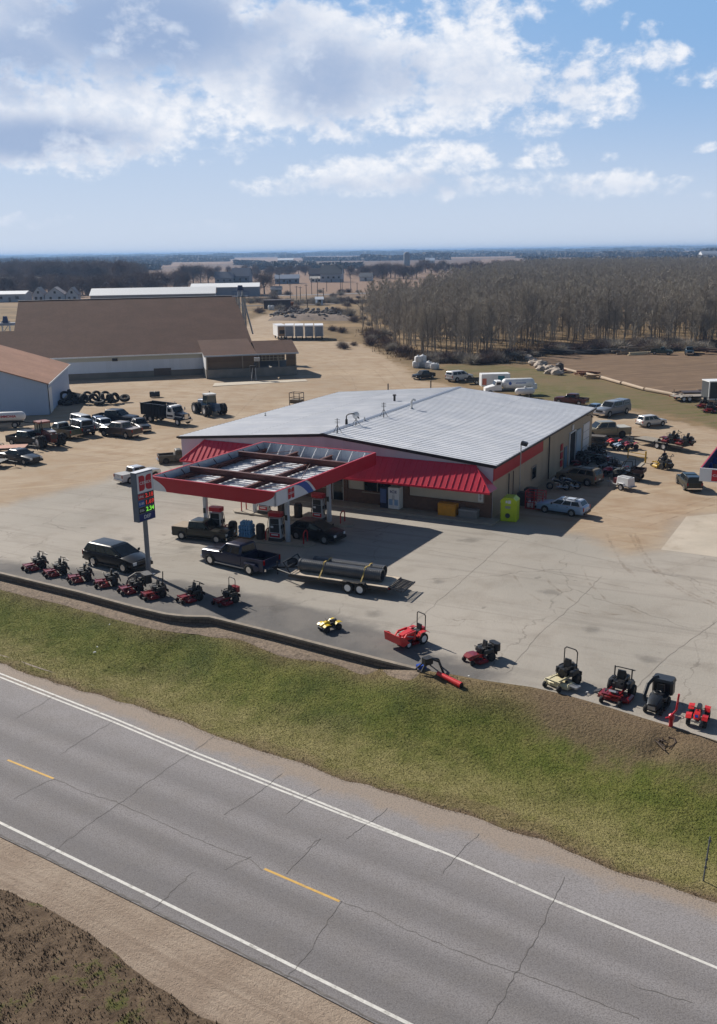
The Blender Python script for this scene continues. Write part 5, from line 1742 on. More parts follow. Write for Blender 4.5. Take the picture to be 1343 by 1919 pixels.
   MB().panel([(c1 + 0.02, W - 0.25, zr + 0.1), (c1 + 0.02, -W + 0.25, zr + 0.1), (c1 + 0.08, -W + 0.3, roof - 0.16), (c1 + 0.08, W - 0.3, roof - 0.16)], -0.02).build('rear_window', GLASS, cp)
 else:
  MB().box((xe - 0.03, 0, o['belt'] - 0.42), (0.02, 0.4, 0.14)).build('licence_plate', SIGNWHITE, t)
  if o.get('rack'):
   rk = MB()
   for s in (-1, 1):
    rk.tube([(t0 - 0.3, s * (wt - 0.1), roof + 0.05), (t1 + 0.2, s * (wt - 0.1), roof + 0.05)], 0.025, 6)
   for x in (t0 - 0.6, t1 + 0.5):
    rk.box((x, 0, roof + 0.06), (0.06, wt * 1.9, 0.04))
   rk.build('roof_rack', BLACK, t)
 return t
SPOT = {}
def spot(rear, front, track=1.7, z=0.0):
 """ground centre and heading from the two visible tyres of the side nearer the camera"""
 a, b = G(*rear, z), G(*front, z)
 SPOT['d'] = (b - a).length
 d = (b - a).normalized()
 n = Vector((-d.y, d.x, 0))
 m = (a + b) / 2
 if n.dot(m) < 0:
  n = -n
 return m + n * (track / 2), math.atan2(d.y, d.x)
def centre(px, py, hx, hy):
 """ground centre from a pixel, heading towards another pixel"""
 a, b = G(px, py), G(hx, hy)
 d = b - a
 return a, math.atan2(d.y, d.x)
def make_vehicles():
 v = vehicle
 p, h = spot((175, 1060), (231, 1073), 1.75)
 v('black crossover parked behind the left row of mowers beside the price sign', 'suv', (24, 30, 42), p, h, 'suv', None, 'chrome', opts=dict(L=5.0, roof=1.64, hood=0.96, belt=1.06, top=(0.3, -2.0), cab=(1.5, -2.46)))
 p, h = spot((339, 1011.5), (404, 1019))
 v('dark green pickup with a covered bed stopped at the front left fuel pump', 'pickup', (40, 46, 44), p, h, 'pickup', None, 'steel', opts=dict(cover=(146, 130, 110), chrome=True))
 p, h = spot((472, 1077), (395, 1059), 1.9)
 v('deep blue pickup with wide rear fenders hitched to the pipe trailer', 'crew', (22, 36, 78), p, h, 'pickup', None, 'chrome', opts=dict(dual=True, L=6.2, wb=4.05, cab=(1.35, -0.9), top=(0.6, -0.78), roof=1.94, step=True, chromegrille=True))
 p, h = spot((556, 1011), (608, 1020), 1.7)
 v('dark navy crossover shaded under the fuel canopy beside the front right column', 'suv', (20, 26, 40), p, h, 'suv', None, 'steel', opts=dict(L=4.7, wb=2.85, top=(0.05, -1.6), cab=(1.4, -2.3), roof=1.66, hood=1.0, belt=1.08))
 p, h = spot((245, 907), (292, 897), 1.75)
 v('white pickup half hidden behind the price sign', 'pickup', (206, 210, 218), p, h, 'pickup', None, 'steel', opts=dict(cover=(150, 152, 156)))
 p, h = spot((311, 870), (358, 866.5), 1.7)
 v('faded grey old pickup beside the left awning of the store', 'single', (92, 88, 82), p, h, 'pickup', None, 'black', opts=dict(dull=True, roof=1.76))
 g = 'vehicles waiting in the dirt yard left of the store'
 p, h = spot((186, 795), (236, 798))
 v('dark blue pickup nearest the dump truck in the parked cluster', 'crew', (30, 42, 62), p, h, 'pickup', g)
 p, h = spot((237, 822), (196, 817))
 v('brown pickup with pale roof in front of the parked cluster', 'crew', (84, 76, 74), p, h, 'pickup', g, 'steel', opts=dict(roofrgb=(160, 152, 146), cover=(128, 124, 130)))
 p, h = centre(262, 806, 275, 812)
 v('black pickup with pale bonnet facing the canopy at the right end of the cluster', 'pickup', (34, 36, 44), p, h, 'pickup', g)
 p, h = centre(196, 806, 212, 812)
 v('white bonneted pickup in the middle of the parked cluster', 'pickup', (170, 178, 190), p, h, 'pickup', g)
 p, h = centre(156, 801, 175, 806)
 v('teal van with a white roof in the parked cluster', 'van', (60, 84, 98), p, h, 'van', g, opts=dict(roofrgb=(214, 214, 214)))
 p, h = spot((148, 817), (129, 812), 1.7)
 v('dark blue boxy off-roader with pale roof and fat tyres in the cluster', 'suv', (26, 40, 62), p, h, 'suv', g, 'chrome', opts=dict(L=4.1, wb=2.5, r=0.42, roof=1.9, cab=(0.7, -1.95), top=(0.45, -1.9), roofrgb=(150, 160, 172), gl=2))
 p, h = spot((127, 824), (86, 818), 1.7)
 v('green and white pickup right behind the red tractor', 'single', (92, 104, 84), p, h, 'pickup', g, opts=dict(roofrgb=(206, 212, 208), bedrgb=(96, 88, 70)))
 p, h = spot((22, 834), (64, 838), 1.7)
 v('dark navy pickup hidden behind the red tractor wheels', 'crew', (22, 30, 48), p, h, 'pickup', g)
 p, h = centre(186, 797, 200, 803)
 v('pale blue saloon between the white bonnet and the dark blue pickup', 'sedan', (84, 108, 146), p, h, 'car', g)
 p, h = spot((12, 866), (45, 871), 1.6)
 v('dark slate saloon parked in front of the red tractor at the left edge', 'sedan', (48, 58, 76), p, h, 'car', None)
 # right of the store
 p, h = spot((1072, 968.5), (1022, 961), 1.5)
 v('pale blue estate car with white roof by the red cylinder cage', 'wagon', (158, 188, 222), p, h, 'car', None, 'steel', opts=dict(roofrgb=(216, 222, 232), rack=True))
 p, h = spot((1099, 911), (1053, 903.5), 1.7)
 v('tan off-road wagon in the shade of the right wall', 'suv', (128, 116, 98), p, h, 'suv', None, 'steel', opts=dict(L=4.8, rack=True, dull=True))
 p, h = spot((1278, 919), (1264.5, 906), 1.75)
 v('dark green pickup with boxy bed cap seen from behind near the right edge', 'pickup', (34, 50, 48), p, h, 'pickup', None, 'chrome', opts=dict(cap=(26, 32, 34), chrome=True))
 p, h = spot((1173, 775.5), (1141.5, 782), 1.75)
 v('silver pickup with matching bed cap behind the store', 'crew', (140, 146, 156), p, h, 'pickup', None, 'steel', opts=dict(cap=(112, 120, 132), chrome=True))
 p, h = spot((1217, 801), (1241, 798.5), 1.75)
 v('white sport utility alone on the dirt right of the store', 'suv', (222, 218, 214), p, h, 'suv', None, 'steel', opts=dict(L=5.1, roof=1.85))
 p, h = spot((1166, 820.5), (1108, 823.5), 1.75)
 v('pale gold pickup hitched to the mower trailer behind the store', 'crew', (150, 142, 118), p, h, 'pickup', None, 'black', opts=dict(L=6.0, cover=(170, 168, 160)))
 p, h = centre(1070, 757, 1045, 755)
 v('red pickup parked behind the rear roof edge of the store', 'pickup', (92, 26, 30), p, h, 'pickup', None)
 p, h = centre(1113, 773, 1100, 776)
 v('light blue saloon tucked at the rear roof corner of the store', 'sedan', (112, 144, 178), p, h, 'car', None)
 p, h = spot((810, 709), (790, 711.5), 1.75)
 v('dark pickup beside the white bulk sacks behind the store', 'crew', (34, 42, 54), p, h, 'pickup', None)
 p, h = spot((852, 716.5), (882, 713), 1.7)
 v('white crossover on the grass behind the store', 'suv', (224, 224, 226), p, h, 'suv', None, 'steel', opts=dict(L=4.6, wb=2.7))
 p, h = centre(1291, 664, 1293, 668)
 v('teal pickup beyond the ploughed field at the edge of the wood', 'pickup', (42, 70, 86), p, h, 'pickup', None)
 p, h = centre(1240, 664, 1255, 664.5)
 v('old green pickup at the far corner of the ploughed field', 'single', (70, 92, 84), p, h, 'pickup', None)
make_vehicles()
def tandem_trailer(label, p, h, L_, W_, deckm, ramp=False, tongue=1.5, r=0.36, xw=-1.0, fence=False):
 """flat trailer: x forward (towards the tow vehicle), origin below deck centre"""
 t = thing('flatbed_trailer', label, 'trailer', p, h)
 z = 0.62
 d = MB()
 for i in range(6):
  d.box((0, (i - 2.5) * W_ / 6, z + 0.03), (L_, W_ / 6 - 0.015, 0.05))
 d.build('deck', deckm, t)
 fr_ = MB()
 for s in (-1, 1):
  fr_.box((0, s * (W_ / 2 + 0.03), z - 0.06), (L_ + 0.1, 0.06, 0.2))
  fr_.cyl((L_ / 2, s * W_ * 0.4, z - 0.08), (L_ / 2 + tongue, 0, z - 0.1), 0.06, n=6)
 for i in range(7):
  fr_.box((-L_ / 2 + 0.2 + i * (L_ - 0.4) / 6, 0, z - 0.07), (0.08, W_, 0.12))
 fr_.build('frame', BLACK, t)
 for x in (xw - 0.42, xw + 0.42):
  for s in (-1, 1):
   wheel(t, x, s * (W_ / 2 + 0.16), r, 0.22, 'white')
 for s in (-1, 1):
  MB().loft([[(xw + a, s * (W_ / 2 + 0.05), zz), (xw + a, s * (W_ / 2 + 0.3), zz), (xw + a, s * (W_ / 2 + 0.3), zz + 0.02), (xw + a, s * (W_ / 2 + 0.05), zz + 0.02)] for a, zz in ((0.95, 0.55), (0.75, 0.8), (-0.75, 0.8), (-0.95, 0.55))]).build('fender', BLACK, t)
  MB().box((-L_ / 2 - 0.06, s * W_ * 0.42, z - 0.05), (0.04, 0.2, 0.1)).build('tail_light', REDLAMP, t)
 MB().cyl((L_ / 2 + tongue * 0.8, 0, 0.1), (L_ / 2 + tongue * 0.8, 0, 1.0), 0.045, n=8).build('jack', BLACK, t)
 if ramp:
  rp = MB()
  for i in range(9):
   rp.box((-L_ / 2 - 0.55, (i - 4) * W_ / 9.5, z - 0.06), (1.05, 0.07, 0.06), ry=-0.15)
  for x in (-0.15, -0.6, -1.0):
   rp.box((-L_ / 2 + x, 0, z - 0.1), (0.07, W_ * 0.95, 0.05), ry=-0.15)
  rp.build('ramp', BLACK, t)
 return t
def make_pipe_trailer():
 p, h = spot((676, 1114.5), (649, 1110.5), 2.4)
 fwd = Vector((math.cos(h), math.sin(h), 0))
 deck = mat('trailer_planks', L(186, 172, 154), 0.85, var=0.2, scale=2.5, bump=0.3)
 c = p + fwd * 1.2
 L_, W_ = 6.9, 2.15
 t = tandem_trailer('long flat trailer with plank deck and rear ramp carrying two black pipes', c, h, L_, W_, deck, True, 1.9, 0.37, -1.25)
 # folded fifth gate at the nose
 mb = MB()
 mb.tube([(L_ / 2 + 0.05, -W_ * 0.45, 0.7), (L_ / 2 + 0.5, -W_ * 0.45, 1.35), (L_ / 2 + 0.5, W_ * 0.45, 1.35), (L_ / 2 + 0.05, W_ * 0.45, 0.7)], 0.045, 6)
 mb.tube([(L_ / 2 + 0.28, -W_ * 0.45, 1.0), (L_ / 2 + 0.28, W_ * 0.45, 1.0)], 0.035, 6)
 mb.build('headboard', BLACK, t)
 w = wheel(t, L_ / 2 + 0.55, -0.35, 0.36, 0.22, 'black', 'spare_wheel')
 w.rotation_euler.x = 1.2
 w.location.z = 0.95
 # two corrugated pipes, each its own thing resting on the deck
 pm_ = mat('black_pipe', (0.075, 0.08, 0.09, 1), 0.38, var=0.2, scale=1.5)
 for k, (y, x0, ln, lb) in enumerate(((0.16, -2.75, 5.75, 'black corrugated culvert pipe on the near side of the trailer deck'), (-0.64, -2.55, 4.9, 'black corrugated culvert pipe on the far side of the trailer deck'))):
  R_ = 0.4
  prof = []
  n = int(ln / 0.13)
  for i in range(n):
   x = i * ln / n
   s_ = ln / n
   prof += [(R_, x), (R_, x + s_ * 0.45), (R_ * 0.965, x + s_ * 0.55), (R_ * 0.965, x + s_ * 0.95)]
  prof += [(R_, ln), (R_ * 1.06, ln), (R_ * 1.06, ln + 0.12), (R_ * 0.86, ln + 0.12), (R_ * 0.86, 0.0)]
  prof = [(a, -b) for a, b in prof] if False else prof
  pipe = MB().lathe(prof, 20, axis='X', closed=True).build('culvert_pipe', pm_, None, 30)
  pipe.location = c + Vector((math.cos(h) * x0 - math.sin(h) * y, math.sin(h) * x0 + math.cos(h) * y, 0.62 + 0.055 + R_ * 1.06))
  pipe.rotation_euler.z = h
  pipe.location.z = 0.675 + R_ * 1.0
  tag(pipe, lb, 'pipe', 'culvert pipes on the trailer')
 # yellow strap over both
 s = MB()
 for x in (-1.6, 1.3):
  pts_ = [(x, -W_ / 2 - 0.08, 0.6), (x, -1.06, 1.1), (x, -0.8, 1.47), (x, -0.5, 1.5), (x, -0.24, 1.42), (x, 0.0, 1.5), (x, 0.34, 1.48), (x, 0.62, 1.05), (x, W_ / 2 + 0.08, 0.6)]
  s = MB()
  for a, b in zip(pts_[:-1], pts_[1:]):
   d = (Vector(b) - Vector(a)).normalized()
   n = Vector((0, -d.z, d.y)) * 0.012
   q = [Vector(a) + Vector((-0.04, 0, 0)), Vector(a) + Vector((0.04, 0, 0)), Vector(b) + Vector((0.04, 0, 0)), Vector(b) + Vector((-0.04, 0, 0))]
   s.add([v for v in q] + [v + n for v in q], [(0, 1, 2, 3), (7, 6, 5, 4), (0, 4, 5, 1), (1, 5, 6, 2), (2, 6, 7, 3), (3, 7, 4, 0)])
  o = s.build('ratchet_strap', pm((176, 150, 70)), None)
  o.location, o.rotation_euler.z = c, h
  tag(o, 'yellow strap over the pipes near the ' + ('ramp end' if x < 0 else 'truck end') + ' of the trailer', 'strap', 'straps over the culvert pipes')
make_pipe_trailer()
def make_trucks():
 # navy dump truck
 p, h = spot((272, 790), (330, 798), 2.1)
 t = thing('dump_truck', 'navy grain truck with white striped cab and deep black box', 'truck', p, h)
 t.scale = (0.84,) * 3
 SPOT.clear()
 navy, navyp = paint((24, 34, 60)), paint((20, 26, 40))
 MB().box((0, 0, 0.85), (8.6, 0.9, 0.3)).build('chassis', BLACK, t)
 bx = MB()
 x0, x1 = -4.4, 1.1
 for s in (-1, 1):
  bx.box(((x0 + x1) / 2, s * 1.18, 1.95), (x1 - x0, 0.1, 1.75))
  for i in range(8):
   bx.box((x0 + 0.25 + i * (x1 - x0 - 0.5) / 7, s * 1.26, 1.95), (0.1, 0.08, 1.7))
  bx.box(((x0 + x1) / 2, s * 1.24, 2.84), (x1 - x0, 0.16, 0.1))
 bx.box((x0 + 0.05, 0, 1.95), (0.1, 2.3, 1.75))
 bx.box((x1 - 0.05, 0, 2.0), (0.1, 2.3, 1.9))
 bx.box(((x0 + x1) / 2, 0, 1.15), (x1 - x0, 2.3, 0.12))
 bx.build('grain_box', navyp, t)
 MB().loft([[(x, -w, 0.95), (x, w, 0.95), (x, w, zt), (x, w * 0.7, zt + 0.1), (x, -w * 0.7, zt + 0.1), (x, -w, zt)] for x, w, zt in ((2.6, 0.85, 1.85), (3.4, 0.8, 1.75), (4.35, 0.72, 1.6))]).build('bonnet', navy, t, 30)
 cb = [[(1.25, -1.1, z0), (1.25, 1.1, z0), (x, 1.1, z0), (x, -1.1, z0)] for z0, x in ((0.95, 2.75), (1.85, 2.75))] + [[(1.3, -1.02, 2.7), (1.3, 1.02, 2.7), (2.35, 1.02, 2.7), (2.35, -1.02, 2.7)], [(1.4, -0.9, 2.8), (1.4, 0.9, 2.8), (2.2, 0.9, 2.8), (2.2, -0.9, 2.8)]]
 MB().loft(cb).build('cab', WHITE, t)
 MB().panel([(2.755, 0.95, 1.95), (2.755, -0.95, 1.95), (2.42, -0.9, 2.6), (2.42, 0.9, 2.6)], -0.03).build('windscreen', GLASS, t)
 for s in (-1, 1):
  MB().box((1.95, s * 1.08, 2.2), (0.75, 0.08, 0.55)).build('side_window', GLASS, t)
  MB().box((2.0, s * 1.115, 1.35), (1.3, 0.02, 0.3)).build('stripe', navy, t)
  MB().box((3.5, s * 0.83, 1.3), (1.5, 0.02, 0.14)).build('stripe', WHITE, t)
  MB().box((2.7, s * 1.35, 2.2), (0.06, 0.2, 0.45)).build('mirror', STEEL, t)
  wheel(t, 3.55, s * 1.0, 0.52, 0.3, 'white')
  for x in (-2.3, -3.5):
   wheel(t, x, s * 1.05, 0.52, 0.5, 'steel')
  MB().loft([[(3.55 + a, s * 0.7, zz), (3.55 + a, s * 1.16, zz), (3.55 + a, s * 1.16, zz + 0.05), (3.55 + a, s * 0.7, zz + 0.05)] for a, zz in ((0.75, 0.75), (0.5, 1.08), (-0.5, 1.08), (-0.75, 0.75))]).build('fender', navy, t)
  MB().box((4.38, s * 0.55, 1.15), (0.06, 0.26, 0.2)).build('headlight', CLEARLAMP, t)
  MB().cyl((1.15, s * 0.85, 1.0), (1.15, s * 0.85, 3.2), 0.07, n=8).build('exhaust', CHROME, t)
 MB().box((4.4, 0, 1.3), (0.06, 0.75, 0.7)).build('grille', CHROME, t)
 MB().box((4.5, 0, 0.7), (0.2, 2.2, 0.3)).build('bumper', CHROME, t)
 # propane delivery truck behind the store
 p = G(958, 742)
 t = thing('tank_truck', 'white gas delivery truck with long rounded tank behind the store', 'truck', p + Vector((0, 1.5, 0)), R(185))
 t.scale = (0.8,) * 3
 MB().box((-0.5, 0, 0.85), (8.0, 0.9, 0.28)).build('chassis', BLACK, t)
 tk = [(0.05, -4.6)] + [(0.95 * math.sin(a), -3.85 - 0.75 * math.cos(a)) for a in (0.4, 0.8, 1.2, 1.57)] + [(0.95 * math.sin(a), 0.85 + 0.75 * math.cos(a)) for a in (1.57, 1.2, 0.8, 0.4)] + [(0.05, 1.6)]
 MB().lathe(tk, 20, axis='X', c=(0, 0, 2.05)).build('tank', WHITE, t, 40)
 MB().lathe([(0.02, 0), (0.3, 0), (0.3, 0.02), (0.02, 0.02)], 12, axis='Y', c=(0.2, -0.955, 2.15)).build('badge', SIGNBLUE, t)
 MB().lathe([(0.02, 0), (0.3, 0), (0.3, 0.02), (0.02, 0.02)], 12, axis='Y', c=(0.2, 0.94, 2.15)).build('badge', SIGNBLUE, t)
 for s in (-1, 1):
  MB().box((-1.8, s * 0.95, 2.2), (1.9, 0.03, 0.14)).build('lettering_band', SIGNBLUE, t)
 MB().box((-4.4, 0, 1.45), (1.0, 1.9, 0.9), bev=0.1).build('pump_box', WHITE, t)
 MB().loft([[(1.8, -1.1, z), (1.8, 1.1, z), (x, 1.1, z), (x, -1.1, z)] for z, x in ((0.95, 3.2), (1.85, 3.15), (2.65, 2.75))]).build('cab', WHITE, t)
 MB().loft([[(x, -w, 0.8), (x, w, 0.8), (x, w, zt), (x, w * 0.7, zt + 0.1), (x, -w * 0.7, zt + 0.1), (x, -w, zt)] for x, w, zt in ((3.15, 1.0, 1.8), (4.0, 0.95, 1.6), (4.8, 0.8, 1.35))]).build('bonnet', WHITE, t, 30)
 MB().panel([(3.16, 0.95, 1.95), (3.16, -0.95, 1.95), (2.84, -0.9, 2.55), (2.84, 0.9, 2.55)], -0.03).build('windscreen', GLASS, t)
 for s in (-1, 1):
  MB().box((2.4, s * 1.08, 2.2), (0.75, 0.08, 0.5)).build('side_window', GLASS, t)
  wheel(t, 3.9, s * 0.98, 0.5, 0.3, 'white')
  wheel(t, -2.9, s * 1.02, 0.5, 0.5, 'white')
  MB().loft([[(-2.9 + a, s * 0.7, zz), (-2.9 + a, s * 1.25, zz), (-2.9 + a, s * 1.25, zz + 0.05), (-2.9 + a, s * 0.7, zz + 0.05)] for a, zz in ((0.75, 0.75), (0.5, 1.08), (-0.5, 1.08), (-0.75, 0.75))]).build('fender', BLACK, t)
 MB().box((4.85, 0, 0.65), (0.2, 2.2, 0.3)).build('bumper', CHROME, t)
 # box trailer with a teal panel
 p = G(929, 731) + Vector((0, 1.6, 0))
 t = thing('box_trailer', 'white cargo trailer with teal side door and orange rear graphic', 'trailer', p, R(5))
 t.scale = (0.82,) * 3
 MB().box((0, 0, 1.75), (5.4, 2.3, 2.3), bev=0.05).build('box_body', WHITE, t)
 MB().box((1.0, -1.16, 1.8), (1.3, 0.03, 1.5)).build('side_door', pm((40, 120, 138)), t)
 MB().box((-2.2, -1.16, 1.5), (0.8, 0.03, 1.2)).build('graphic', pm((196, 110, 86)), t)
 MB().box((-2.72, 0, 1.7), (0.03, 2.0, 2.0)).build('rear_door', pm((200, 205, 210)), t)
 for s in (-1, 1):
  for x in (-0.5, 0.4):
   wheel(t, x, s * 1.05, 0.36, 0.22, 'steel')
 MB().tube([(2.7, 0, 0.6), (4.0, 0, 0.5)], 0.07).build('tongue', BLACK, t)
 # small trailer beside the white crossover
 p = G(890, 719)
 t = thing('utility_trailer', 'low dark utility trailer between the white crossover and the cargo trailer', 'trailer', p, R(2))
 MB().box((0, 0, 0.62), (3.2, 1.7, 0.08)).build('deck', pm((84, 74, 66)), t)
 fr_ = MB()
 for s in (-1, 1):
  fr_.box((0, s * 0.85, 0.75), (3.2, 0.05, 0.3))
 fr_.box((1.6, 0, 0.75), (0.05, 1.7, 0.3))
 fr_.tube([(-1.6, 0, 0.5), (-2.8, 0, 0.5)], 0.05)
 fr_.build('frame', BLACK, t)
 for s in (-1, 1):
  wheel(t, 0.1, s * 0.98, 0.33, 0.2, 'steel')
 # white tank on a skid
 p = G(984, 746) + Vector((0, 0.5, 0))
 t = thing('gas_tank', 'small white gas tank on dark legs behind the store ridge', 'tank', p, R(8))
 MB().lathe([(0.05, -1.5), (0.35, -1.35), (0.48, -1.1), (0.48, 1.1), (0.35, 1.35), (0.05, 1.5)], 16, axis='X', c=(0, 0, 0.95)).build('tank', WHITE, t, 40)
 MB().cyl((0, 0, 1.4), (0, 0, 1.65), 0.16, n=10).build('valve_dome', WHITE, t)
 for x in (-0.8, 0.8):
  MB().box((x, 0, 0.3), (0.15, 0.8, 0.6)).build('leg', BLACK, t)
 # white nurse tank at the left edge
 p = G(20, 803)
 t = thing('nurse_tank', 'white fertiliser tank with red lettering beside the blue shed', 'tank', p + Vector((-1.4, 0.7, 0)), R(8))
 MB().lathe([(0.05, -3.1), (0.4, -2.95), (0.58, -2.6), (0.58, 2.6), (0.4, 2.95), (0.05, 3.1)], 18, axis='X', c=(0, 0, 1.4)).build('tank', WHITE, t, 40)
 lettering('CO-OP AMMONIA', 0.42, RED, t, (0.2, -0.59, 1.45), (1, 0, 0), (0, 0, 1), 0.012, 3.6)
 MB().cyl((-1.2, 0, 1.9), (-1.2, 0, 2.3), 0.22, n=10).build('valve_dome', SIGNBLUE, t)
 MB().box((0, 0, 0.72), (5.6, 0.8, 0.14)).build('frame', BLACK, t)
 for s in (-1, 1):
  for x in (-1.8, 1.8):
   wheel(t, x, s * 0.75, 0.4, 0.26, 'steel')
 MB().tube([(2.8, 0, 0.6), (4.0, 0, 0.45)], 0.06).build('tongue', BLACK, t)
 # fuel trailer
 p = G(1172, 920) + Vector((0, 0.7, 0))
 h = math.atan2(*(G(1140, 912) - G(1174, 920)).yx)
 t = thing('fuel_trailer', 'small white fuel tank trailer standing in the sun right of the store', 'trailer', p, h)
 MB().box((-0.2, 0, 0.78), (1.5, 0.95, 0.72), bev=0.12, top=(0.9, 0.85)).build('tank', WHITE, t)
 MB().box((-0.2, 0, 1.17), (1.1, 0.5, 0.06)).build('top_hatch', pm((170, 170, 172)), t)
 fr_ = MB().box((-0.2, 0, 0.38), (1.8, 0.9, 0.08))
 fr_.tube([(0.7, 0.35, 0.4), (1.9, 0, 0.42)], 0.04)
 fr_.tube([(0.7, -0.35, 0.4), (1.9, 0, 0.42)], 0.04)
 fr_.tube([(1.6, 0, 0.0), (1.6, 0, 0.75)], 0.035)
 fr_.build('frame', pm((150, 150, 150)), t)
 MB().box((0.85, 0, 0.65), (0.35, 0.4, 0.45)).build('pump', pm((96, 40, 40)), t)
 for s in (-1, 1):
  wheel(t, -0.2, s * 0.62, 0.3, 0.18, 'white')
  MB().loft([[(-0.2 + a, s * 0.5, zz), (-0.2 + a, s * 0.75, zz), (-0.2 + a, s * 0.75, zz + 0.03), (-0.2 + a, s * 0.5, zz + 0.03)] for a, zz in ((0.42, 0.45), (0.25, 0.65), (-0.25, 0.65), (-0.42, 0.45))]).build('fender', WHITE, t)
 # trailers at the left edge
 t = tandem_trailer('rust red flat trailer behind the dark saloon at the left edge', G(20, 848) + Vector((-0.8, 0, 0)), R(8), 5.0, 2.0, pm((168, 112, 88)), False, 1.4)
 t = tandem_trailer('low black trailer in front of the dark saloon at the left edge', G(8, 874) + Vector((-1.6, 0, 0)), R(-8), 3.6, 1.7, pm((60, 58, 58)), False, 1.4, 0.3, 0)
make_trucks()
def big_wheel(par, x, y, r=0.85, w=0.5, rim='white', name='wheel'):
 k = ('big', r, w, rim)
 if k not in WHEELS:
  mb = MB().lathe([(r * 0.55, -w / 2), (r * 0.9, -w / 2), (r * 0.97, -w * 0.4), (r * 0.97, w * 0.4), (r * 0.9, w / 2), (r * 0.55, w / 2)], 24, axis='Y', closed=True)
  for i in range(22):
   a = 2 * math.pi * i / 22
   s = 1 if i % 2 else -1
   mb.box((r * 0.985 * math.cos(a), s * w * 0.22, r * 0.985 * math.sin(a)), (0.08, w * 0.5, 0.07), rx=0, ry=-a)
  rm = MB()
  for s in (-1, 1):
   rm.lathe([(r * 0.57, s * w * 0.42), (r * 0.5, s * w * 0.3), (r * 0.2, s * w * 0.25), (0.01, s * w * 0.3)], 16, axis='Y')
  WHEELS[k] = (mb.mesh('tyre', TYRE), rm.mesh('rim', {'white': WHITE, 'steel': STEEL}[rim], 40))
 ty, rmm = WHEELS[k]
 t = obj(name, ty, par)
 t.location = (x, y, r)
 obj('rim', rmm, t)
def articulated_tractor(label, p, h, rgb, roofrgb, hoodtop=None, r=0.9):
 t = thing('farm_tractor', label, 'tractor', p, h)
 t.scale = (0.84,) * 3
 pt, rf = paint(rgb, 0.4), paint(roofrgb, 0.5, 0.1)
 MB().loft([[(x, -w, 1.15), (x, w, 1.15), (x, w, zt), (x, w * 0.75, zt + 0.12), (x, -w * 0.75, zt + 0.12), (x, -w, zt)] for x, w, zt in ((0.5, 0.62, 2.2), (1.8, 0.6, 2.1), (3.0, 0.52, 1.9))]).build('bonnet', pt, t, 30)
 if hoodtop:
  MB().box((1.75, 0, 2.28), (2.3, 0.95, 0.05), ry=0.09).build('bonnet_top', paint(hoodtop), t)
 MB().box((3.03, 0, 1.55), (0.06, 0.85, 0.6)).build('grille', BLACK, t)
 MB().box((0.9, 0, 1.0), (4.0, 0.8, 0.5)).build('front_frame', pt, t)
 MB().box((-2.0, 0, 1.1), (2.4, 0.9, 0.6)).build('rear_frame', pt, t)
 MB().box((-2.2, 0, 1.62), (1.7, 1.0, 0.5), bev=0.1).build('fuel_tank', pt, t)
 # cab: glass box with posts and a roof
 gl = MB().loft([[(-1.1, -0.78, 1.75), (-1.1, 0.78, 1.75), (0.5, 0.78, 1.75), (0.5, -0.78, 1.75)], [(-1.05, -0.72, 3.05), (-1.05, 0.72, 3.05), (0.35, 0.72, 3.05), (0.35, -0.72, 3.05)]])
 gl.build('cab_glass', mat_cabglass(), t)
 po = MB()
 for x, x2 in ((-1.1, -1.05), (0.5, 0.35), (-0.25, -0.3)):
  for s in (-1, 1):
   po.cyl((x, s * 0.8, 1.7), (x2, s * 0.74, 3.1), 0.05, n=6)
 po.build('cab_posts', BLACK, t)
 MB().box((-0.35, 0, 1.5), (1.75, 1.6, 0.5)).build('cab_base', pt, t)
 MB().box((-0.35, 0, 3.16), (1.75, 1.75, 0.22), bev=0.15).build('cab_roof', rf, t)
 MB().cyl((0.7, -0.55, 2.2), (0.7, -0.55, 3.5), 0.07, n=8).build('exhaust', BLACK, t)
 for x in (1.75, -1.95):
  for y in (1.05, 1.65):
   for s in (-1, 1):
    big_wheel(t, x, s * y, r, 0.5)
 for s in (-1, 1):
  MB().box((3.0, s * 0.35, 1.95), (0.08, 0.2, 0.12)).build('headlight', CLEARLAMP, t)
 return t
def mat_cabglass():
 if 'cabglass' not in MATS:
  MATS['cabglass'] = mat('green_glass', (0.06, 0.1, 0.1, 1), 0.08, spec=0.8)
 return MATS['cabglass']
p_, h_ = centre(75, 838, 100, 846)
articulated_tractor('red four wheel drive farm tractor with dual tyres left of the lot', p_ + Vector((0.2, 1.2, 0)), h_, (112, 30, 34), (140, 74, 66), (196, 190, 188), 0.86)
p_, h_ = centre(386, 777, 362, 770)
articulated_tractor('blue and white farm tractor with dual tyres beside the dump truck', p_ + Vector((0.3, 0.8, 0)), h_, (54, 92, 130), (224, 226, 226), (190, 198, 206), 0.88)
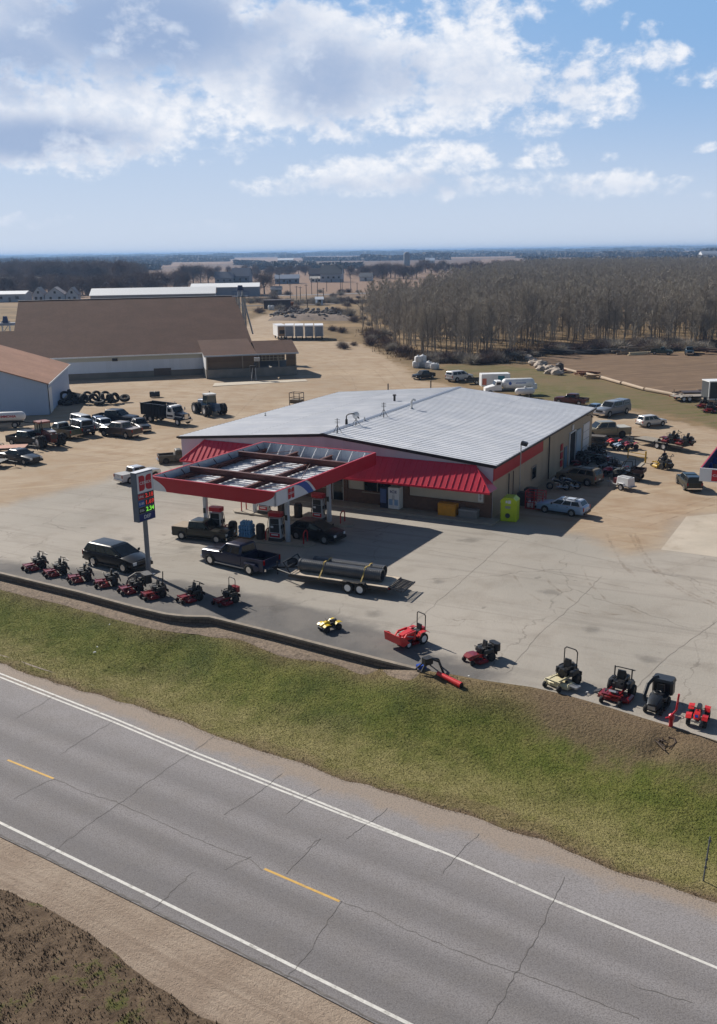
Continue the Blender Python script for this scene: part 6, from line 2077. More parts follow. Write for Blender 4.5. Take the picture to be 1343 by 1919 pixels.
# ------------------------------------------------------------------ mowers, garden tractors, quads
SEATM = mat('black_vinyl', (0.014, 0.014, 0.016, 1), 0.45)
MRED = mat('mower_red', L(122, 14, 24), 0.35, 0.1, var=0.1, scale=3, coat=0.3)
BRED = mat('tractor_red', L(206, 38, 38), 0.4, 0.05, var=0.1, scale=2, coat=0.3, dirt=L(140, 60, 50), dirtamt=0.25)
def tube_path(par, name, pts_, r, m, n=6):
 return MB().tube(pts_, r, n).build(name, m, par, 50)
def zero_turn(label, p, h, deck=None, rops='folded', group=None, seatback=True, bags=False, name='zero_turn_mower', person=False, tilt=0.0, chute=True, tower=True):
 """stand-on-wheels ride mower: x forward (small casters lead), rear drive wheels"""
 deck = deck or MRED
 t = thing(name, label, 'mower', p, h, group)
 r = 0.3
 for s in (-1, 1):
  wheel(t, -0.55, s * 0.52, r, 0.28, 'black', 'wheel')
  w = wheel(t, 0.98, s * 0.46, 0.165, 0.14, 'black', 'caster_wheel')
  MB().tube([(0.98, s * 0.46, 0.17), (0.98, s * 0.37, 0.2), (0.95, s * 0.37, 0.42), (0.85, s * 0.4, 0.48)], 0.03, 6).build('caster_fork', deck, t)
 # deck: shallow shell with sloped rim under the frame
 d = MB().loft([[(x0, -w, z), (x1, -w, z), (x1 + 0.12, -w * 0.4, z), (x1 + 0.12, w * 0.4, z), (x1, w, z), (x0, w, z)] for x0, x1, w, z in ((-0.12, 0.62, 0.78, 0.1), (-0.12, 0.62, 0.78, 0.24), (-0.02, 0.5, 0.68, 0.32))])
 d.build('deck', deck, t)
 for y in (-0.46, 0, 0.46):
  MB().cyl((0.28, y, 0.32), (0.28, y, 0.4), 0.12, 0.09, n=10).build('spindle_cover', BLACK, t)
 if chute:
  MB().box((0.25, -0.92, 0.22), (0.42, 0.34, 0.05), rx=0.35, bev=0.05).build('discharge_chute', BLACK, t)
 fr_ = MB()
 for s in (-1, 1):
  fr_.box((0.05, s * 0.3, 0.47), (1.85, 0.07, 0.1))
 fr_.box((0.93, 0, 0.47), (0.09, 0.95, 0.09))
 fr_.box((-0.85, 0, 0.45), (0.08, 0.8, 0.18))
 fr_.box((0.62, 0, 0.47), (0.5, 0.6, 0.04))
 fr_.build('frame', deck, t)
 # fuel tanks / fenders over the drive wheels
 for s in (-1, 1):
  MB().box((-0.4, s * 0.45, 0.68), (0.85, 0.26, 0.24), bev=0.1, top=(0.85, 0.8)).build('fender', BLACK, t)
 MB().box((-0.15, 0, 0.62), (0.5, 0.55, 0.24)).build('seat_box', BLACK, t)
 MB().box((-0.12, 0, 0.8), (0.5, 0.52, 0.13), bev=0.12).build('seat', SEATM, t, 40)
 if seatback:
  MB().box((-0.4, 0, 1.05), (0.14, 0.48, 0.5), bev=0.05, ry=-0.18, top=(1, 0.85)).build('backrest', SEATM, t, 40)
 for s in (-1, 1):
  MB().box((-0.2, s * 0.3, 0.98), (0.34, 0.06, 0.05)).build('armrest', SEATM, t)
  MB().tube([(0.12, s * 0.32, 0.62), (0.2, s * 0.33, 0.98), (0.26, s * 0.26, 1.02), (0.27, s * 0.06, 1.0)], 0.02, 6).build('control_lever', BLACK, t)
 # engine
 e = MB().box((-0.78, 0, 0.72), (0.5, 0.52, 0.32), bev=0.08).build('engine', BLACK, t)
 MB().cyl((-0.78, 0, 0.88), (-0.78, 0, 1.0), 0.17, 0.14, n=12).build('engine_cap', pm((52, 52, 54)), e)
 MB().cyl((-1.0, -0.22, 0.62), (-1.0, 0.22, 0.62), 0.08, n=8).build('muffler', STEEL, t)
 MB().box((-1.08, 0, 0.42), (0.06, 0.95, 0.22)).build('rear_guard', BLACK, t)
 rb = 0.025
 if rops == 'up':
  tube_path(t, 'roll_bar', [(-0.62, -0.42, 0.5), (-0.66, -0.42, 1.7), (-0.66, -0.3, 1.82), (-0.66, 0.3, 1.82), (-0.66, 0.42, 1.7), (-0.62, 0.42, 0.5)], 0.032, BLACK)
 elif rops == 'posts':
  for s in (-1, 1):
   tube_path(t, 'roll_bar_post', [(-0.62, s * 0.43, 0.5), (-0.66, s * 0.43, 1.36)], 0.035, BLACK)
  tube_path(t, 'roll_bar_hoop', [(-0.68, -0.43, 1.28), (-1.1, -0.43, 1.12), (-1.1, 0.43, 1.12), (-0.68, 0.43, 1.28)], 0.028, BLACK)
 elif rops == 'loop':
  tube_path(t, 'roll_bar', [(-0.62, 0.43, 0.5), (-0.62, 0.43, 1.2), (-0.85, 0.43, 1.45), (-1.05, 0.43, 1.3), (-1.05, -0.43, 1.3), (-0.85, -0.43, 1.45), (-0.62, -0.43, 1.2), (-0.62, -0.43, 0.5)], 0.028, BLACK)
 return t
def make_mowers():
 g = 'mowers lined up along the kerb at the left'
 RN = math.atan2(-RNRM.y, -RNRM.x)
 base = [(66, 1066, 'dark red ride-on mower at the outer left end of the kerb row', 'posts', 0.05), (105, 1077, 'dark red ride-on mower second from the left end of the kerb row', 'posts', 0.0),
   (151, 1088, 'dark red ride-on mower in front of the black crossover tail', 'posts', -0.05), (201, 1097, 'dark red ride-on mower without roll posts in front of the black crossover', 'none', -0.1),
   (247, 1109, 'dark red ride-on mower with a black grass bagger just left of the sign pole', 'none', 0.0), (289, 1119, 'dark red ride-on mower with a tall upright post just right of the sign pole', 'tall', 0.03),
   (357, 1125, 'dark red ride-on mower with two short posts left of the hooped one', 'posts', 0.06), (424, 1130, 'dark red ride-on mower with full black roll hoop, right end of the kerb row', 'up', 0.1)]
 for x, y, lb, rp, a in base:
  t = zero_turn(lb, G(x, y), RN - 0.42 + a * 2, rops='posts' if rp == 'tall' else rp, group=g)
  t.scale = (0.76, 0.76, 0.84)
  if rp == 'tall':
   tube_path(t, 'tall_post', [(-0.66, 0.43, 1.3), (-0.7, 0.43, 2.0)], 0.045, BLACK)
  if 'bagger' in lb:
   MB().box((-1.35, 0, 0.85), (0.65, 1.1, 0.6), bev=0.12, top=(0.9, 0.9)).build('grass_bagger', BLACK, t)
   MB().box((-1.35, 0, 1.2), (0.75, 1.2, 0.14), bev=0.1).build('bagger_lid', pm((62, 62, 66)), t)
   tube_path(t, 'bagger_tube', [(0.2, -0.75, 0.4), (-0.1, -0.8, 0.9), (-0.7, -0.65, 1.2), (-1.2, -0.4, 1.2)], 0.1, pm((120, 112, 104)), 8)
  if rp == 'up':
   MB().box((-0.95, 0, 0.9), (0.45, 0.8, 0.4), bev=0.08).build('engine_cover', MRED, t)
 # right-hand row
 g = 'machines for sale along the lot edge on the right'
 t = zero_turn('small dark ride-on mower with maroon bonnet alone right of the red loader tractor', G(899, 1237), RN - 0.45, rops='none', group=g, chute=False)
 t.scale = (0.78, 0.78, 0.8)
 MB().loft([[(x, -w, 0.45), (x, w, 0.45), (x, w * 0.9, zt), (x, -w * 0.9, zt)] for x, w, zt in ((0.3, 0.4, 0.62), (0.85, 0.42, 0.64), (1.2, 0.3, 0.52))]).build('nose_cover', MRED, t)
 MB().box((-1.25, 0, 0.75), (0.45, 0.9, 0.5), bev=0.12).build('rear_bag', SEATM, t)
 tan = mat('cream_deck', L(206, 196, 160), 0.45, var=0.08)
 t = zero_turn('black mower with cream deck and tall roll hoop at the start of the right row', G(1054, 1282), RN - 0.25, deck=tan, rops='up', group=g, chute=False)
 t.scale = (0.9, 0.9, 0.95)
 MB().box((0.25, 0.98, 0.26), (0.5, 0.5, 0.08), bev=0.08).build('side_chute', STEEL, t)
 t = zero_turn('bright red wide-deck mower with two posts beside the black bagger mower', G(1157, 1306), RN - 0.02, rops='posts', group=g)
 t.scale = (0.98, 0.98, 0.95)
 MB().box((0.62, 0, 0.56), (0.5, 0.34, 0.1), ry=-0.5).build('foot_plate', CLEARLAMP, t)
 # black garden tractor with bagger
 t = thing('garden_tractor', 'black garden tractor with rear bagger and thick side pipe at the lot edge', 'mower', G(1230, 1327), RN + 0.02, g)
 t.scale = (0.84,) * 3
 dk = mat('satin_black', (0.02, 0.022, 0.026, 1), 0.35, var=0.2)
 for s in (-1, 1):
  wheel(t, -0.6, s * 0.42, 0.28, 0.26, 'black')
  wheel(t, 0.75, s * 0.42, 0.2, 0.16, 'black')
 MB().loft([[(x, -w, 0.32), (x, w, 0.32), (x, w, zt), (x, w * 0.7, zt + 0.06), (x, -w * 0.7, zt + 0.06), (x, -w, zt)] for x, w, zt in ((0.1, 0.33, 0.82), (0.7, 0.33, 0.78), (1.12, 0.26, 0.64))]).build('bonnet', dk, t, 35)
 MB().box((1.14, 0, 0.5), (0.05, 0.42, 0.2)).build('grille', STEEL, t)
 MB().box((-0.45, 0, 0.55), (0.95, 0.95, 0.16), bev=0.12).build('fender', dk, t)
 MB().box((-0.4, 0, 0.72), (0.45, 0.46, 0.12), bev=0.1).build('seat', SEATM, t, 40)
 MB().box((-0.66, 0, 0.96), (0.12, 0.44, 0.42), bev=0.05, ry=-0.15).build('backrest', SEATM, t, 40)
 MB().lathe([(0.19, -0.02), (0.22, 0), (0.19, 0.02), (0.17, 0)], 16, c=(0.02, 0, 1.0), closed=True).build('steering_wheel', BLACK, t)
 MB().cyl((0.12, 0, 0.75), (0.02, 0, 1.0), 0.03, n=6).build('steering_column', BLACK, t)
 MB().box((0.1, 0, 0.2), (0.8, 1.15, 0.16), bev=0.15).build('deck', dk, t)
 MB().box((-1.25, 0, 0.85), (0.7, 1.15, 0.75), bev=0.12, top=(1.05, 1.0)).build('grass_bagger', SEATM, t)
 MB().box((-1.22, 0, 1.3), (0.85, 1.25, 0.16), bev=0.12, top=(0.9, 0.9)).build('bagger_lid', pm((46, 48, 52), 0.4), t)
 tube_path(t, 'bagger_tube', [(0.1, -0.62, 0.3), (0.0, -0.72, 0.6), (-0.5, -0.68, 1.1), (-0.85, -0.5, 1.36), (-1.1, -0.3, 1.38)], 0.11, dk, 10)
 # red quad at the right end
 quad('red sport quad bike with blue front badge at the right end of the lot edge', G(1307, 1352), RN + 0.12, BRED, g, 0.84, True)
 # yellow quad
 quad('yellow childs quad bike alone on the dark strip beside the kerb', G(618, 1180), RN - 0.35, mat('quad_yellow', L(212, 180, 24), 0.4, var=0.08), None, 0.72, False)
def quad(label, p, h, m, group=None, sc_=1.0, badge=False, rim='steel'):
 t = thing('quad_bike', label, 'quad bike', p, h, group)
 t.scale = (sc_,) * 3
 for s in (-1, 1):
  wheel(t, 0.58, s * 0.42, 0.26, 0.2, 'black')
  wheel(t, -0.55, s * 0.42, 0.26, 0.26, 'black')
  # fenders arch over each wheel
  for x, hh in ((0.55, 0.02), (-0.52, 0.06)):
   MB().loft([[(x + a, s * 0.26, zz), (x + a, s * 0.56, zz - 0.03), (x + a, s * 0.56, zz), (x + a, s * 0.26, zz + 0.03)] for a, zz in ((0.32, 0.5 + hh), (0.14, 0.62 + hh), (-0.14, 0.64 + hh), (-0.32, 0.56 + hh))]).build('fender', m, t)
  tube_path(t, 'handlebar', [(0.32, s * 0.02, 0.88), (0.28, s * 0.22, 0.96), (0.2, s * 0.38, 0.94)], 0.018, BLACK)
  MB().cyl((0.58, s * 0.16, 0.62), (0.58, s * 0.34, 0.3), 0.04, n=8).build('shock_absorber', STEEL, t)
 MB().box((0, 0, 0.42), (0.9, 0.3, 0.26), bev=0.06).build('engine', BLACK, t)
 MB().loft([[(x, -w, 0.52), (x, w, 0.52), (x, w * 0.7, zt), (x, -w * 0.7, zt)] for x, w, zt in ((0.92, 0.12, 0.6), (0.6, 0.22, 0.76), (0.25, 0.17, 0.82), (0.05, 0.16, 0.74))]).build('front_cowl', m, t)
 MB().box((-0.3, 0, 0.74), (0.72, 0.28, 0.14), bev=0.1, top=(0.9, 0.8)).build('seat', SEATM, t, 40)
 MB().box((0.92, 0, 0.42), (0.06, 0.5, 0.06)).build('bumper', STEEL, t)
 MB().cyl((0.3, 0, 0.5), (0.32, 0, 0.9), 0.03, n=6).build('steering_column', BLACK, t)
 MB().box((0, 0, 0.2), (1.2, 0.22, 0.06)).build('frame', STEEL, t)
 if badge:
  MB().box((0.82, 0, 0.7), (0.03, 0.18, 0.14), ry=-0.6).build('badge', pm((60, 90, 190)), t)
 return t
make_mowers()
def make_loader_tractor():
 RN = math.atan2(-RNRM.y, -RNRM.x)
 h = RN - 0.3
 t = thing('compact_tractor', 'bright red compact tractor with front loader bucket and tall roll hoop', 'tractor', G(770, 1206), h)
 t.scale = (0.78,) * 3
 for s in (-1, 1):
  wheel(t, -0.62, s * 0.56, 0.4, 0.3, 'white')
  wheel(t, 0.72, s * 0.5, 0.28, 0.2, 'white')
  MB().loft([[(-0.62 + a, s * 0.4, zz), (-0.62 + a, s * 0.74, zz), (-0.62 + a, s * 0.74, zz + 0.04), (-0.62 + a, s * 0.4, zz + 0.04)] for a, zz in ((0.5, 0.62), (0.3, 0.9), (-0.25, 0.92), (-0.5, 0.74))]).build('fender', BRED, t)
  # loader arm: knee down to the bucket
  MB().loft([[(x, s * 0.46 - 0.05, z - 0.07), (x, s * 0.46 + 0.05, z - 0.07), (x, s * 0.46 + 0.05, z + 0.07), (x, s * 0.46 - 0.05, z + 0.07)] for x, z in ((0.0, 1.05), (0.85, 1.02), (1.35, 0.5))]).build('loader_arm', BRED, t)
  MB().box((0.1, s * 0.46, 0.78), (0.16, 0.1, 0.62)).build('loader_post', BRED, t)
  MB().cyl((0.2, s * 0.46, 0.7), (0.9, s * 0.46, 0.92), 0.035, n=8).build('hydraulic_ram', STEEL, t)
  MB().box((1.02, s * 0.2, 0.78), (0.03, 0.14, 0.1)).build('headlight', CLEARLAMP, t)
 MB().loft([[(x, -w, 0.5), (x, w, 0.5), (x, w, zt), (x, w * 0.7, zt + 0.07), (x, -w * 0.7, zt + 0.07), (x, -w, zt)] for x, w, zt in ((-0.05, 0.32, 1.02), (0.6, 0.31, 0.96), (1.0, 0.27, 0.86))]).build('bonnet', BRED, t, 35)
 MB().box((0.1, 0, 0.42), (1.7, 0.4, 0.3)).build('chassis', BLACK, t)
 MB().box((-0.4, 0, 0.6), (0.8, 0.7, 0.12)).build('platform', BLACK, t)
 MB().box((-0.55, 0, 0.82), (0.46, 0.5, 0.14), bev=0.1).build('seat', SEATM, t, 40)
 MB().box((-0.8, 0, 1.06), (0.12, 0.46, 0.44), bev=0.05, ry=-0.15).build('backrest', SEATM, t, 40)
 MB().box((-0.95, 0, 0.86), (0.3, 0.62, 0.4), bev=0.06).build('rear_cover', BRED, t)
 MB().lathe([(0.17, -0.02), (0.2, 0), (0.17, 0.02), (0.15, 0)], 16, c=(-0.12, 0, 1.2), closed=True).build('steering_wheel', BLACK, t)
 MB().cyl((-0.05, 0, 0.95), (-0.12, 0, 1.2), 0.03, n=6).build('steering_column', BLACK, t)
 tube_path(t, 'roll_bar', [(-0.95, -0.42, 0.6), (-0.98, -0.42, 1.95), (-0.98, -0.32, 2.05), (-0.98, 0.32, 2.05), (-0.98, 0.42, 1.95), (-0.95, 0.42, 0.6)], 0.04, BLACK)
 # bucket: open shell
 # curled back and half raised, its flat bottom turned to the front
 def curl(q):
  a = R(78)
  x, z = q[0] - 1.3, q[1] - 0.3
  x, z = x * 1.3, z * 1.3
  return (1.46 + x * math.cos(a) - z * math.sin(a), 0.42 + x * math.sin(a) + z * math.cos(a))
 prof = [curl(q) for q in [(1.3, 0.75), (1.28, 0.3), (1.45, 0.14), (1.95, 0.16), (1.95, 0.2), (1.47, 0.2), (1.33, 0.34), (1.34, 0.75)]]
 b = MB().prism(prof, -0.8, 0.8)
 side = [curl(q) for q in [(1.3, 0.75), (1.28, 0.3), (1.45, 0.14), (1.95, 0.18), (1.75, 0.5)]]
 b.prism(side, -0.84, -0.79)
 b.prism(side, 0.79, 0.84)
 b.build('bucket', BRED, t)
 MB().box((-0.0, 0, 0.22), (0.9, 1.2, 0.18), bev=0.16).build('mower_deck', MRED, t)
 # auger attachment lying on the grass in front of it: red tube, dark frame, blue box
 a, b2 = G(820, 1263, 0.1), G(864, 1286, -0.05)
 d = b2 - a
 t = thing('tube_auger', 'red auger tube lying on the grass below the red loader tractor', 'auger', a + Vector((0, 0, 0.05)), 0)
 MB().cyl((0, 0, 0), d, 0.11, 0.16, n=12).build('tube', BRED, t, 50)
 MB().cyl(d * 0.995, d * 1.03, 0.13, n=12).build('tube_end', BLACK, t)
 p = G(812, 1256, 0)
 t = thing('post_hole_frame', 'tangle of dark brackets with a blue box beside the red auger tube', 'attachment', p, h - 0.5)
 tube_path(t, 'bracket', [(-0.5, -0.35, 0.0), (-0.3, -0.2, 0.5), (0.3, 0.1, 0.75), (0.7, 0.3, 0.1)], 0.06, BLACK)
 tube_path(t, 'bracket', [(-0.4, 0.5, 0.0), (-0.2, 0.3, 0.6), (0.3, 0.1, 0.75)], 0.06, BLACK)
 tube_path(t, 'bracket', [(0.0, -0.6, 0.0), (0.1, -0.3, 0.4), (0.3, 0.1, 0.75), (0.9, -0.2, 0.05)], 0.05, BLACK)
 MB().box((0.35, 0.1, 0.62), (0.5, 0.4, 0.34), rz=0.4, bev=0.05).build('gearbox', BLACK, t)
 MB().box((0.55, -0.35, 0.02), (0.5, 0.32, 0.4), rz=0.3, bev=0.04).build('blue_box', mat('blue_plastic', L(24, 70, 170), 0.4), t)
make_loader_tractor()
def make_edge_things():
 # red post auger standing by the quad
 p = G(1256, 1370, -0.25)
 t = thing('hand_pump', 'red standing hand pump with long upright handle at the lot corner', 'pump', p, R(-20))
 rd = mat('pump_red', L(190, 24, 44), 0.38, var=0.1, coat=0.3)
 MB().lathe([(0.16, 0.0), (0.16, 0.05), (0.09, 0.08), (0.1, 0.55), (0.13, 0.6), (0.13, 0.8), (0.06, 0.86)], 14).build('barrel', rd, t, 40)
 MB().cyl((0, 0, 0.68), (-0.26, -0.05, 0.62), 0.06, 0.05, n=8).build('spout', rd, t)
 MB().tube([(0.05, 0, 0.85), (0.18, 0.02, 1.05), (0.24, 0.02, 1.85)], 0.045, 8).build('handle', rd, t)
 # slim delineator post at the right edge
 p = G(1317, 1651, -1.6)
 t = thing('marker_post', 'thin leaning steel post on the grass at the right edge of the view', 'post', p)
 steel = mat('post_steel', L(92, 98, 112), 0.5, 0.4, var=0.15)
 top = Vector((0.05, -0.15, 1.95))
 mb = MB()
 mb.cyl((0, 0, -0.2), top, 0.03, 0.028, n=4)
 mb.build('post', steel, t)
 pl = MB()
 for f in (0.32, 0.5, 0.92):
  q = top * f
  pl.box((q.x, q.y - 0.03, q.z), (0.09, 0.03, 0.09))
 pl.build('bolt_plates', steel, t)
 # barrel on the dirt
 p = G(290, 744)
 t = thing('oil_drum', 'dark steel drum lying on its side by the tyre pile', 'drum', p, R(10))
 MB().lathe([(0.02, -0.75), (0.42, -0.75), (0.44, -0.4), (0.42, -0.38), (0.42, 0.38), (0.44, 0.4), (0.42, 0.75), (0.02, 0.75)], 16, axis='X', c=(0, 0, 0.44)).build('drum_body', pm((40, 44, 50)), t, 40)
 MB().lathe([(0.44, -0.05), (0.47, 0), (0.44, 0.05)], 16, axis='X', c=(0, 0, 0.44)).build('rib', BLACK, t)
make_edge_things()
def make_yard_things():
 g = 'old tractor tyres heaped beside the barn'
 r_, w = 0.75, 0.5
 big = MB().lathe([(r_ * 0.55, -w / 2), (r_ * 0.92, -w / 2), (r_, -w * 0.3), (r_, w * 0.3), (r_ * 0.92, w / 2), (r_ * 0.55, w / 2)], 22, axis='Z', closed=True).mesh('old_tyre', TYRE, 40)
 spots = [(112, 757, 0, 0), (122, 752, 1.3, .2), (136, 754, 1.45, .8), (146, 756, 0.3, 0), (133, 748, 1.2, 2.0), (158, 757, 1.35, 1.2), (164, 752, 1.5, .3), (176, 757, 1.25, 0.2), (181, 751, 1.5, 0.6), (193, 756, 1.5, 1.9), (198, 752, 1.3, .1), (207, 757, 1.4, 2.4), (216, 755, 1.2, 1.0), (234, 753, 0.45, 0.1), (126, 759, 0.0, 0), (186, 759, 0.15, 0)]
 words = ['flat at the shaded left end', 'leaning at the left end behind', 'upright second from the left', 'low between two upright ones near the left', 'upright in the back row left', 'upright at the left of the middle', 'upright in the back row middle', 'upright just right of the middle', 'upright in the back row right of the middle', 'edge-on right of the middle', 'leaning in the back row on the right', 'edge-on near the right end', 'leaning last in the heap on the right', 'propped alone right of the heap', 'lying flat in front at the left', 'lying flat in front of the middle']
 for (x, y, tilt, a), wd in zip(spots, words):
  p = G(x, y)
  o = obj('tractor_tyre', big)
  o.rotation_euler = (tilt, 0, a)
  o.location = p + Vector((0, 0, max(w / 2 * abs(math.cos(tilt)) + r_ * abs(math.sin(tilt)), 0.25)))
  tag(o, 'old black tractor tyre ' + wd, 'tyre', g)
 # yellow safety rail right of the store
 a, b = G(1176, 861), G(1209, 867)
 d = b - a
 t = thing('safety_rail', 'yellow pipe rail at the edge of the loading slab', 'rail', a, math.atan2(d.y, d.x))
 yl = pm((190, 150, 30), 0.5)
 ln = d.length
 for x in (0, ln):
  MB().cyl((x, 0, 0), (x, 0, 1.15), 0.08 if x else 0.06, n=10).build('post', yl, t)
 for z in (0.45, 0.8):
  MB().cyl((0, 0, z), (ln, 0, z), 0.035, n=8).build('rail', yl, t)
 sl = pts([(1075, 862), (1128, 842), (1208, 868), (1190, 884), (1120, 890)])
 mb = MB().prism([(p.x, p.y) for p in sl], 0.0, 0.02, axis='Z')
 structure(mb.build('loading_slab', CONC))
 # machines in the shade of the wall
 g = 'machines in the shade of the right wall'
 quad('crimson quad bike with a bright seat in the shade near the tan wagon', G(1148, 892), R(150), pm((190, 30, 60), 0.35), g, 1.05)
 quad('red quad bike left of the blue one behind the yellow rail', G(1150, 835), R(200), BRED, g, 1.0)
 quad('pale blue quad bike between two red ones behind the yellow rail', G(1163, 842), R(205), pm((150, 168, 190), 0.35), g, 0.95)
 quad('maroon quad bike right of the blue one beside the mower trailer', G(1179, 841), R(200), pm((140, 24, 44), 0.35), g, 1.0)
 quad('black quad bike against the right wall near the open loading door', G(1095, 862), R(160), pm((30, 32, 36)), g, 1.15)
 quad('dark green quad bike on the shaded slab by the loading door', G(1115, 868), R(140), pm((44, 56, 44)), g, 1.15)
 for x, y, a, m_, lb in ((1088, 872, 150, MRED, 'red mower parked tight against the right wall before the loading door'), (1131, 864, 30, MRED, 'red mower on the shaded slab left of the yellow rail'), (1104, 851, 200, BLACK, 'black mower right under the dark loading door'), (1140, 880, 170, BLACK, 'black mower behind the tan wagon in the shade'), (1160, 882, 20, MRED, 'red mower just left of the yellow rail post'), (1122, 853, 100, MRED, 'red mower at the inner edge of the loading slab')):
  zero_turn(lb, G(x, y), R(a), deck=m_, rops='posts', group=g).scale = (0.85,) * 3
 quad('green quad bike between the crimson one and the black buggy', G(1166, 896), R(165), pm((60, 84, 50), 0.4), g, 1.0)
 t = thing('pallet_stack', 'dark stack of crates and pallets at the rear corner of the store', 'crate stack', G(1116, 838), STA_A)
 for k in range(5):
  MB().box((0.1 * (k % 2), 0, 0.14 + 0.26 * k), (2.2 - 0.2 * (k % 3), 1.2, 0.22)).build('pallet', pm((58, 56, 54) if k % 2 else (84, 76, 66)), t)
 # side-by-side with cargo bed
 p = G(1182, 902) + Vector((0, 0.8, 0))
 t = thing('utility_buggy', 'black utility buggy with open cage and tipping bed beside the fuel trailer', 'utility vehicle', p, R(150), g)
 for s in (-1, 1):
  for x in (0.95, -0.95):
   wheel(t, x, s * 0.62, 0.32, 0.26, 'black')
 MB().box((0.1, 0, 0.52), (2.5, 1.2, 0.26), bev=0.1).build('body', BLACK, t)
 MB().loft([[(x, -w, 0.6), (x, w, 0.6), (x, w * 0.9, zt), (x, -w * 0.9, zt)] for x, w, zt in ((0.55, 0.62, 1.0), (1.0, 0.6, 0.95), (1.4, 0.45, 0.75))]).build('bonnet', pm((44, 48, 46)), t)
 for y in (-0.3, 0.3):
  MB().box((-0.05, y, 0.82), (0.5, 0.5, 0.14), bev=0.1).build('seat', SEATM, t)
  MB().box((-0.32, y, 1.1), (0.14, 0.48, 0.5), ry=-0.15).build('backrest', SEATM, t)
 for s in (-1, 1):
  tube_path(t, 'cage', [(0.7, s * 0.6, 0.95), (0.35, s * 0.55, 1.8), (-0.4, s * 0.55, 1.85), (-0.45, s * 0.6, 0.8)], 0.035, BLACK)
 tube_path(t, 'cage', [(0.35, -0.55, 1.8), (0.35, 0.55, 1.8)], 0.035, BLACK)
 bx = MB().box((-0.95, 0, 0.82), (1.0, 1.35, 0.06))
 for s in (-1, 1):
  bx.box((-0.95, s * 0.66, 0.98), (1.0, 0.05, 0.3))
 for x in (-0.47, -1.43):
  bx.box((x, 0, 0.98), (0.05, 1.3, 0.3))
 bx.build('cargo_bed', pm((60, 40, 38)), t)
 # motorcycles
 for k, (x, y, a, rgb, lb) in enumerate(((1045, 918, 12, (24, 26, 34), 'black cruiser motorcycle nearer the wall in the shade'), (1066, 916, 8, (50, 70, 110), 'blue motorcycle nearer the tan wagon in the shade'))):
  t = thing('motorcycle', lb, 'motorcycle', G(x, y), R(150 + a), 'motorcycles parked in the shade')
  for xx in (0.72, -0.72):
   wheel(t, xx, 0, 0.33, 0.14, 'chrome')
  MB().loft([[(x_, -w_, z - 0.1), (x_, w_, z - 0.1), (x_, w_, z + 0.1), (x_, -w_, z + 0.1)] for x_, w_, z in ((0.4, 0.08, 0.85), (0.15, 0.16, 0.85), (-0.15, 0.1, 0.78))]).build('fuel_tank', paint(rgb), t, 40)
  MB().box((0.05, 0, 0.48), (0.5, 0.3, 0.36), bev=0.05).build('engine', CHROME, t)
  MB().box((-0.4, 0, 0.72), (0.55, 0.28, 0.1), bev=0.08).build('seat', SEATM, t)
  for s in (-1, 1):
   MB().cyl((0.72, s * 0.1, 0.33), (0.42, s * 0.1, 0.98), 0.025, n=6).build('fork', CHROME, t)
   MB().cyl((0.1, s * 0.18, 0.3), (-0.9, s * 0.2, 0.32), 0.045, n=8).build('exhaust', CHROME, t)
  tube_path(t, 'handlebar', [(0.22, -0.4, 1.05), (0.4, -0.1, 1.0), (0.4, 0.1, 1.0), (0.22, 0.4, 1.05)], 0.018, CHROME)
  MB().loft([[(-0.72 + a_, -0.09, z), (-0.72 + a_, 0.09, z), (-0.72 + a_, 0.09, z + 0.03), (-0.72 + a_, -0.09, z + 0.03)] for a_, z in ((0.3, 0.6), (0.0, 0.68), (-0.36, 0.5))]).build('fender', paint(rgb), t)
  MB().lathe([(0.09, 0), (0.1, 0.08), (0.03, 0.14)], 10, axis='X', c=(0.44, 0, 0.92)).build('headlight', CHROME, t)
 # mower trailer with two mowers
 p, h = spot((1247, 843), (1234, 841), 1.9)
 h = math.atan2(*(G(1186, 826) - G(1300, 847)).yx)
 fwd = Vector((math.cos(h), math.sin(h), 0))
 c = p + fwd * 0.6
 t = tandem_trailer('flat trailer carrying two dark red mowers behind the pale gold pickup', c, h, 6.2, 1.9, pm((150, 140, 124)), False, 1.6, 0.36, -0.6)
 for k, (dx, lb) in enumerate(((-0.9, 'dark red mower with two posts riding on the trailer above its wheels'), (-2.7, 'dark red mower with low seat on the tail of the trailer'))):
  m = zero_turn(lb, c + fwd * dx + Vector((0, 0, 0.675)), h + 0.1, rops='posts' if k == 0 else 'none', group='mowers on the trailer')
 # person on a yellow mower
 RN = math.atan2(-RNRM.y, -RNRM.x)
 hh = math.atan2(*(G(1222, 872) - G(1250, 880)).yx)
 pp = G(1243, 878) + Vector((0, 0.4, 0))
 zero_turn('yellow ride-on mower driven by a person across the dirt right of the store', pp, hh, deck=mat('mower_yellow', L(190, 156, 54), 0.4, var=0.1), rops='loop')
 seated_person(pp, hh)
 # frame seen above the roof edge: old rack left behind the store, posts
 p = G(556, 764)
 t = thing('steel_rack', 'bare steel rack standing just behind the left roof edge of the store', 'rack', p, STA_A)
 mb = MB()
 for x in (-0.8, 0.8):
  for y in (-0.6, 0.6):
   mb.cyl((x, y, 0), (x, y, 2.1), 0.05, n=6)
 for z in (0.7, 1.4, 2.1):
  for s in (-1, 1):
   mb.cyl((-0.8, s * 0.6, z), (0.8, s * 0.6, z), 0.04, n=6)
   mb.cyl((s * 0.8, -0.6, z), (s * 0.8, 0.6, z), 0.04, n=6)
 mb.build('rack_frame', pm((70, 62, 54)), t)
 MB().box((0, 0, 0.9), (1.5, 1.1, 0.5)).build('load', pm((96, 84, 66)), t)
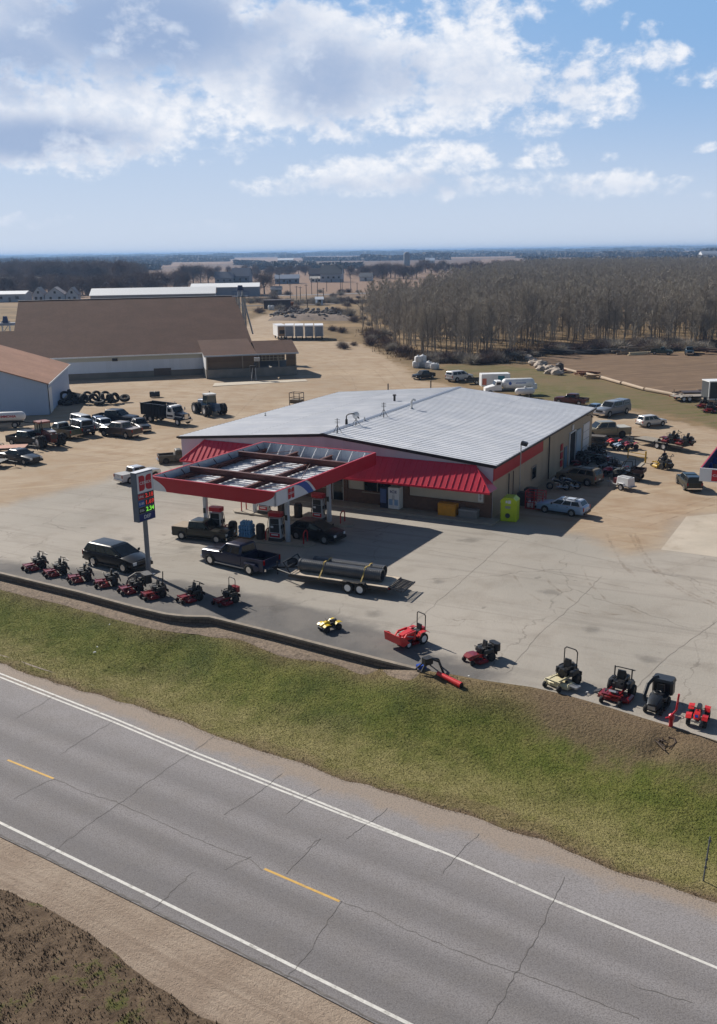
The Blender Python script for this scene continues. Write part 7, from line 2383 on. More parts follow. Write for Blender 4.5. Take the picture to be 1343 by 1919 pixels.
 for x, y, lb in ((727, 733, 'short black post behind the rear roof edge, left one'), (807, 727, 'short black post behind the rear roof edge near the ridge')):
  t = thing('guard_post', lb, 'post', G(x, y))
  MB().cyl((0, 0, 0), (0, 0, 1.1), 0.09, n=8).build('post', BLACK, t)
  MB().cyl((0, 0, 1.1), (0, 0, 1.18), 0.11, 0.05, n=8).build('cap', BLACK, t)
 # bulk sacks
 sk = mat('sack_white', L(206, 208, 212), 0.8, var=0.08, scale=3, bump=0.6, bscale=5)
 for k, (x, y, z, s, lb) in enumerate(((779, 689, 0, 1.1, 'white bulk sack at the left end of the stack behind the dark pickup'), (787, 688, 0, 1.15, 'white bulk sack second from the left behind the dark pickup'), (795, 688, 0, 1.1, 'white bulk sack in the middle behind the dark pickup'), (803, 690, 0, 1.1, 'white bulk sack right of the middle behind the dark pickup'), (813, 692, 0, 1.0, 'low white bulk sack near the right end behind the dark pickup'), (818, 691, 0, .85, 'white bulk sack at the right end behind the dark pickup'),
            (783, 689, 1.05, 1.0, 'white bulk sack on top of the stack at its left'), (792, 688, 1.1, 1.0, 'white bulk sack on top of the stack at its right'))):
  o = MB().loft([[(a * r * s, b * r * s, zz * s) for a, b in ((-1, -.7), (-.7, -1), (.7, -1), (1, -.7), (1, .7), (.7, 1), (-.7, 1), (-1, .7))] for r, zz in ((0.45, 0), (0.56, 0.2), (0.57, 0.7), (0.5, 1.0), (0.2, 1.1), (0.12, 1.25))]).build('bulk_sack', sk, None, 50)
  o.location = G(x, y) + Vector((0, 0, z))
  o.rotation_euler.z = 0.3 * k
  tag(o, lb, 'sack', 'white bulk sacks behind the store')
def seated_person(p, h):
 """one skinned body sitting on the mower: legs forward, hands on the levers"""
 V = [(-0.15, 0, 0.92), (-0.2, 0, 1.15), (-0.2, 0, 1.4), (-0.19, 0, 1.52), (-0.17, 0, 1.64), (-0.16, 0, 1.72)]
 rad = [0.15, 0.14, 0.16, 0.065, 0.095, 0.08]
 E_ = [(0, 1), (1, 2), (2, 3), (3, 4), (4, 5)]
 def chain(root, pts_, rs):
  prev = root
  for q, r_ in zip(pts_, rs):
   V.append(q)
   rad.append(r_)
   E_.append((prev, len(V) - 1))
   prev = len(V) - 1
 for s in (-1, 1):
  chain(0, [(-0.1, s * 0.11, 0.9), (0.32, s * 0.17, 0.92), (0.45, s * 0.17, 0.55), (0.58, s * 0.17, 0.52)], [0.1, 0.075, 0.05, 0.04])
  chain(2, [(-0.2, s * 0.21, 1.42), (-0.1, s * 0.28, 1.16), (0.16, s * 0.2, 1.05), (0.23, s * 0.18, 1.04)], [0.07, 0.05, 0.035, 0.03])
 me = bpy.data.meshes.new('person')
 me.from_pydata(V, E_, [])
 o = obj('person', me)
 sk = o.modifiers.new('skin', 'SKIN')
 for i, r_ in enumerate(rad):
  me.skin_vertices[0].data[i].radius = (r_, r_)
 me.skin_vertices[0].data[0].use_root = True
 o.modifiers.new('sub', 'SUBSURF').render_levels = 1
 m = bpy.data.materials.new('dark_clothes')
 m.use_nodes = True
 t = NT(m.node_tree)
 oc = t.new('ShaderNodeTexCoord').outputs['Object']
 sp = t.new('ShaderNodeSeparateXYZ')
 t.put(sp.inputs[0], oc)
 c = t.mix(t.math('GREATER_THAN', sp.outputs[2], 1.55), L(38, 40, 52), L(176, 130, 106))
 c = t.mix(t.math('LESS_THAN', sp.outputs[2], 0.97), c, L(50, 58, 84))
 t.put(t.n['Principled BSDF'].inputs['Base Color'], c)
 t.n['Principled BSDF'].inputs['Roughness'].default_value = 0.9
 me.materials.append(m)
 o.location, o.rotation_euler.z = p, h
 tag(o, 'person in dark clothes and cap driving the yellow mower, hands on its levers', 'person')
 hd = MB().lathe([(0.105, 0.0), (0.11, 0.03), (0.09, 0.09), (0.01, 0.12)], 12, c=(-0.165, 0, 1.71))
 hd.box((-0.03, 0, 1.715), (0.14, 0.15, 0.02))
 hd.build('cap', pm((30, 32, 40)), o)
make_yard_things()
# ------------------------------------------------------------------ farm buildings behind the lot
def shingle_material(name, base):
 m = bpy.data.materials.new(name)
 m.use_nodes = True
 t = NT(m.node_tree)
 b = t.n['Principled BSDF']
 oc = t.new('ShaderNodeTexCoord').outputs['Object']
 n1, n2 = t.noise(oc, 0.25, 5, 0.6), t.noise(t.mapping(oc, (2.2, 4.5, 4.5)), 1.0, 3, 0.7)
 st = t.noise(t.mapping(oc, (1.3, 0.06, 0.06)), 1.0, 4, 0.6)
 c = t.mix(t.rng(n1, 0.3, 0.7), tuple(x * 0.88 for x in base[:3]), tuple(x * 1.1 for x in base[:3]))
 c = t.mix(t.math('MULTIPLY', t.rng(n2, 0.35, 0.7), 0.4), c, tuple(x * 0.55 for x in base[:3]))
 c = t.mix(t.math('MULTIPLY', t.rng(st, 0.5, 0.75), 0.3), c, tuple(x * 0.75 for x in base[:3]))
 t.put(b.inputs['Base Color'], c)
 b.inputs['Roughness'].default_value = 0.95
 b.inputs['Specular IOR Level'].default_value = 0.15
 return m
BAR_A = R(13.9)
BU = Vector((math.cos(BAR_A), math.sin(BAR_A), 0))
BV = Vector((-BU.y, BU.x, 0))
def ridge_from(px, py, base):
 """height at which the pixel's ray stands straight behind base (across the barn)"""
 lo, hi = 2.0, 19.0
 f = lambda z: (G(px, py, z) - base).dot(BU)
 s0 = f(lo)
 for _ in range(60):
  mid = (lo + hi) / 2
  if (f(mid) > 0) == (s0 > 0):
   lo = mid
  else:
   hi = mid
 return G(px, py, lo)
def make_barn():
 shin = shingle_material('brown_shingles', L(92, 72, 64))
 white = metal_sheet('white_siding', L(212, 218, 228), 0.55, 0.0, 0.3, 0, 0.3, dirt=L(150, 150, 150), dirtamt=0.3)
 cwall = mat('foundation_concrete', L(120, 114, 106), 0.9, var=0.15, scale=0.5)
 ez = 3.9
 e = G(478, 657, ez)
 rp = ridge_from(440, 554, e)
 run, rz = (rp - e).dot(BV), rp.z
 org = Vector((e.x, e.y, 0)) + BV * 0.5
 lft = (G(-140, 690, ez) - e).dot(BU)
 Ln = -lft
 xs = (G(28, 567, rz) - rp).dot(BU)                  # where the high roof stops on the left
 root = thing('grain_warehouse', 'huge low warehouse with broad brown shingle roof and white siding', 'warehouse', org, BAR_A)
 D = 2 * (run - 0.5)
 mb = MB()
 mb.prism([(0, 0.9), (D, 0.9), (D, ez - 0.15), (D / 2, rz - 0.2), (0, ez - 0.15)], xs + 0.3, -0.3, axis='X')
 k = run * 0.46
 mb.prism([(0, 0.9), (2 * k - 1, 0.9), (2 * k - 1, ez - 0.15), (k - 0.5, ez + (rz - ez) * 0.46 - 0.2), (0, ez - 0.15)], -Ln + 0.3, xs + 0.28, axis='X')
 mb.build('wall', white, root)
 MB().box((-Ln / 2, D / 2, 0.5), (Ln - 0.4, D + 0.15, 1.06)).build('foundation', cwall, root)
 MB().box((-Ln / 2, -0.02, ez - 0.55), (Ln - 1, 0.06, 0.7)).build('frieze', mat('frieze_cream', L(190, 186, 170), 0.6), root)
 def slab(x0, x1, y0, z0, y1, z1, nm, th=0.14):
  q = [(x0, y0, z0), (x1, y0, z0), (x1, y1, z1), (x0, y1, z1)]
  lo = [(a, b, c - th) for a, b, c in q]
  MB().add(q + lo, [(0, 1, 2, 3), (7, 6, 5, 4), (0, 4, 5, 1), (1, 5, 6, 2), (2, 6, 7, 3), (3, 7, 4, 0)]).build(nm, shin, root)
 slab(xs, 0, -0.5, ez, run - 0.5, rz, 'roof')
 slab(xs, 0, D + 0.5, ez, run - 0.5, rz + 0.003, 'roof')
 # lower roof carrying on to the left
 fl = 0.46
 zl = ez + (rz - ez) * fl
 slab(-Ln, xs - 0.002, -0.5, ez, -0.5 + run * fl, zl, 'lower_roof')
 slab(-Ln, xs - 0.002, -0.5 + run * fl * 2, ez, -0.5 + run * fl, zl + 0.003, 'lower_roof')
 tr = MB()
 tr.box(((xs) / 2, run - 0.5, rz + 0.03), (-xs, 0.5, 0.08))
 tr.build('ridge_cap', mat('ridge_pale', L(168, 162, 160), 0.6), root)
 tr = MB()
 tr.box((-Ln / 2, -0.56, ez - 0.1), (Ln, 0.1, 0.2))
 tr.build('gutter', WHITE, root)
 MB().box((0.02, run / 2 - 0.5, 0), (0.02, 0.02, 0.02)).build('corner_trim', WHITE, root)
 d = MB().box((-16.5, -0.03, 0.75), (3.0, 0.12, 1.3)).build('door', pm((92, 80, 70)), root)
 MB().box((-15.3, -0.1, 0.75), (0.1, 0.06, 0.2)).build('handle', BLACK, d)
 MB().box((-24.5, -0.1, ez - 0.7), (0.9, 0.12, 0.5)).build('vent', BLACK, root)
 # open loading annex on its right end
 a = G(385, 667, 3.95)
 b = G(552.5, 658.5, 3.95)
 w = (b - a).dot(BU)
 arz = ridge_from(540, 635, b)
 r_run, r_z = (arz - b).dot(BV), arz.z
 top = ridge_from(367, 624, a)
 t_run, t_z = (top - a).dot(BV), top.z
 root2 = thing('loading_annex', 'brown roofed loading shed with block base and open slatted front', 'shed', Vector((a.x, a.y, 0)) + BV * 0.5, BAR_A)
 sh = shingle_material('annex_shingles', L(94, 74, 66))
 xm = w * 0.56
 def slab2(x0, x1, y0, z0, y1, z1, nm='roof', th=0.16):
  q = [(x0, y0, z0), (x1, y0, z0), (x1, y1, z1), (x0, y1, z1)]
  lo = [(p[0], p[1], p[2] - th) for p in q]
  MB().add(q + lo, [(0, 1, 2, 3), (7, 6, 5, 4), (0, 4, 5, 1), (1, 5, 6, 2), (2, 6, 7, 3), (3, 7, 4, 0)]).build(nm, sh, root2)
 slope = (t_z - 3.95) / t_run
 print('barn', run, rz, 'annex', w, t_run, t_z, r_run, r_z)
 slab2(-0.3, xm, -0.5, 3.95, t_run - 0.5, t_z)
 slab2(xm + 0.003, w + 0.3, -0.5, 3.95, r_run - 0.5, r_z)
 slab2(xm + 0.003, w + 0.3, 2 * r_run - 0.5, 3.95, r_run - 0.5, r_z + 0.003)
 MB().box((w / 2, r_run - 0.5, 0.75), (w, 2 * r_run - 1.0, 1.5)).build('foundation', mat('grey_block', L(132, 128, 122), 0.9, var=0.15, scale=0.8), root2)
 slat = metal_sheet('slatted_wall', L(128, 108, 88), 0.8, 0.0, 0.22, 2, 0.8, var=0.15)
 MB().box((w * 0.29, 0.9, 2.6), (w * 0.57, 0.12, 2.3)).build('slatted_wall', slat, root2)
 MB().box((w * 0.5, 2 * r_run - 1.6, 2.6), (w - 0.4, 0.12, 2.3)).build('rear_wall', slat, root2)
 MB().box((w - 0.9, 0.9, 2.6), (1.6, 0.12, 2.3)).build('slatted_wall', slat, root2)
 MB().box((0.06, r_run - 0.6, 2.6), (0.12, 2 * r_run - 1.4, 2.3)).build('end_wall', WHITE, root2)
 MB().add([(0.1, -0.45, 3.8), (0.1, t_run - 0.5, 3.8 + slope * t_run), (0.1, t_run - 0.5, 1.5), (0.1, 0.1, 1.5), (-0.02, -0.45, 3.8), (-0.02, t_run - 0.5, 3.8 + slope * t_run), (-0.02, t_run - 0.5, 1.5), (-0.02, 0.1, 1.5)],
    [(0, 1, 2, 3), (7, 6, 5, 4), (0, 4, 5, 1), (1, 5, 6, 2), (2, 6, 7, 3), (3, 7, 4, 0)]).build('gable_wall', WHITE, root2)
 gt = MB().box((w / 2, -0.55, 3.84), (w + 0.6, 0.1, 0.24))
 gt.build('gutter', mat('gutter_grey', L(170, 178, 190), 0.5), root2)
 for x in (w * 0.4, w * 0.58, w * 0.8, w - 0.15, 0.2):
  MB().box((x, 0.0, 2.65), (0.16, 0.16, 2.4)).build('post', pm((150, 138, 120)), root2)
 gr = MB()
 for i in range(7):
  gr.box((w * 0.62 + i * w * 0.042, 0.35, 3.1), (0.06, 0.05, 1.0))
 for z in (2.65, 3.1, 3.55):
  gr.box((w * 0.745, 0.35, z), (w * 0.27, 0.05, 0.05))
 gr.build('window_grid', pm((214, 200, 172)), root2)
 # conveyor leaning on the front
 cpos = G(474, 712)
 t = thing('conveyor', 'inclined grain conveyor with dark motor box leaning on the loading shed', 'conveyor', cpos, BAR_A)
 MB().loft([[(x - 0.25, y, z), (x + 0.25, y, z), (x + 0.25, y, z + 0.35), (x - 0.25, y, z + 0.35)] for x, y, z in ((-0.2, -0.6, 0.3), (0.9, 0.6, 3.4))]).build('trough', pm((66, 64, 62)), t)
 MB().box((0.85, 0.4, 3.4), (0.9, 0.7, 0.6)).build('discharge_hood', STEEL, t)
 MB().box((0.0, -0.1, 1.9), (0.9, 0.5, 1.1)).build('motor_box', BLACK, t)
 MB().tube([(-0.4, -0.9, 0.0), (0.0, -0.2, 2.4)], 0.07).build('leg', pm((170, 170, 170)), t)
 MB().tube([(0.4, -0.9, 0.0), (0.4, -0.2, 2.4)], 0.07).build('leg', pm((170, 170, 170)), t)
 # pale slab in front
 mb = MB().prism([(p.x, p.y) for p in pts([(398, 724), (402, 718), (572, 711), (576, 714)])], 0.0, 0.03, axis='Z')
 structure(mb.build('concrete_slab', mat('pale_slab', L(186, 176, 160), 0.9, var=0.1, scale=0.5)))
 # blue-white shed at the left edge, its gable towards the lot
 c = G(92, 777)
 bl = G(16, 780)
 u = (c - bl).normalized()
 v = Vector((-u.y, u.x, 0))
 e1 = on_plane(87, 717, c, u)
 z_e = e1[1]
 e2 = on_plane(0, 693.4, c, u)
 sl = (e2[1] - z_e) / -(e2[0] - e1[0]) if e2[0] != e1[0] else 0.3
 back = G(94, 682.5, z_e)
 dl = (back - c).dot(v)
 root3 = thing('blue_shed', 'pale blue metal shed with brown shingle roof at the left edge', 'shed', c, math.atan2(u.y, u.x))
 hw = 10.5
 rr = z_e + sl * hw
 bs = metal_sheet('pale_blue_siding', L(172, 190, 216), 0.55, 0.0, 0.25, 0, 0.3)
 MB().prism([(0, 0), (0, z_e - 0.12), (-hw, rr - 0.12), (-2 * hw, z_e - 0.12), (-2 * hw, 0)], 0, dl, axis='Y').build('wall', bs, root3)
 sh3 = shingle_material('shed_shingles', L(160, 124, 106))
 for x1 in (0.35, -2 * hw - 0.35):
  q = [(-hw, -0.35, rr), (x1, -0.35, z_e - 0.1), (x1, dl + 0.3, z_e - 0.1), (-hw, dl + 0.3, rr)]
  lo = [(p[0], p[1], p[2] - 0.14) for p in q]
  MB().add(q + lo, [(0, 1, 2, 3), (7, 6, 5, 4), (0, 4, 5, 1), (1, 5, 6, 2), (2, 6, 7, 3), (3, 7, 4, 0)]).build('roof', sh3, root3)
 MB().box((0.4, dl / 2, z_e - 0.22), (0.1, dl + 0.6, 0.2)).build('gutter', WHITE, root3)
 MB().box((0.04, 2.2, 1.7), (0.08, 3.2, 3.4)).build('sliding_door', WHITE, root3)
 MB().tube([(0.12, 0.3, 0.1), (0.12, 0.3, z_e - 0.3)], 0.06).build('downspout', BLACK, root3)
 # bucket elevator tower behind the warehouse's right end
 p = G(452, 590, 0)
 d = Vector((p.x, p.y, 0)).normalized()
 base = Vector((p.x, p.y, 0)) * (196 / Vector((p.x, p.y)).length)
 dist = base.length
 zt = 20.8 - (535 - 474) / 1790 * dist
 zp = 20.8 - (550 - 474) / 1790 * dist
 t = thing('elevator_tower', 'slim steel grain elevator leg with platform rising behind the brown roof', 'elevator', base, BAR_A)
 lat = MB()
 for x in (-0.8, 0.8):
  for y in (-0.8, 0.8):
   lat.cyl((x, y, 0), (x, y, zp), 0.09, n=5)
 k = 0.0
 while k < zp - 2:
  for x in (-0.8, 0.8):
   lat.cyl((x, -0.8, k), (x, 0.8, k + 2), 0.05, n=4)
  for y in (-0.8, 0.8):
   lat.cyl((-0.8, y, k + 2), (0.8, y, k), 0.05, n=4)
  k += 2
 lat.build('lattice_tower', STEEL, t)
 MB().box((0, 0, zp), (3.0, 2.6, 0.12)).build('platform', pm((60, 70, 90)), t)
 rl = MB()
 for y in (-1.3, 1.3):
  rl.box((0, y, zp + 1.0), (3.0, 0.06, 0.06))
  for x in (-1.5, -0.5, 0.5, 1.5):
   rl.box((x, y, zp + 0.5), (0.06, 0.06, 1.0))
 rl.build('railing', pm((60, 80, 120)), t)
 for x in (-0.35, 0.35):
  MB().box((x, 0, zt / 2), (0.35, 0.5, zt)).build('elevator_leg', STEEL, t)
 MB().box((0, 0, zt), (1.4, 0.8, 1.0), bev=0.2, top=(0.6, 0.8)).build('head_box', pm((40, 60, 100)), t)
 MB().tube([(0.6, 0, zp - 0.6), (2.2, 0.4, 5.0)], 0.16, 8).build('spout', STEEL, t)
 # left edge elevator bits
 p = G(14, 640, 0)
 base = Vector((p.x, p.y, 0)) * (205 / Vector((p.x, p.y)).length)
 t = thing('elevator_tower', 'grain leg with platform past the left end of the brown roof', 'elevator', base, BAR_A)
 z2 = 20.8 - (588 - 480) / 1790 * base.length
 lat = MB()
 for x in (-0.7, 0.7):
  for y in (-0.7, 0.7):
   lat.cyl((x, y, 0), (x, y, z2), 0.09, n=5)
 for k in range(0, int(z2) - 1, 2):
  for y in (-0.7, 0.7):
   lat.cyl((-0.7, y, k), (0.7, y, k + 2), 0.05, n=4)
 lat.build('lattice_tower', STEEL, t)
 MB().box((-1, 0, z2 - 0.6), (6.5, 1.6, 0.5)).build('conveyor_gallery', pm((110, 120, 138)), t)
 MB().box((0, 0, z2 + 0.3), (1.2, 0.9, 1.3), bev=0.2, top=(0.6, 0.8)).build('head_box', pm((36, 54, 92)), t)
make_barn()
def gable_house(label, px0, px1, pyb, h, depth, wallc, roofc, rise=2.0, ang=0.0, name='house', cat='house', wins=2, chimney=False, group=None, hipz=None):
 a, b = G(px0, pyb), G(px1, pyb)
 c = (a + b) / 2
 W = (b - a).length
 t = thing(name, label, cat, c + Vector((0, depth / 2, 0)), ang, group)
 MB().prism([(-depth / 2, 0), (depth / 2, 0), (depth / 2, h), (0, h + rise), (-depth / 2, h)], -W / 2, W / 2, axis='X').build('wall', pm(wallc, 0.7), t)
 rf = pm(roofc, 0.6, var=0.1)
 for s in (-1, 1):
  ov = 0.4
  y1, z1 = s * (depth / 2 + ov), h - ov * rise / (depth / 2)
  q = [(-W / 2 - ov, y1, z1 + 0.1), (W / 2 + ov, y1, z1 + 0.1), (W / 2 + ov, 0, h + rise + 0.1), (-W / 2 - ov, 0, h + rise + 0.1)]
  lo = [(p[0], p[1], p[2] - 0.2) for p in q]
  r = MB().add(q + lo, [(0, 1, 2, 3), (7, 6, 5, 4), (0, 4, 5, 1), (1, 5, 6, 2), (2, 6, 7, 3), (3, 7, 4, 0)]).build('roof', rf, t)
 if chimney:
  MB().box((W * 0.2, 0.3, h + rise + 0.4), (0.8, 0.8, 1.6)).build('chimney', pm((110, 80, 70)), r)
 for i in range(wins):
  x = -W / 2 + W * (i + 0.5) / wins
  MB().box((x, -depth / 2 - 0.03, h * 0.55), (min(1.5, W / wins * 0.4), 0.08, 1.3)).build('window', GLASS, t)
 if wins:
  MB().box((W * 0.02, -depth / 2 - 0.03, 1.05), (1.0, 0.08, 2.1)).build('door', pm((90, 84, 80)), t)
 return t
def gable_end_house(label, px0, px1, pyb, h, length, wallc, roofc, rise, group=None):
 t = gable_house(label, px0, px1, pyb, h, (G(px1, pyb) - G(px0, pyb)).length, wallc, roofc, rise, R(90), wins=1, group=group)
 return t
def make_town():
 g = 'farm and town buildings far behind the warehouse'
 gable_house('long white roofed shed just behind the brown warehouse roof', 180, 392, 583, 6.2, 14, (150, 150, 156), (226, 228, 230), 2.2, R(6), 'storage_shed', 'shed', 0, group=g)
 gable_house('grey shed with white roof strip behind the elevator leg', 362, 478, 556, 4.6, 18, (124, 132, 148), (224, 226, 228), 1.6, R(4), 'storage_shed', 'shed', 0, group=g)
 gable_house('long pale shed low behind the left trees', -10, 42, 566, 3.6, 12, (170, 176, 186), (210, 214, 220), 1.2, R(3), 'storage_shed', 'shed', 2, group=g)
 gable_house('long grey roofed building among bare trees at the far left', -30, 90, 541, 5.0, 16, (140, 142, 150), (158, 164, 174), 2.2, R(2), 'school_building', 'building', 6, group=g)
 for x0, x1, lb in ((86, 118, 'white house with steep gable facing the lot, left of its twin'), (124, 143, 'white house with steep gable facing the lot, right of its twin'), (62, 80, 'pale house partly behind branches left of the steep gables')):
  a, b = G(x0, 566), G(x1, 566)
  w = (b - a).length
  c = (a + b) / 2
  t = thing('house', lb, 'house', c + Vector((0, 4, 0)), R(8), g)
  MB().prism([(-w / 2, 0), (w / 2, 0), (w / 2, 3.4), (0, 6.6), (-w / 2, 3.4)], -5, 5, axis='Y').build('wall', pm((178, 184, 196)), t)
  for s in (-1, 1):
   q = [(0, -5.4, 6.75), (s * (w / 2 + 0.5), -5.4, 3.2), (s * (w / 2 + 0.5), 5.4, 3.2), (0, 5.4, 6.75)]
   lo = [(p[0], p[1], p[2] - 0.2) for p in q]
   MB().add(q + lo, [(0, 1, 2, 3), (7, 6, 5, 4), (0, 4, 5, 1), (1, 5, 6, 2), (2, 6, 7, 3), (3, 7, 4, 0)]).build('roof', pm((128, 120, 120)), t)
  for x in (-w * 0.22, w * 0.22):
   MB().box((x, -5.03, 1.7), (1.1, 0.08, 1.4)).build('window', GLASS, t)
  MB().box((0, -5.03, 4.4), (1.0, 0.08, 1.1)).build('window', GLASS, t)
 gable_house('brown house with pale gable among the trees above the warehouse', 158, 178, 553, 4, 10, (170, 140, 110), (120, 84, 70), 3, R(10), wins=2, group=g)
 gable_house('dark blue roofed house left of the lone bare tree', 404, 433, 532, 4.2, 12, (120, 124, 136), (66, 76, 96), 4, R(5), wins=3, chimney=True, group=g)
 gable_house('large dark blue roofed house next to the lone bare tree', 436, 466, 531, 5.0, 14, (104, 112, 128), (58, 72, 98), 5.5, R(-4), wins=3, group=g)
 gable_house('long low blue grey house right of the lone bare tree', 517, 557, 532, 3.6, 12, (116, 128, 150), (112, 124, 146), 2.4, R(2), wins=4, group=g)
 gable_house('dark roofed farmhouse beside the big pale gabled house', 580, 604, 524, 4.5, 12, (96, 84, 84), (66, 58, 62), 4, R(4), wins=2, group=g)
 gable_house('big house with dark roof and pale gable on the open field', 604, 640, 529, 6.0, 14, (158, 164, 174), (70, 74, 80), 5.5, R(-6), wins=4, chimney=True, group=g)
 gable_house('white garage left of the big gabled house', 582, 602, 529, 2.6, 8, (208, 206, 200), (160, 156, 150), 1.4, 0, 'garage', 'garage', 2, group=g)
 gable_house('small shed with white end on the field right of the big house', 676, 697, 527, 3.2, 9, (196, 200, 206), (84, 86, 92), 2.6, R(-8), 'garden_shed', 'shed', 1, group=g)
 gable_house('small grey shed below the lone bare tree', 508, 526, 552, 2.6, 7, (150, 154, 160), (104, 108, 118), 1.4, R(3), 'garden_shed', 'shed', 1, group=g)
 gable_house('little pale blue shed on the field above the rubble heap', 592, 604, 572, 2.4, 4, (170, 190, 214), (196, 204, 216), 0.8, R(5), 'garden_shed', 'shed', 1, group=g)
 gable_house('white farm shed on the far fields above the big house', 526, 543, 493, 6, 20, (214, 216, 220), (206, 210, 216), 3, 0, 'farm_shed', 'shed', 0, group=g)
 gable_house('white farmhouse on the far fields at the right edge', 1320, 1345, 482, 7, 20, (216, 218, 222), (150, 156, 166), 5, 0, 'farmhouse', 'house', 3, group=g)
 gable_house('white farmstead among trees right of the silo', 800, 812, 494, 5, 14, (206, 210, 218), (186, 196, 210), 4, 0, 'farmhouse', 'house', 2, group=g)
 # silo
 p = G(762, 498)
 t = thing('farm_silo', 'tall grey concrete silo with dome standing above the tree line', 'silo', p)
 MB().lathe([(4.6, 0), (4.6, 15.5), (4.2, 17), (2.8, 18.6), (0.1, 19.4)], 18).build('silo_wall', mat('silo_concrete', L(120, 124, 132), 0.8, var=0.1, scale=0.3), t, 30)
 MB().box((0, -4.8, 8), (1.0, 0.6, 15)).build('chute', pm((150, 152, 156)), t)
 # container, machines and shed things beyond the annex
 p = G(519, 579)
 t = thing('dark_shed', 'long dark rust-brown bin shed beyond the loading annex', 'shed', p + Vector((0, 2, 0)), R(3))
 MB().box((0, 0, 1.6), (10.2, 3.6, 3.2)).build('wall', metal_sheet('dark_siding', L(66, 52, 52), 0.7, 0.2, 0.4, 0, 0.5), t)
 MB().box((0, 0, 3.28), (10.6, 4.0, 0.16)).build('roof', pm((84, 72, 70)), t)
 MB().box((-2.5, -1.83, 1.2), (2.2, 0.08, 2.3)).build('door', pm((50, 42, 44)), t)
 p = G(541, 577)
 t = thing('rusty_hopper', 'orange brown hopper standing at the right end of the dark shed', 'hopper', p, R(5))
 MB().box((0, 0, 1.5), (3.2, 2.4, 1.4), top=(1.2, 1.2)).build('hopper', pm((150, 92, 50)), t)
 for x in (-1.2, 1.2):
  for y in (-0.9, 0.9):
   MB().box((x, y, 0.45), (0.16, 0.16, 0.9)).build('leg', pm((100, 66, 46)), t)
 for k, x in enumerate((505, 511)):
  t = thing('white_tote', 'white upright tank in front of the dark shed, ' + ('left' if k == 0 else 'right') + ' of a pair', 'tank', G(x, 581), 0, 'white tanks by the dark shed')
  MB().lathe([(0.55, 0), (0.6, 0.1), (0.6, 1.5), (0.4, 1.75), (0.15, 1.8)], 12).build('tank', WHITE, t, 40)
  MB().cyl((0, 0, 1.78), (0, 0, 1.95), 0.2, n=8).build('cap', BLACK, t)
 # five white box trailers in a row
 a, b = G(515, 636), G(600, 637)
 lbs = ['white box trailer with an open wooden end, first of the row of five', 'white box trailer second from the left in the row of five', 'white box trailer in the middle of the row of five', 'white box trailer second from the right in the row of five', 'white box trailer at the right end of the row of five']
 for k in range(5):
  px = 522 + k * 18.6
  p = G(px, 637)
  W = (G(px + 8, 637) - G(px - 8, 637)).length
  t = thing('box_trailer', lbs[k], 'trailer', p + Vector((0, 3.6, 0)), R(14 if k == 0 else 3), 'white box trailers in a row')
  H = (637 - 611) / 1790 * 240 * 1.0
  MB().box((0, 0, 0.8 + (H - 0.9) / 2), (W, 7.0, H - 0.9), bev=0.06).build('box_body', WHITE, t)
  MB().box((0, 0, H - 0.04), (W + 0.05, 7.1, 0.1)).build('roof', SIGNWHITE, t)
  MB().box((0, -3.53, 0.85 + (H - 1.1) / 2), (W * 0.86, 0.06, H - 1.2)).build('rear_door', pm((150, 126, 100)) if k == 0 else pm((130, 138, 152)), t)
  if k == 0:
   MB().box((0, -3.57, 1.9), (W * 0.6, 0.05, 0.9)).build('opening', BLACK, t)
  for y in (-2.4, 2.0):
   for s in (-1, 1):
    wheel(t, s * (W / 2 - 0.3), y, 0.42, 0.25, 'black').rotation_euler.z = R(90)
  MB().box((0, -3.6, 0.55), (W * 0.9, 0.1, 0.12)).build('bumper', BLACK, t)
 # fence posts and poles across the field
 lbl = 'tall bare pole standing on the tan field beyond the loading annex'
 rr = random.Random(3)
 for x, yt, yb in ((524, 515, 548), (544, 533, 560), (556, 537, 567), (563, 538, 566), (574, 534, 562), (584, 522, 552), (595, 522, 556), (606, 540, 557), (612, 528, 546), (638, 524, 545), (641, 524, 545), (657, 521, 543), (669, 531, 546), (697, 528, 545), (728, 528, 543), (700, 525, 545), (560, 562, 580), (576, 562, 580)):
  p = G(x, yb)
  h = (yb - yt) / 1790 * p.y
  t = thing('utility_pole', lbl, 'pole', p, 0, 'bare poles on the far field')
  MB().cyl((0, 0, -0.3), (0, 0, h), 0.2, 0.13, n=6).build('pole', pm((78, 70, 66)), t)
  MB().box((0, 0, h - 0.5), (1.6, 0.12, 0.14)).build('crossarm', pm((70, 62, 58)), t)
 # far church spire on the skyline
 p = G(853, 476)
 dist = 3600
 p = Vector((p.x, p.y, 0)).normalized() * dist
 t = thing('church_spire', 'tiny church spire on the far skyline above the wood', 'church', p)
 MB().box((0, 0, 5), (7, 7, 10)).build('tower', pm((120, 110, 104)), t)
 MB().lathe([(4, 10), (2.4, 14), (0.3, 22)], 8).build('spire', pm((90, 96, 104)), t)
make_town()
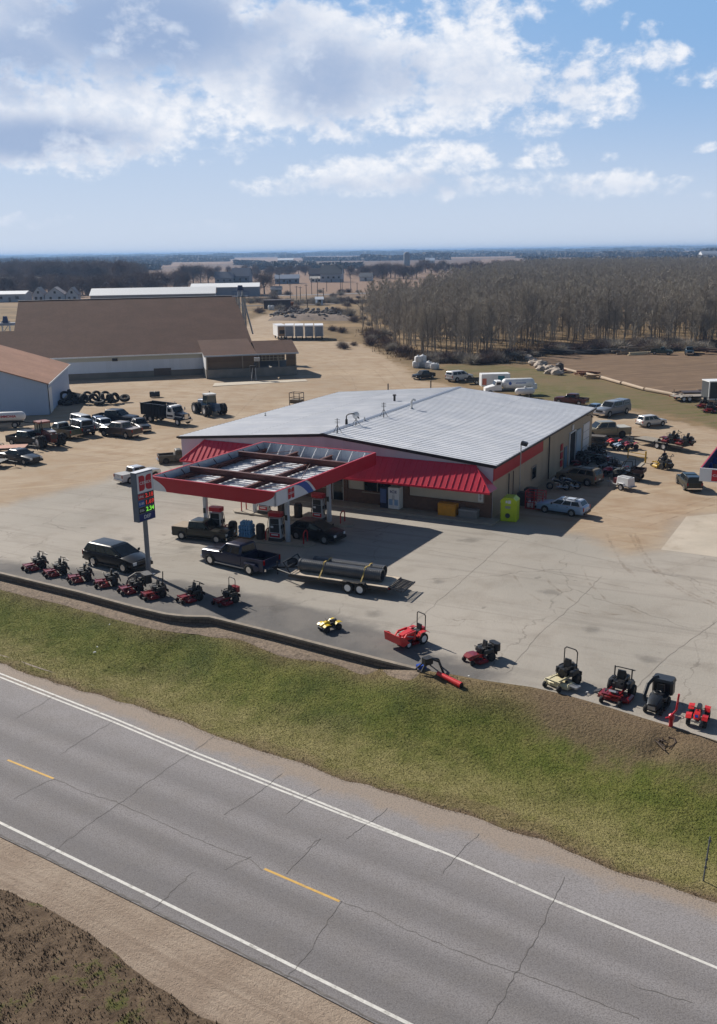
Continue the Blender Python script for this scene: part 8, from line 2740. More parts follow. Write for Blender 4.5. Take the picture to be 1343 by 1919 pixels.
# ------------------------------------------------------------------ trees
BARK = mat('grey_bark', L(122, 115, 108), 0.9, var=0.3, scale=2.0)
BARKD = mat('dark_bark', L(78, 66, 60), 0.9, var=0.3, scale=1.0)
def twig_material(name, c0, c1):
 m = bpy.data.materials.new(name)
 m.use_nodes = True
 t = NT(m.node_tree)
 b = t.n['Principled BSDF']
 P = t.pos()
 n = t.noise(P, 0.09, 3, 0.6)
 n2 = t.noise(P, 1.2, 2, 0.6)
 c = t.mix(t.rng(t.math('ADD', t.math('MULTIPLY', n, 0.6), t.math('MULTIPLY', n2, 0.4)), 0.35, 0.65), c0, c1)
 t.put(b.inputs['Base Color'], c)
 b.inputs['Roughness'].default_value = 0.85
 return m
TW_POP = twig_material('poplar_twigs', L(142, 136, 130), L(176, 168, 155))
TW_OAK = twig_material('oak_twigs', L(90, 76, 74), L(118, 100, 92))
NEEDLE = twig_material('needles', L(30, 42, 32), L(48, 60, 42))
def limb_tube(V, F, p0, p1, r0, r1, n=3):
 p0, p1 = np.asarray(p0, float), np.asarray(p1, float)
 d = p1 - p0
 d /= np.linalg.norm(d) + 1e-9
 u = np.cross(d, [0.3, 0.9, 0.1])
 u /= np.linalg.norm(u) + 1e-9
 w = np.cross(d, u)
 o = len(V)
 for p, r in ((p0, r0), (p1, r1)):
  for i in range(n):
   a = 2 * np.pi * i / n
   V.append(p + (u * np.cos(a) + w * np.sin(a)) * r)
 for i in range(n):
  j = (i + 1) % n
  F.append((o + i, o + j, o + n + j, o + n + i))
def twig_tris(base, tip, w):
 """flat tapering twigs from base to tip"""
 d = tip - base
 side = np.cross(d, rng.normal(0, 1, d.shape))
 side /= np.linalg.norm(side, axis=1)[:, None] + 1e-9
 side *= np.broadcast_to(w, (len(d),))[:, None] / 2
 return np.stack([base - side, base + side, tip], 1).reshape(-1, 3)
def poplar(seed, H=12.0, twigs=1600, tw=0.034, simple=False):
 """straight thin trunk, steep branches, a fine tall head"""
 r = np.random.default_rng(seed)
 V, F = [], []
 lean = r.normal(0, 0.35, 2)
 z = np.linspace(0, H * 0.94, 4 if simple else 7)
 cx = np.stack([lean[0] * (z / H) ** 1.5 + 0.1 * np.sin(z * .6 + seed), lean[1] * (z / H) ** 1.5 + 0.1 * np.cos(z * .5 + seed), z], 1)
 rad = 0.09 * (1 - z / H) ** 0.8 + 0.015
 for i in range(len(z) - 1):
  limb_tube(V, F, cx[i], cx[i + 1], rad[i], rad[i + 1], 3 if simple else 5)
 bases, tips = [], []
 nb = 9 if simple else 26
 for k in range(nb):
  f = 0.2 + 0.74 * (k + r.random()) / nb
  p = np.array([np.interp(f * H, z, cx[:, 0]), np.interp(f * H, z, cx[:, 1]), f * H])
  a = r.uniform(0, 2 * np.pi)
  ln = (0.7 + 2.4 * (1 - f) ** 0.6) * r.uniform(0.6, 1.15)
  up = r.uniform(0.9, 1.7)
  q = p + np.array([np.cos(a), np.sin(a), up]) / np.hypot(1, up) * ln
  limb_tube(V, F, p, q, 0.035, 0.012, 3)
  m = twigs // nb
  t = r.uniform(0.15, 1.0, m)[:, None]
  b = p + (q - p) * t
  d = np.array([np.cos(a), np.sin(a), up]) * 0.5 + r.normal(0, 0.75, (m, 3)) + np.array([0, 0, 0.45])
  d /= np.linalg.norm(d, axis=1)[:, None]
  bases.append(b)
  tips.append(b + d * r.uniform(0.4, 1.25, m)[:, None])
 b, t = np.concatenate(bases), np.concatenate(tips)
 return np.array(V), np.array(F), twig_tris(b, t, tw * r.uniform(0.6, 1.4, len(b)))
def oak(seed, H=14.0, rad=5.5, twigs=7000, tw=0.085):
 """short trunk, forking limbs, a round twiggy crown"""
 r = np.random.default_rng(seed)
 V, F, bases, tips = [], [], [], []
 def grow(p, d, ln, rr, depth):
  q = p + d * ln
  limb_tube(V, F, p, q, rr, rr * 0.68, 5 if depth == 0 else 3)
  if depth >= 4:
   ends.append((q, d))
   return
  n = r.integers(2, 4) if depth else 5
  for _ in range(n):
   nd = d * 0.75 + r.normal(0, 0.55, 3) + np.array([0, 0, 0.12])
   nd /= np.linalg.norm(nd)
   grow(q - d * ln * r.uniform(0, 0.25), nd, ln * r.uniform(0.62, 0.86), rr * 0.6, depth + 1)
 ends = []
 grow(np.zeros(3), np.array([0, 0, 1.0]), H * 0.26, 0.03 * H, 0)
 E_ = np.array([e[0] for e in ends])
 # spread the twigs round the limb ends, inside a rough dome
 idx = r.integers(0, len(E_), twigs)
 b = E_[idx] + r.normal(0, rad * 0.2, (twigs, 3))
 d = b - np.array([0, 0, H * 0.35])
 d /= np.linalg.norm(d, axis=1)[:, None] + 1e-9
 d = d + r.normal(0, 0.6, d.shape)
 d /= np.linalg.norm(d, axis=1)[:, None]
 t = b + d * r.uniform(0.5, 1.5, twigs)[:, None]
 V = np.array(V)
 zmax = max(t[:, 2].max(), 1)
 s = H / zmax
 xy = rad / max(np.percentile(np.hypot(t[:, 0], t[:, 1]), 96), .1)
 for A_ in (V, b, t):
  A_[:, 2] *= s
  A_[:, :2] *= xy
 return V, np.array(F), twig_tris(b, t, tw * r.uniform(0.6, 1.4, twigs))
def conifer(seed, H=10.0, rad=2.4, n=900):
 r = np.random.default_rng(seed)
 V, F = [], []
 limb_tube(V, F, (0, 0, 0), (0, 0, H * 0.95), 0.02 * H, 0.02, 5)
 f = r.random(n) ** 0.75
 z = H * (0.08 + 0.92 * (1 - f))
 a = r.uniform(0, 2 * np.pi, n)
 rr = rad * f * (0.75 + 0.25 * np.sin(z * 5 + seed)) * r.uniform(0.35, 1.0, n)
 b = np.stack([np.cos(a) * rr * 0.6, np.sin(a) * rr * 0.6, z], 1)
 t = b + np.stack([np.cos(a) * (0.4 + rad * 0.2 * f), np.sin(a) * (0.4 + rad * 0.2 * f), -0.35 + r.normal(0, .15, n)], 1)
 return np.array(V), np.array(F), twig_tris(b, t, 0.5 * (0.5 + f))
def tree_meshes(gen, name, bark, twig):
 V, F, T = gen
 a = fast_mesh(bpy.data.meshes.new(name + '_trunk'), V, F)
 a.materials.append(bark)
 b = fast_mesh(bpy.data.meshes.new(name + '_crown'), T, np.arange(len(T)).reshape(-1, 3))
 b.materials.append(twig)
 return a, b
def plant(name, meshes, label, cat, p, rz, s, group):
 t = obj(name, meshes[0], None)
 t.location, t.rotation_euler.z, t.scale = p, rz, (s if hasattr(s, '__len__') else (s, s, s))
 tag(t, label, cat, group)
 c = obj('crown', meshes[1], t)
 return t
WOOD = [(672, 606), (700, 630), (742, 656), (800, 670), (880, 674), (960, 668), (1010, 655), (1100, 652), (1200, 650), (1343, 650), (1560, 645), (1620, 508), (1020, 510), (930, 522), (850, 548), (780, 580), (700, 596)]
def make_wood():
 poly = np.array([(G(x, y).x, G(x, y).y) for x, y in WOOD])
 lo, hi = poly.min(0), poly.max(0)
 N = 26000
 C = np.stack([rng.uniform(lo[0], hi[0], N), rng.uniform(lo[1], hi[1], N)], 1)
 s = sdf([Vector((a, b, 0)) for a, b in poly], C[:, 0], C[:, 1])
 C = C[s > 0]
 # thin to a spacing, sparser towards the left side
 keep, cell = [], {}
 for i in range(len(C)):
  x, y = C[i]
  px = x / y * 1790 + 671
  sp = 3.2 if y < 300 else 4.8
  sp *= 1.0 + 0.25 * math.sin(x * 0.11 + 2 * math.sin(y * 0.05))
  if px < 880:
   sp *= 1.0 + ((880 - px) / 110) ** 1.6
  if px > 1343 + 60 and y < 900:
   sp *= 2.0
  k = (int(x / sp), int(y / sp), sp)
  if k in cell:
   continue
  cell[k] = 1
  keep.append(i)
 C = C[keep]
 order = np.argsort(C[:, 1] + 0.0 * C[:, 0])
 C = C[order]
 px = C[:, 0] / C[:, 1] * 1790 + 671
 inview = (px > 640) & (px < 1365)
 near = np.where(inview)[0][:285]
 variants = [tree_meshes(poplar(100 + k, 11.5 + 0.5 * (k % 4)), 'poplar', BARK, TW_POP) for k in range(7)]
 lab = 'slender bare poplar at the front edge of the grey wood'
 for i in near:
  h = rng.uniform(0.62, 1.12)
  plant('poplar_tree', variants[int(rng.integers(7))], lab, 'tree', (C[i, 0], C[i, 1], -0.1), rng.uniform(0, 6.28), (h * rng.uniform(.9, 1.2), h * rng.uniform(.9, 1.2), h), 'bare poplars along the front of the wood')
 rest = np.setdiff1d(np.arange(len(C)), near)
 simp = [poplar(300 + k, 12.0, 440, 0.07, True) for k in range(6)]
 VV, FF, TT = [], [], []
 off = 0
 for i in rest:
  V, F, T = simp[int(rng.integers(6))]
  a = rng.uniform(0, 6.28)
  h = rng.uniform(0.62, 1.12)
  M_ = np.array([[np.cos(a), -np.sin(a), 0], [np.sin(a), np.cos(a), 0], [0, 0, 1]]) * h
  o = np.array([C[i, 0], C[i, 1], -0.1])
  VV.append(V @ M_.T + o)
  FF.append(F + off)
  off += len(V)
  TT.append(T @ M_.T + o)
 V, F, T = np.concatenate(VV), np.concatenate(FF), np.concatenate(TT)
 # one mesh: trunks as quads turned into triangles, then the twigs
 tri = np.concatenate([F[:, [0, 1, 2]], F[:, [0, 2, 3]]])
 allV = np.concatenate([V, T])
 allF = np.concatenate([tri, len(V) + np.arange(len(T)).reshape(-1, 3)])
 me = fast_mesh(bpy.data.meshes.new('woodland'), allV, allF)
 me.materials.append(BARK)
 me.materials.append(TW_POP)
 mi = np.r_[np.zeros(len(tri), np.int32), np.ones(len(T) // 3, np.int32)]
 me.polygons.foreach_set('material_index', mi)
 o = obj('woodland', me)
 o['kind'] = 'stuff'
 # dead grass and brush along the wood's foot
 e = np.array([(G(x, y).x, G(x, y).y) for x, y in [(690, 622), (735, 660), (800, 678), (880, 680), (960, 676), (1000, 664), (1100, 658), (1200, 656), (1343, 655)]])
 n = 30000
 i = rng.uniform(0, len(e) - 1.001, n)
 ii = i.astype(int)
 B = e[ii] * (1 - (i - ii))[:, None] + e[ii + 1] * (i - ii)[:, None]
 B = B + np.stack([rng.normal(0, 1.5, n), np.abs(rng.normal(0, 9, n)) - 2.0], 1)
 cl = hash2(B[:, 0], B[:, 1], 0.7)
 k = rng.random(n) < np.clip((cl - 0.3) * 2.2, 0.03, 1)
 B = np.c_[B[k], np.full(k.sum(), -0.05)]
 h = rng.uniform(0.3, 1.1, len(B))
 tip = B + np.stack([rng.normal(0, 0.3, len(B)), rng.normal(0, 0.3, len(B)), h], 1)
 T = twig_tris(B, tip, 0.12)
 me = fast_mesh(bpy.data.meshes.new('dead_undergrowth'), T, np.arange(len(T)).reshape(-1, 3))
 me.materials.append(twig_material('dead_grass', L(112, 92, 70), L(78, 64, 52)))
 o = obj('undergrowth', me)
 o['kind'] = 'stuff'
make_wood()
def make_far_trees():
 oaks = [tree_meshes(oak(40 + k, 14, 5.5 + 0.4 * (k % 3)), 'oak', BARKD, TW_OAK) for k in range(6)]
 con = [tree_meshes(conifer(70 + k), 'spruce', BARKD, NEEDLE) for k in range(3)]
 g1 = 'bare trees of the town behind the warehouse'
 def put(lst, group, lab, kinds=oaks, name='broadleaf_tree', H0=14.0):
  for (x, yt, yb) in lst:
   p = G(x, yb)
   hz = 471 - (x - 671.5) * 19 / 1343
   zt = CAMZ - (yt - hz) / 1790 * p.y * 1.0
   s = max(zt, 3) / H0
   m = kinds[int(rng.integers(len(kinds)))]
   w = s * rng.uniform(1.1, 1.45) * (1.0 if kinds is oaks else 0.8)
   plant(name, m, lab, 'tree', p, rng.uniform(0, 6.28), (w, w, s), group)
 far = [(x + rng.uniform(-4, 4), 481 + rng.uniform(-3, 9), 531 + rng.uniform(-6, 5)) for x in np.arange(-14, 262, 5)]
 put(far, g1, 'bare brown broadleaf tree in the dense belt above the warehouse roof')
 mid = [(x + rng.uniform(-4, 4), 505 + rng.uniform(-5, 8), 556 + rng.uniform(-8, 6)) for x in np.arange(-8, 300, 11)]
 put(mid, g1, 'bare brown broadleaf tree among the houses above the warehouse roof')
 put([(228, 476, 540)], None, 'largest dark bare tree rising over the belt above the warehouse')
 put([(x, 499 + rng.uniform(-3, 5), 545 + rng.uniform(-4, 4)) for x in (268, 282, 296, 312, 326, 338, 352)], 'pale bare trees right of the large dark tree', 'pale bare tree in the low group right of the large dark tree')
 put([(x, 488 + rng.uniform(-2, 4), 532 + rng.uniform(-2, 2)) for x in (348, 362, 376, 390)], 'round clump of bare trees above the white sheds', 'bare tree in the round clump above the white sheds')
 put([(x, 503 + rng.uniform(-2, 4), 527) for x in (415, 428, 447, 478)], 'thin bare trees by the blue roofed houses', 'thin bare tree beside the dark blue roofed houses')
 put([(495, 500, 551)], None, 'lone bare tree with wide crown on the field beyond the elevator leg')
 put([(184, 517, 551), (191, 524, 551), (204, 526, 549), (212, 524, 549), (231, 520, 547), (93, 519, 545), (243, 528, 551)], 'dark evergreens among the town trees', 'dark evergreen spire among the bare town trees', con, 'spruce_tree', 10.0)
 put([(x, 492 + rng.uniform(-2, 5), 505 + rng.uniform(-1, 1)) for x in (569, 574, 580, 587, 595, 603, 612, 622, 632, 640, 648, 655, 662, 669)], 'evergreens on the far farmstead', 'small evergreen in the windbreak beyond the big gabled house', con, 'spruce_tree', 10.0)
 put([(638, 485, 505)], None, 'tallest evergreen spire of the far windbreak', con, 'spruce_tree', 10.0)
 put([(x, 485 + 6 * abs((x - 726) / 50) + rng.uniform(-2, 3), 522 + rng.uniform(-4, 2)) for x in np.arange(676, 782, 8)], 'domed bare trees in front of the silo', 'bare tree in the domed grove in front of the silo')
 put([(x, 484 + rng.uniform(-4, 5), 512 + rng.uniform(-3, 4)) for x in np.arange(786, 1000, 11)], 'bare trees of the belt behind the wood', 'bare tree in the belt between silo and wood top')
 put([(1263, 471, 482), (1292, 470, 482), (1298, 470, 482), (1305, 471, 482), (1312, 470, 482), (1318, 472, 482)], 'dark trees by the white farmhouse', 'dark tree clump on the skyline left of the white farmhouse', con, 'spruce_tree', 10.0)
 # bare bushes: along the wood's foot and scattered on the rough ground beyond the yard
 bush = []
 for k in range(4):
  r = np.random.default_rng(800 + k)
  V, F = [], []
  for q in range(5):
   a = r.uniform(0, 6.28)
   limb_tube(V, F, (0.1 * math.cos(a), 0.1 * math.sin(a), 0), (0.7 * math.cos(a), 0.7 * math.sin(a), 1.3), 0.04, 0.015, 3)
  n = 900
  d = r.normal(0, 1, (n, 3)) * [0.8, 0.8, 0.5] + [0, 0, 0.9]
  d /= np.linalg.norm(d, axis=1)[:, None]
  b = d * r.uniform(0.1, 1.2, n)[:, None]
  bush.append(tree_meshes((np.array(V), np.array(F), twig_tris(b, b + d * r.uniform(.4, .9, n)[:, None] + r.normal(0, .25, (n, 3)), 0.04)), 'bush', BARKD, TW_OAK if k % 2 else TW_POP))
 def bushes(lst, lab, grp, s0, s1):
  for x, y in lst:
   s = rng.uniform(s0, s1)
   plant('bare_bush', bush[int(rng.integers(4))], lab, 'bush', G(x, y), rng.uniform(0, 6), (s * 1.3, s * 1.2, s), grp)
 foot = [(700, 640), (722, 652), (745, 668), (770, 673), (800, 678), (880, 681), (960, 676), (1010, 664), (1100, 659), (1200, 657), (1343, 656)]
 fx = [p[0] for p in foot]
 bushes([(x, np.interp(x, fx, [p[1] for p in foot]) + rng.uniform(-9, 2)) for x in rng.uniform(690, 1343, 90)], 'low bare bush in the brush along the foot of the wood', 'bare bushes along the foot of the wood', 0.7, 1.5)
 bushes([(rng.uniform(620, 745), rng.uniform(590, 655)) for _ in range(20)], 'low bare bush on the rough ground left of the wood', 'bare bushes on the rough ground left of the wood', 0.6, 1.4)
 bushes([(rng.uniform(480, 800), rng.uniform(548, 592)) for _ in range(60)], 'bare bush on the dry field beyond the loading annex', 'bare bushes on the dry field', 0.8, 1.8)
 bushes([(x, 568 + rng.normal(0, 1.2)) for x in np.arange(462, 800, 7)], 'bush of the thin dark hedge line crossing the dry field', 'hedge line across the dry field', 0.9, 1.7)
 mb = MB()
 ribbon(mb, [(430, 556), (560, 553), (700, 549), (900, 543)], 9.0, 0.06, 8.0)
 structure(mb.build('far_road', mat('far_asphalt', L(120, 116, 116), 0.9, var=0.08, scale=0.05)))
 mb = MB()
 ribbon(mb, [(440, 573), (560, 572), (690, 566)], 5.0, 0.06, 8.0)
 structure(mb.build('rail_bed', mat('rail_ballast', L(92, 84, 80), 0.95, var=0.15, scale=0.3)))
 # single young trees on the rough ground
 pop = [tree_meshes(poplar(500 + k, 9, 200, 0.05), 'sapling', BARK, TW_POP) for k in range(3)]
 for x, yb, yt, lb in ((679, 627, 560, 'young bare tree alone left of the wood'), (697, 622, 570, 'young bare tree just left of the wood edge'), (652, 596, 560, 'thin bare sapling right of the rubble heap'), (741, 660, 590, 'thin bare tree leaning out at the corner of the wood')):
  p = G(x, yb)
  plant('young_tree', pop[int(rng.integers(3))], lb, 'tree', p, rng.uniform(0, 6), (yb - yt) / 1790 * p.y / 9.0, None)
 put([(x, 492 + rng.uniform(-3, 5), 516 + rng.uniform(-3, 5)) for x in rng.uniform(395, 680, 26)], 'scattered bare trees on the middle farmland', 'bare tree among the scattered ones on the middle farmland')
 # distant belts of trees out to the skyline, each one mass
 m = twig_material('far_wood', L(64, 60, 60), L(92, 84, 78))
 belts = [(1780, -215, -45, 10), (3500, -660, -430, 14), (2200, 15, 850, 17), (2600, -1050, -560, 16), (2600, -560, -330, 9), (5000, -700, 300, 18), (1250, -160, 10, 9), (1350, -330, -220, 10), (1500, -420, -60, 10), (1500, 260, 560, 10), (1900, -700, -250, 11), (2300, -120, 160, 11), (2300, 380, 900, 12), (3000, -1100, -350, 13), (3000, 150, 900, 12), (3900, -1500, -200, 14), (3900, 250, 1600, 14), (5200, -2100, 2300, 15), (6800, -2800, 900, 16), (7000, 600, 3000, 17), (9000, -3800, 3900, 19), (11500, -4800, 4900, 24)]
 for k, (Y, x0, x1, h) in enumerate(belts):
  n = int((x1 - x0) * 0.9) if Y < 4000 else int((x1 - x0) * 0.55)
  n = max(2500, min(n * 6, 14000))
  X = rng.uniform(x0, x1, n)
  top = h * (0.45 + 0.55 * hash2(X, X * 0.3 + k * 10, 30.0 / Y * 2 + 0.012))
  gap = hash2(X + 31 * k, X * 0.7, 0.0045 + 8.0 / Y)
  kk = gap > 0.3
  X, top = X[kk], top[kk]
  n = len(X)
  yy = Y + rng.normal(0, Y * 0.006, n) + 0.06 * X
  z = top * rng.uniform(0, 0.9, n)
  sz = max(2.6, Y * 0.0018)
  b = np.stack([X, yy, z], 1)
  t = b + np.stack([rng.normal(0, sz * 0.4, n), rng.normal(0, sz, n), rng.uniform(0.4, 1.0, n) * sz], 1)
  T = twig_tris(b, t, sz * 2.2)
  T[:, 2] = np.maximum(T[:, 2], -0.5)
  me = fast_mesh(bpy.data.meshes.new('far_treeline'), T, np.arange(len(T)).reshape(-1, 3))
  me.materials.append(m)
  o = obj('far_treeline', me)
  o['kind'] = 'stuff'
make_far_trees()
def rock_mesh(seed, mtl):
 r = np.random.default_rng(seed)
 import bmesh
 bm = bmesh.new()
 bmesh.ops.create_icosphere(bm, subdivisions=2, radius=1.0)
 for v in bm.verts:
  d = v.co.normalized()
  q = np.array(d)
  s = 1.0
  for k in range(5):
   ax = r.normal(0, 1, 3)
   ax /= np.linalg.norm(ax)
   dd = q @ ax
   lim = r.uniform(0.55, 0.9)
   if dd > lim:
    s = min(s, lim / dd)
  v.co = d * s
 bm.normal_update()
 me = bpy.data.meshes.new('rock')
 bm.to_mesh(me)
 bm.free()
 me.materials.append(mtl)
 return me
def make_rubble():
 rk = [rock_mesh(5 + k, mat('pale_rock', L(168, 156, 144), 0.9, var=0.2, scale=1.5)) for k in range(3)]
 gk = [rock_mesh(15 + k, mat('grey_rubble', L(104, 98, 96), 0.9, var=0.3, scale=1.0)) for k in range(3)]
 # boulders in a row beside the grass
 pos = [(977, 664), (984, 668), (990, 673), (996, 677), (1001, 684), (1008, 688), (1014, 686), (1020, 691), (1026, 694), (1033, 692), (1040, 698), (1044, 702), (1012, 694), (1000, 678), (986, 664), (1028, 700)]
 for i, (x, y) in enumerate(pos):
  s = rng.uniform(0.7, 1.25)
  o = obj('boulder', rk[i % 3])
  o.location = G(x, y) + Vector((0, 0, s * 0.3))
  o.scale = (s * 1.2, s * 0.9, s * 0.65)
  o.rotation_euler.z = rng.uniform(0, 6)
  tag(o, 'pale boulder in the crooked row between the grass and the ploughed field', 'boulder', 'boulders lining the ploughed field')
 for i in range(170):
  x = rng.uniform(505, 664)
  f = 1 - abs((x - 585) / 82) ** 2
  y = rng.uniform(584, 600)
  s = rng.uniform(0.35, 1.0)
  o = obj('rubble_block', gk[i % 3])
  p = G(x, y)
  o.location = p + Vector((0, 0, rng.uniform(0.0, 1.9) * max(f, 0.1)))
  o.scale = (s * 1.4, s, s * 0.7)
  o.rotation_euler = (rng.uniform(-.4, .4), rng.uniform(-.4, .4), rng.uniform(0, 6))
  tag(o, 'grey broken block in the long rubble heap beyond the loading annex', 'rubble', 'broken blocks of the long rubble heap')
 # low mound the rubble sits on
 mb = MB()
 c0, c1 = G(505, 598), G(664, 598)
 rings = []
 for i in range(15):
  f = i / 14
  p = c0.lerp(c1, f)
  hgt = 1.7 * (1 - (2 * f - 1) ** 2) ** 0.5 + 0.05 + 0.25 * math.sin(i * 2.3)
  rings.append([(p.x, p.y - 7 + 0.7 * math.sin(i), -0.05), (p.x, p.y - 3, hgt * 0.6), (p.x, p.y + 1, max(hgt, 0.05)), (p.x, p.y + 5, hgt * 0.6), (p.x, p.y + 10, -0.05)])
 mound = mb.loft(rings).build('rubble_mound', mat('mound_soil', L(110, 96, 86), 0.95, var=0.3, scale=0.8, bump=1.0, bscale=3), None, 60)
 tag(mound, 'low earth mound under the long heap of broken blocks', 'mound')
 # pale rail along the ploughed field: posts lying end to end
 path = [(1046, 692), (1090, 702), (1130, 711), (1170, 722), (1210, 733), (1250, 741), (1290, 747), (1343, 757)]
 P, _ = resample([tuple(G(x, y)) for x, y in path], 7.0)
 logm = pm((176, 158, 138), 0.85)
 for i in range(len(P) - 1):
  a, b = Vector(P[i]), Vector(P[i + 1])
  d = b - a
  o = MB().cyl((0.15, 0, 0.28), (d.length - 0.15, 0, 0.28), 0.27, 0.22, n=9).build('log', logm)
  o.location = a
  o.rotation_euler.z = math.atan2(d.y, d.x) + rng.normal(0, 0.02)
  tag(o, 'pale bleached log in the line bordering the ploughed field', 'log', 'bleached logs bordering the ploughed field')
 # piles of timber and scrap round the ploughed field
 tim = pm((134, 92, 70), 0.85)
 dk = pm((58, 56, 58), 0.8)
 def pile(x, y, n, ln, lab, m, sp=1.2, h=0.5):
  t = thing('scrap_pile', lab, 'scrap pile', G(x, y), rng.uniform(-0.4, 0.4))
  for k in range(n):
   MB().box((rng.uniform(-sp, sp), rng.uniform(-0.6, 0.6), 0.15 + h * k / n), (ln * rng.uniform(0.6, 1.1), 0.35, 0.25), rz=rng.uniform(-0.4, 0.4), ry=rng.uniform(-0.06, 0.06)).build('beam', m, t)
 pile(1098, 703, 7, 3.2, 'brown timber pile resting on the log line', tim)
 pile(1115, 709, 4, 2.0, 'small tan timber pile at the near end of the brown one', pm((170, 140, 104)))
 pile(1190, 662, 8, 6.0, 'long grey heap of planks at the foot of the wood', pm((112, 100, 88)), 3.0, 1.4)
 pile(1200, 665, 3, 7.0, 'pale stack of boards lying before the grey plank heap', pm((196, 180, 150)), 1.0, 0.4)
 pile(1030, 664, 6, 5.0, 'dark scrap heap behind the boulders', dk, 3.0, 0.8)
 pile(1055, 661, 6, 5.0, 'dark blue scrap heap at the near corner of the wood edge', pm((54, 66, 88)), 2.5, 0.9)
 pile(1085, 663, 6, 6.0, 'low dark scrap heap along the wood edge', dk, 3.0, 0.7)
 pile(1120, 663, 6, 6.0, 'grey scrap heap midway along the wood edge', pm((92, 92, 94)), 3.5, 0.7)
 pile(1150, 662, 6, 5.0, 'dark grey scrap heap left of the plank heap', pm((76, 76, 78)), 3.0, 0.8)
 pile(1325, 663, 6, 4.0, 'rust brown scrap heap right of the teal pickup', pm((96, 70, 58)), 2.5, 1.0)
 pile(700, 692, 0, 1, 'x', dk) if False else None
 # orange harrow on the field corner
 t = thing('farm_implement', 'orange and black implement standing at the near corner of the ploughed field', 'implement', G(1048, 697), R(20))
 MB().box((0, 0, 0.35), (2.2, 1.0, 0.2)).build('frame', pm((190, 96, 60)), t)
 MB().lathe([(0.2, 0.4), (0.75, 0.6), (0.7, 1.3), (0.25, 1.6)], 10).build('hopper', pm((60, 48, 44)), t)
 for s in (-1, 1):
  wheel(t, 0.2, s * 0.65, 0.35, 0.2, 'steel')
 # things by the right edge
 p = G(1338, 757)
 t = thing('box_trailer', 'white framed dark cargo trailer cut by the right edge', 'trailer', p + Vector((1.8, 2, 0)), R(4))
 MB().box((0, 0, 1.7), (5.0, 2.4, 2.4)).build('box_body', pm((58, 62, 66)), t)
 MB().box((0, 0, 2.95), (5.1, 2.5, 0.14)).build('roof', WHITE, t)
 MB().box((0, -1.23, 0.55), (5.05, 0.06, 0.16)).build('sill', WHITE, t)
 MB().box((-2.47, -1.2, 1.7), (0.14, 0.1, 2.5)).build('corner_post', WHITE, t)
 for x in (-0.5, 0.5):
  for s in (-1, 1):
   wheel(t, x, s * 1.15, 0.38, 0.22, 'steel')
 tandem_trailer('grey flat trailer parked on the grass at the right edge', G(1296, 752) + Vector((0, 1, 0)), R(8), 5.0, 2.0, pm((150, 140, 128)), False, 1.4)
 tandem_trailer('dark flat trailer standing behind the grey one at the right edge', G(1312, 744) + Vector((0, 1, 0)), R(176), 4.6, 2.0, pm((64, 52, 50)), False, 1.4)
 RN = math.atan2(-RNRM.y, -RNRM.x)
 for x, y, lb in ((1318, 763, 'dark mower nearest the flat trailers at the right edge'), (1330, 772, 'dark red mower farther down at the right edge'), (1343, 768, 'dark red mower cut by the right edge of the view')):
  zero_turn(lb, G(x, y), RN, rops='posts', group='mowers parked by the trailers at the right edge')
make_rubble()
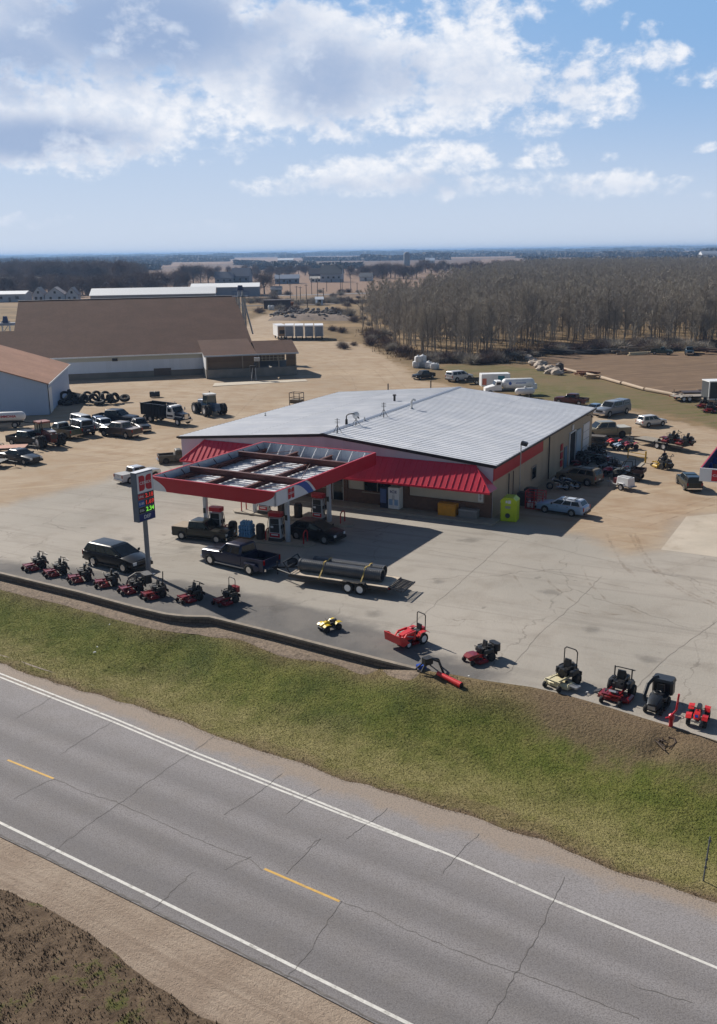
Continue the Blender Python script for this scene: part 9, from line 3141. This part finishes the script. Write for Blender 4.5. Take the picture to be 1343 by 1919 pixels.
# ------------------------------------------------------------------ litter and small marks
def make_small_marks():
 # concrete apron on the right, a paler slab laid in the lot
 cn = mat('apron_concrete', L(182, 172, 158), 0.92, var=0.1, scale=0.4, bump=0.3, dirt=L(150, 136, 118), dirtamt=0.5)
 q = pts([(1238, 1030), (1286, 968), (1400, 958), (1560, 1010), (1440, 1060), (1343, 1044)], 0.0)
 structure(MB().prism([(p.x, p.y) for p in q], -0.05, 0.006, axis='Z').build('concrete_apron', cn))
 # dusty wheel tracks dragged from the dirt over the lot
 m = bpy.data.materials.new('dust_track')
 m.use_nodes = True
 t = NT(m.node_tree)
 b = t.n['Principled BSDF']
 P = t.pos()
 n = t.noise(P, 1.1, 4, 0.6)
 n2 = t.noise(P, 9.0, 3, 0.7)
 t.put(b.inputs['Base Color'], t.mix(n2, L(118, 98, 80), L(150, 128, 106)))
 b.inputs['Roughness'].default_value = 0.95
 t.put(b.inputs['Alpha'], t.math('MULTIPLY', t.rng(t.math('ADD', t.math('MULTIPLY', n, 0.6), t.math('MULTIPLY', n2, 0.4)), 0.42, 0.68), 0.34))
 for k, path in enumerate(([(1135, 1000), (1150, 1030), (1166, 1058), (1190, 1080)], [(1180, 1000), (1196, 1030), (1212, 1056), (1245, 1088), (1300, 1120), (1360, 1146), (1450, 1180)], [(1190, 1000), (1204, 1032), (1222, 1058), (1256, 1090), (1310, 1118), (1370, 1142), (1460, 1174)],
         [(960, 1075), (985, 1110), (1030, 1135), (1100, 1150), (1180, 1152)], [(1010, 1050), (1030, 1092), (1075, 1128), (1140, 1150)], [(1090, 1060), (1105, 1095), (1140, 1128), (1200, 1150)],
         [(560, 640), (640, 655), (720, 688), (765, 735)], [(556, 646), (630, 662), (700, 694), (740, 738)], [(560, 655), (620, 678), (660, 706), (670, 738)], [(470, 700), (560, 690), (640, 705), (690, 740)], [(240, 770), (330, 745), (430, 742), (540, 760)], [(60, 860), (150, 850), (280, 830), (340, 815)],
         [(100, 900), (200, 868), (300, 838)], [(400, 800), (440, 780), (480, 740), (560, 722)], [(1110, 960), (1180, 975), (1250, 960), (1343, 930)], [(1120, 985), (1200, 990), (1290, 960), (1343, 944)], [(1100, 790), (1180, 800), (1280, 820), (1343, 832)], [(1250, 850), (1300, 850), (1343, 862)])):
  mb = MB()
  ribbon(mb, path, 0.22 if k < 3 else 0.16, 0.009, 0.4, 0.02)
  structure(mb.build('wheel_track', m))
 # slab joints and oil stains on the lot
 jm = pm((132, 125, 117), 0.9)
 mb = MB()
 for path in ([(905, 995), (1120, 1046), (1343, 1097), (1500, 1130)], [(640, 1000), (800, 1030), (1000, 1066), (1180, 1102)], [(300, 1024), (345, 1005), (400, 990)], [(330, 1032), (420, 1046), (560, 1066)], [(760, 1180), (830, 1120), (900, 1060), (955, 1010)], [(950, 1262), (1010, 1190), (1080, 1130), (1130, 1080)], [(1190, 1290), (1250, 1230), (1343, 1165)]):
  ribbon(mb, path, 0.028, 0.0075, 0.5, 0.03)
 structure(mb.build('pavement_joint', jm))
 om = bpy.data.materials.new('oil_stain')
 om.use_nodes = True
 t = NT(om.node_tree)
 b = t.n['Principled BSDF']
 oc = t.new('ShaderNodeTexCoord').outputs['Object']
 ln = t.vec('LENGTH', oc)
 nn = t.noise(t.pos(), 1.6, 4, 0.6)
 t.put(b.inputs['Base Color'], L(64, 60, 58))
 b.inputs['Roughness'].default_value = 0.6
 t.put(b.inputs['Alpha'], t.math('MULTIPLY', t.rng(t.math('ADD', ln, t.math('MULTIPLY', nn, 1.2)), 1.45, 0.7), 0.2))
 for x, y, r in ((455, 1030, 1.5), (600, 1046, 1.3), (350, 1026, 1.2), (880, 1012, 1.4), (700, 1150, 1.0), (1030, 1110, 1.2), (1110, 1180, 1.0), (520, 1142, 1.3), (345, 925, 1.2), (240, 1010, 1.0), (820, 1090, 0.8), (1215, 1235, 1.1)):
  n = 20
  o = MB().add([(math.cos(6.2832 * i / n), math.sin(6.2832 * i / n), 0) for i in range(n)], [tuple(range(n))]).build('oil_stain', om)
  o.location = G(x, y, 0.0105 if r > 1.1 else 0.0115)
  o.scale = (r, r * 0.8, 1)
  o.rotation_euler.z = x * 0.1
  structure(o)
 # bits of white litter on the bank
 lt = pm((226, 226, 222), 0.8)
 for i, (x, y, z) in enumerate(((182, 1213, -1.0), (177, 1223, -1.1), (205, 1171, -.5), (982, 1335, -.9), (1026, 1361, -.9), (1093, 1420, -1.3), (1161, 1421, -1.2), (1272, 1490, -1.6), (878, 1268, -.1), (1181, 1491, -1.65), (1118, 1367, -.5), (1100, 1298, .02))):
  o = MB().box((0, 0, 0.03), (rng.uniform(0.08, 0.2), rng.uniform(0.05, 0.1), 0.05), bev=0.02, top=(0.8, 0.7)).build('litter', lt)
  o.location = G(x, y, z + 0.06)
  o.rotation_euler.z = rng.uniform(0, 3)
  tag(o, 'scrap of white litter lying on the roadside grass', 'litter', 'scraps of white litter on the grass')
 # brown branch litter where the gully starts below the pump
 st = MB()
 for i in range(9):
  a = rng.uniform(0, 3.1)
  c = Vector((rng.uniform(-0.6, 0.6), rng.uniform(-0.4, 0.4), 0.05))
  st.cyl(c - Vector((math.cos(a), math.sin(a), 0)) * 0.35, c + Vector((math.cos(a), math.sin(a), 0.1)) * 0.35, 0.03, n=5)
 o = st.build('brushwood', pm((66, 52, 42)))
 o.location = G(1250, 1392, -0.3)
 o['kind'] = 'stuff'
make_small_marks()
# ------------------------------------------------------------------ the air
def make_haze():
 mb = MB().box((0, 11000, 14.5), (36000, 27000, 45))
 me = mb.mesh('haze', [], fix=True)
 m = bpy.data.materials.new('haze')
 m.use_nodes = True
 t = NT(m.node_tree)
 t.n.clear()
 out = t.new('ShaderNodeOutputMaterial')
 v = t.new('ShaderNodeVolumePrincipled')
 v.inputs['Color'].default_value = (0.34, 0.55, 0.9, 1)
 v.inputs['Density'].default_value = 0.00016
 v.inputs['Anisotropy'].default_value = 0.2
 t.l.new(v.outputs[0], out.inputs['Volume'])
 me.materials.append(m)
 o = obj('haze', me)
 o['kind'] = 'stuff'
make_haze()
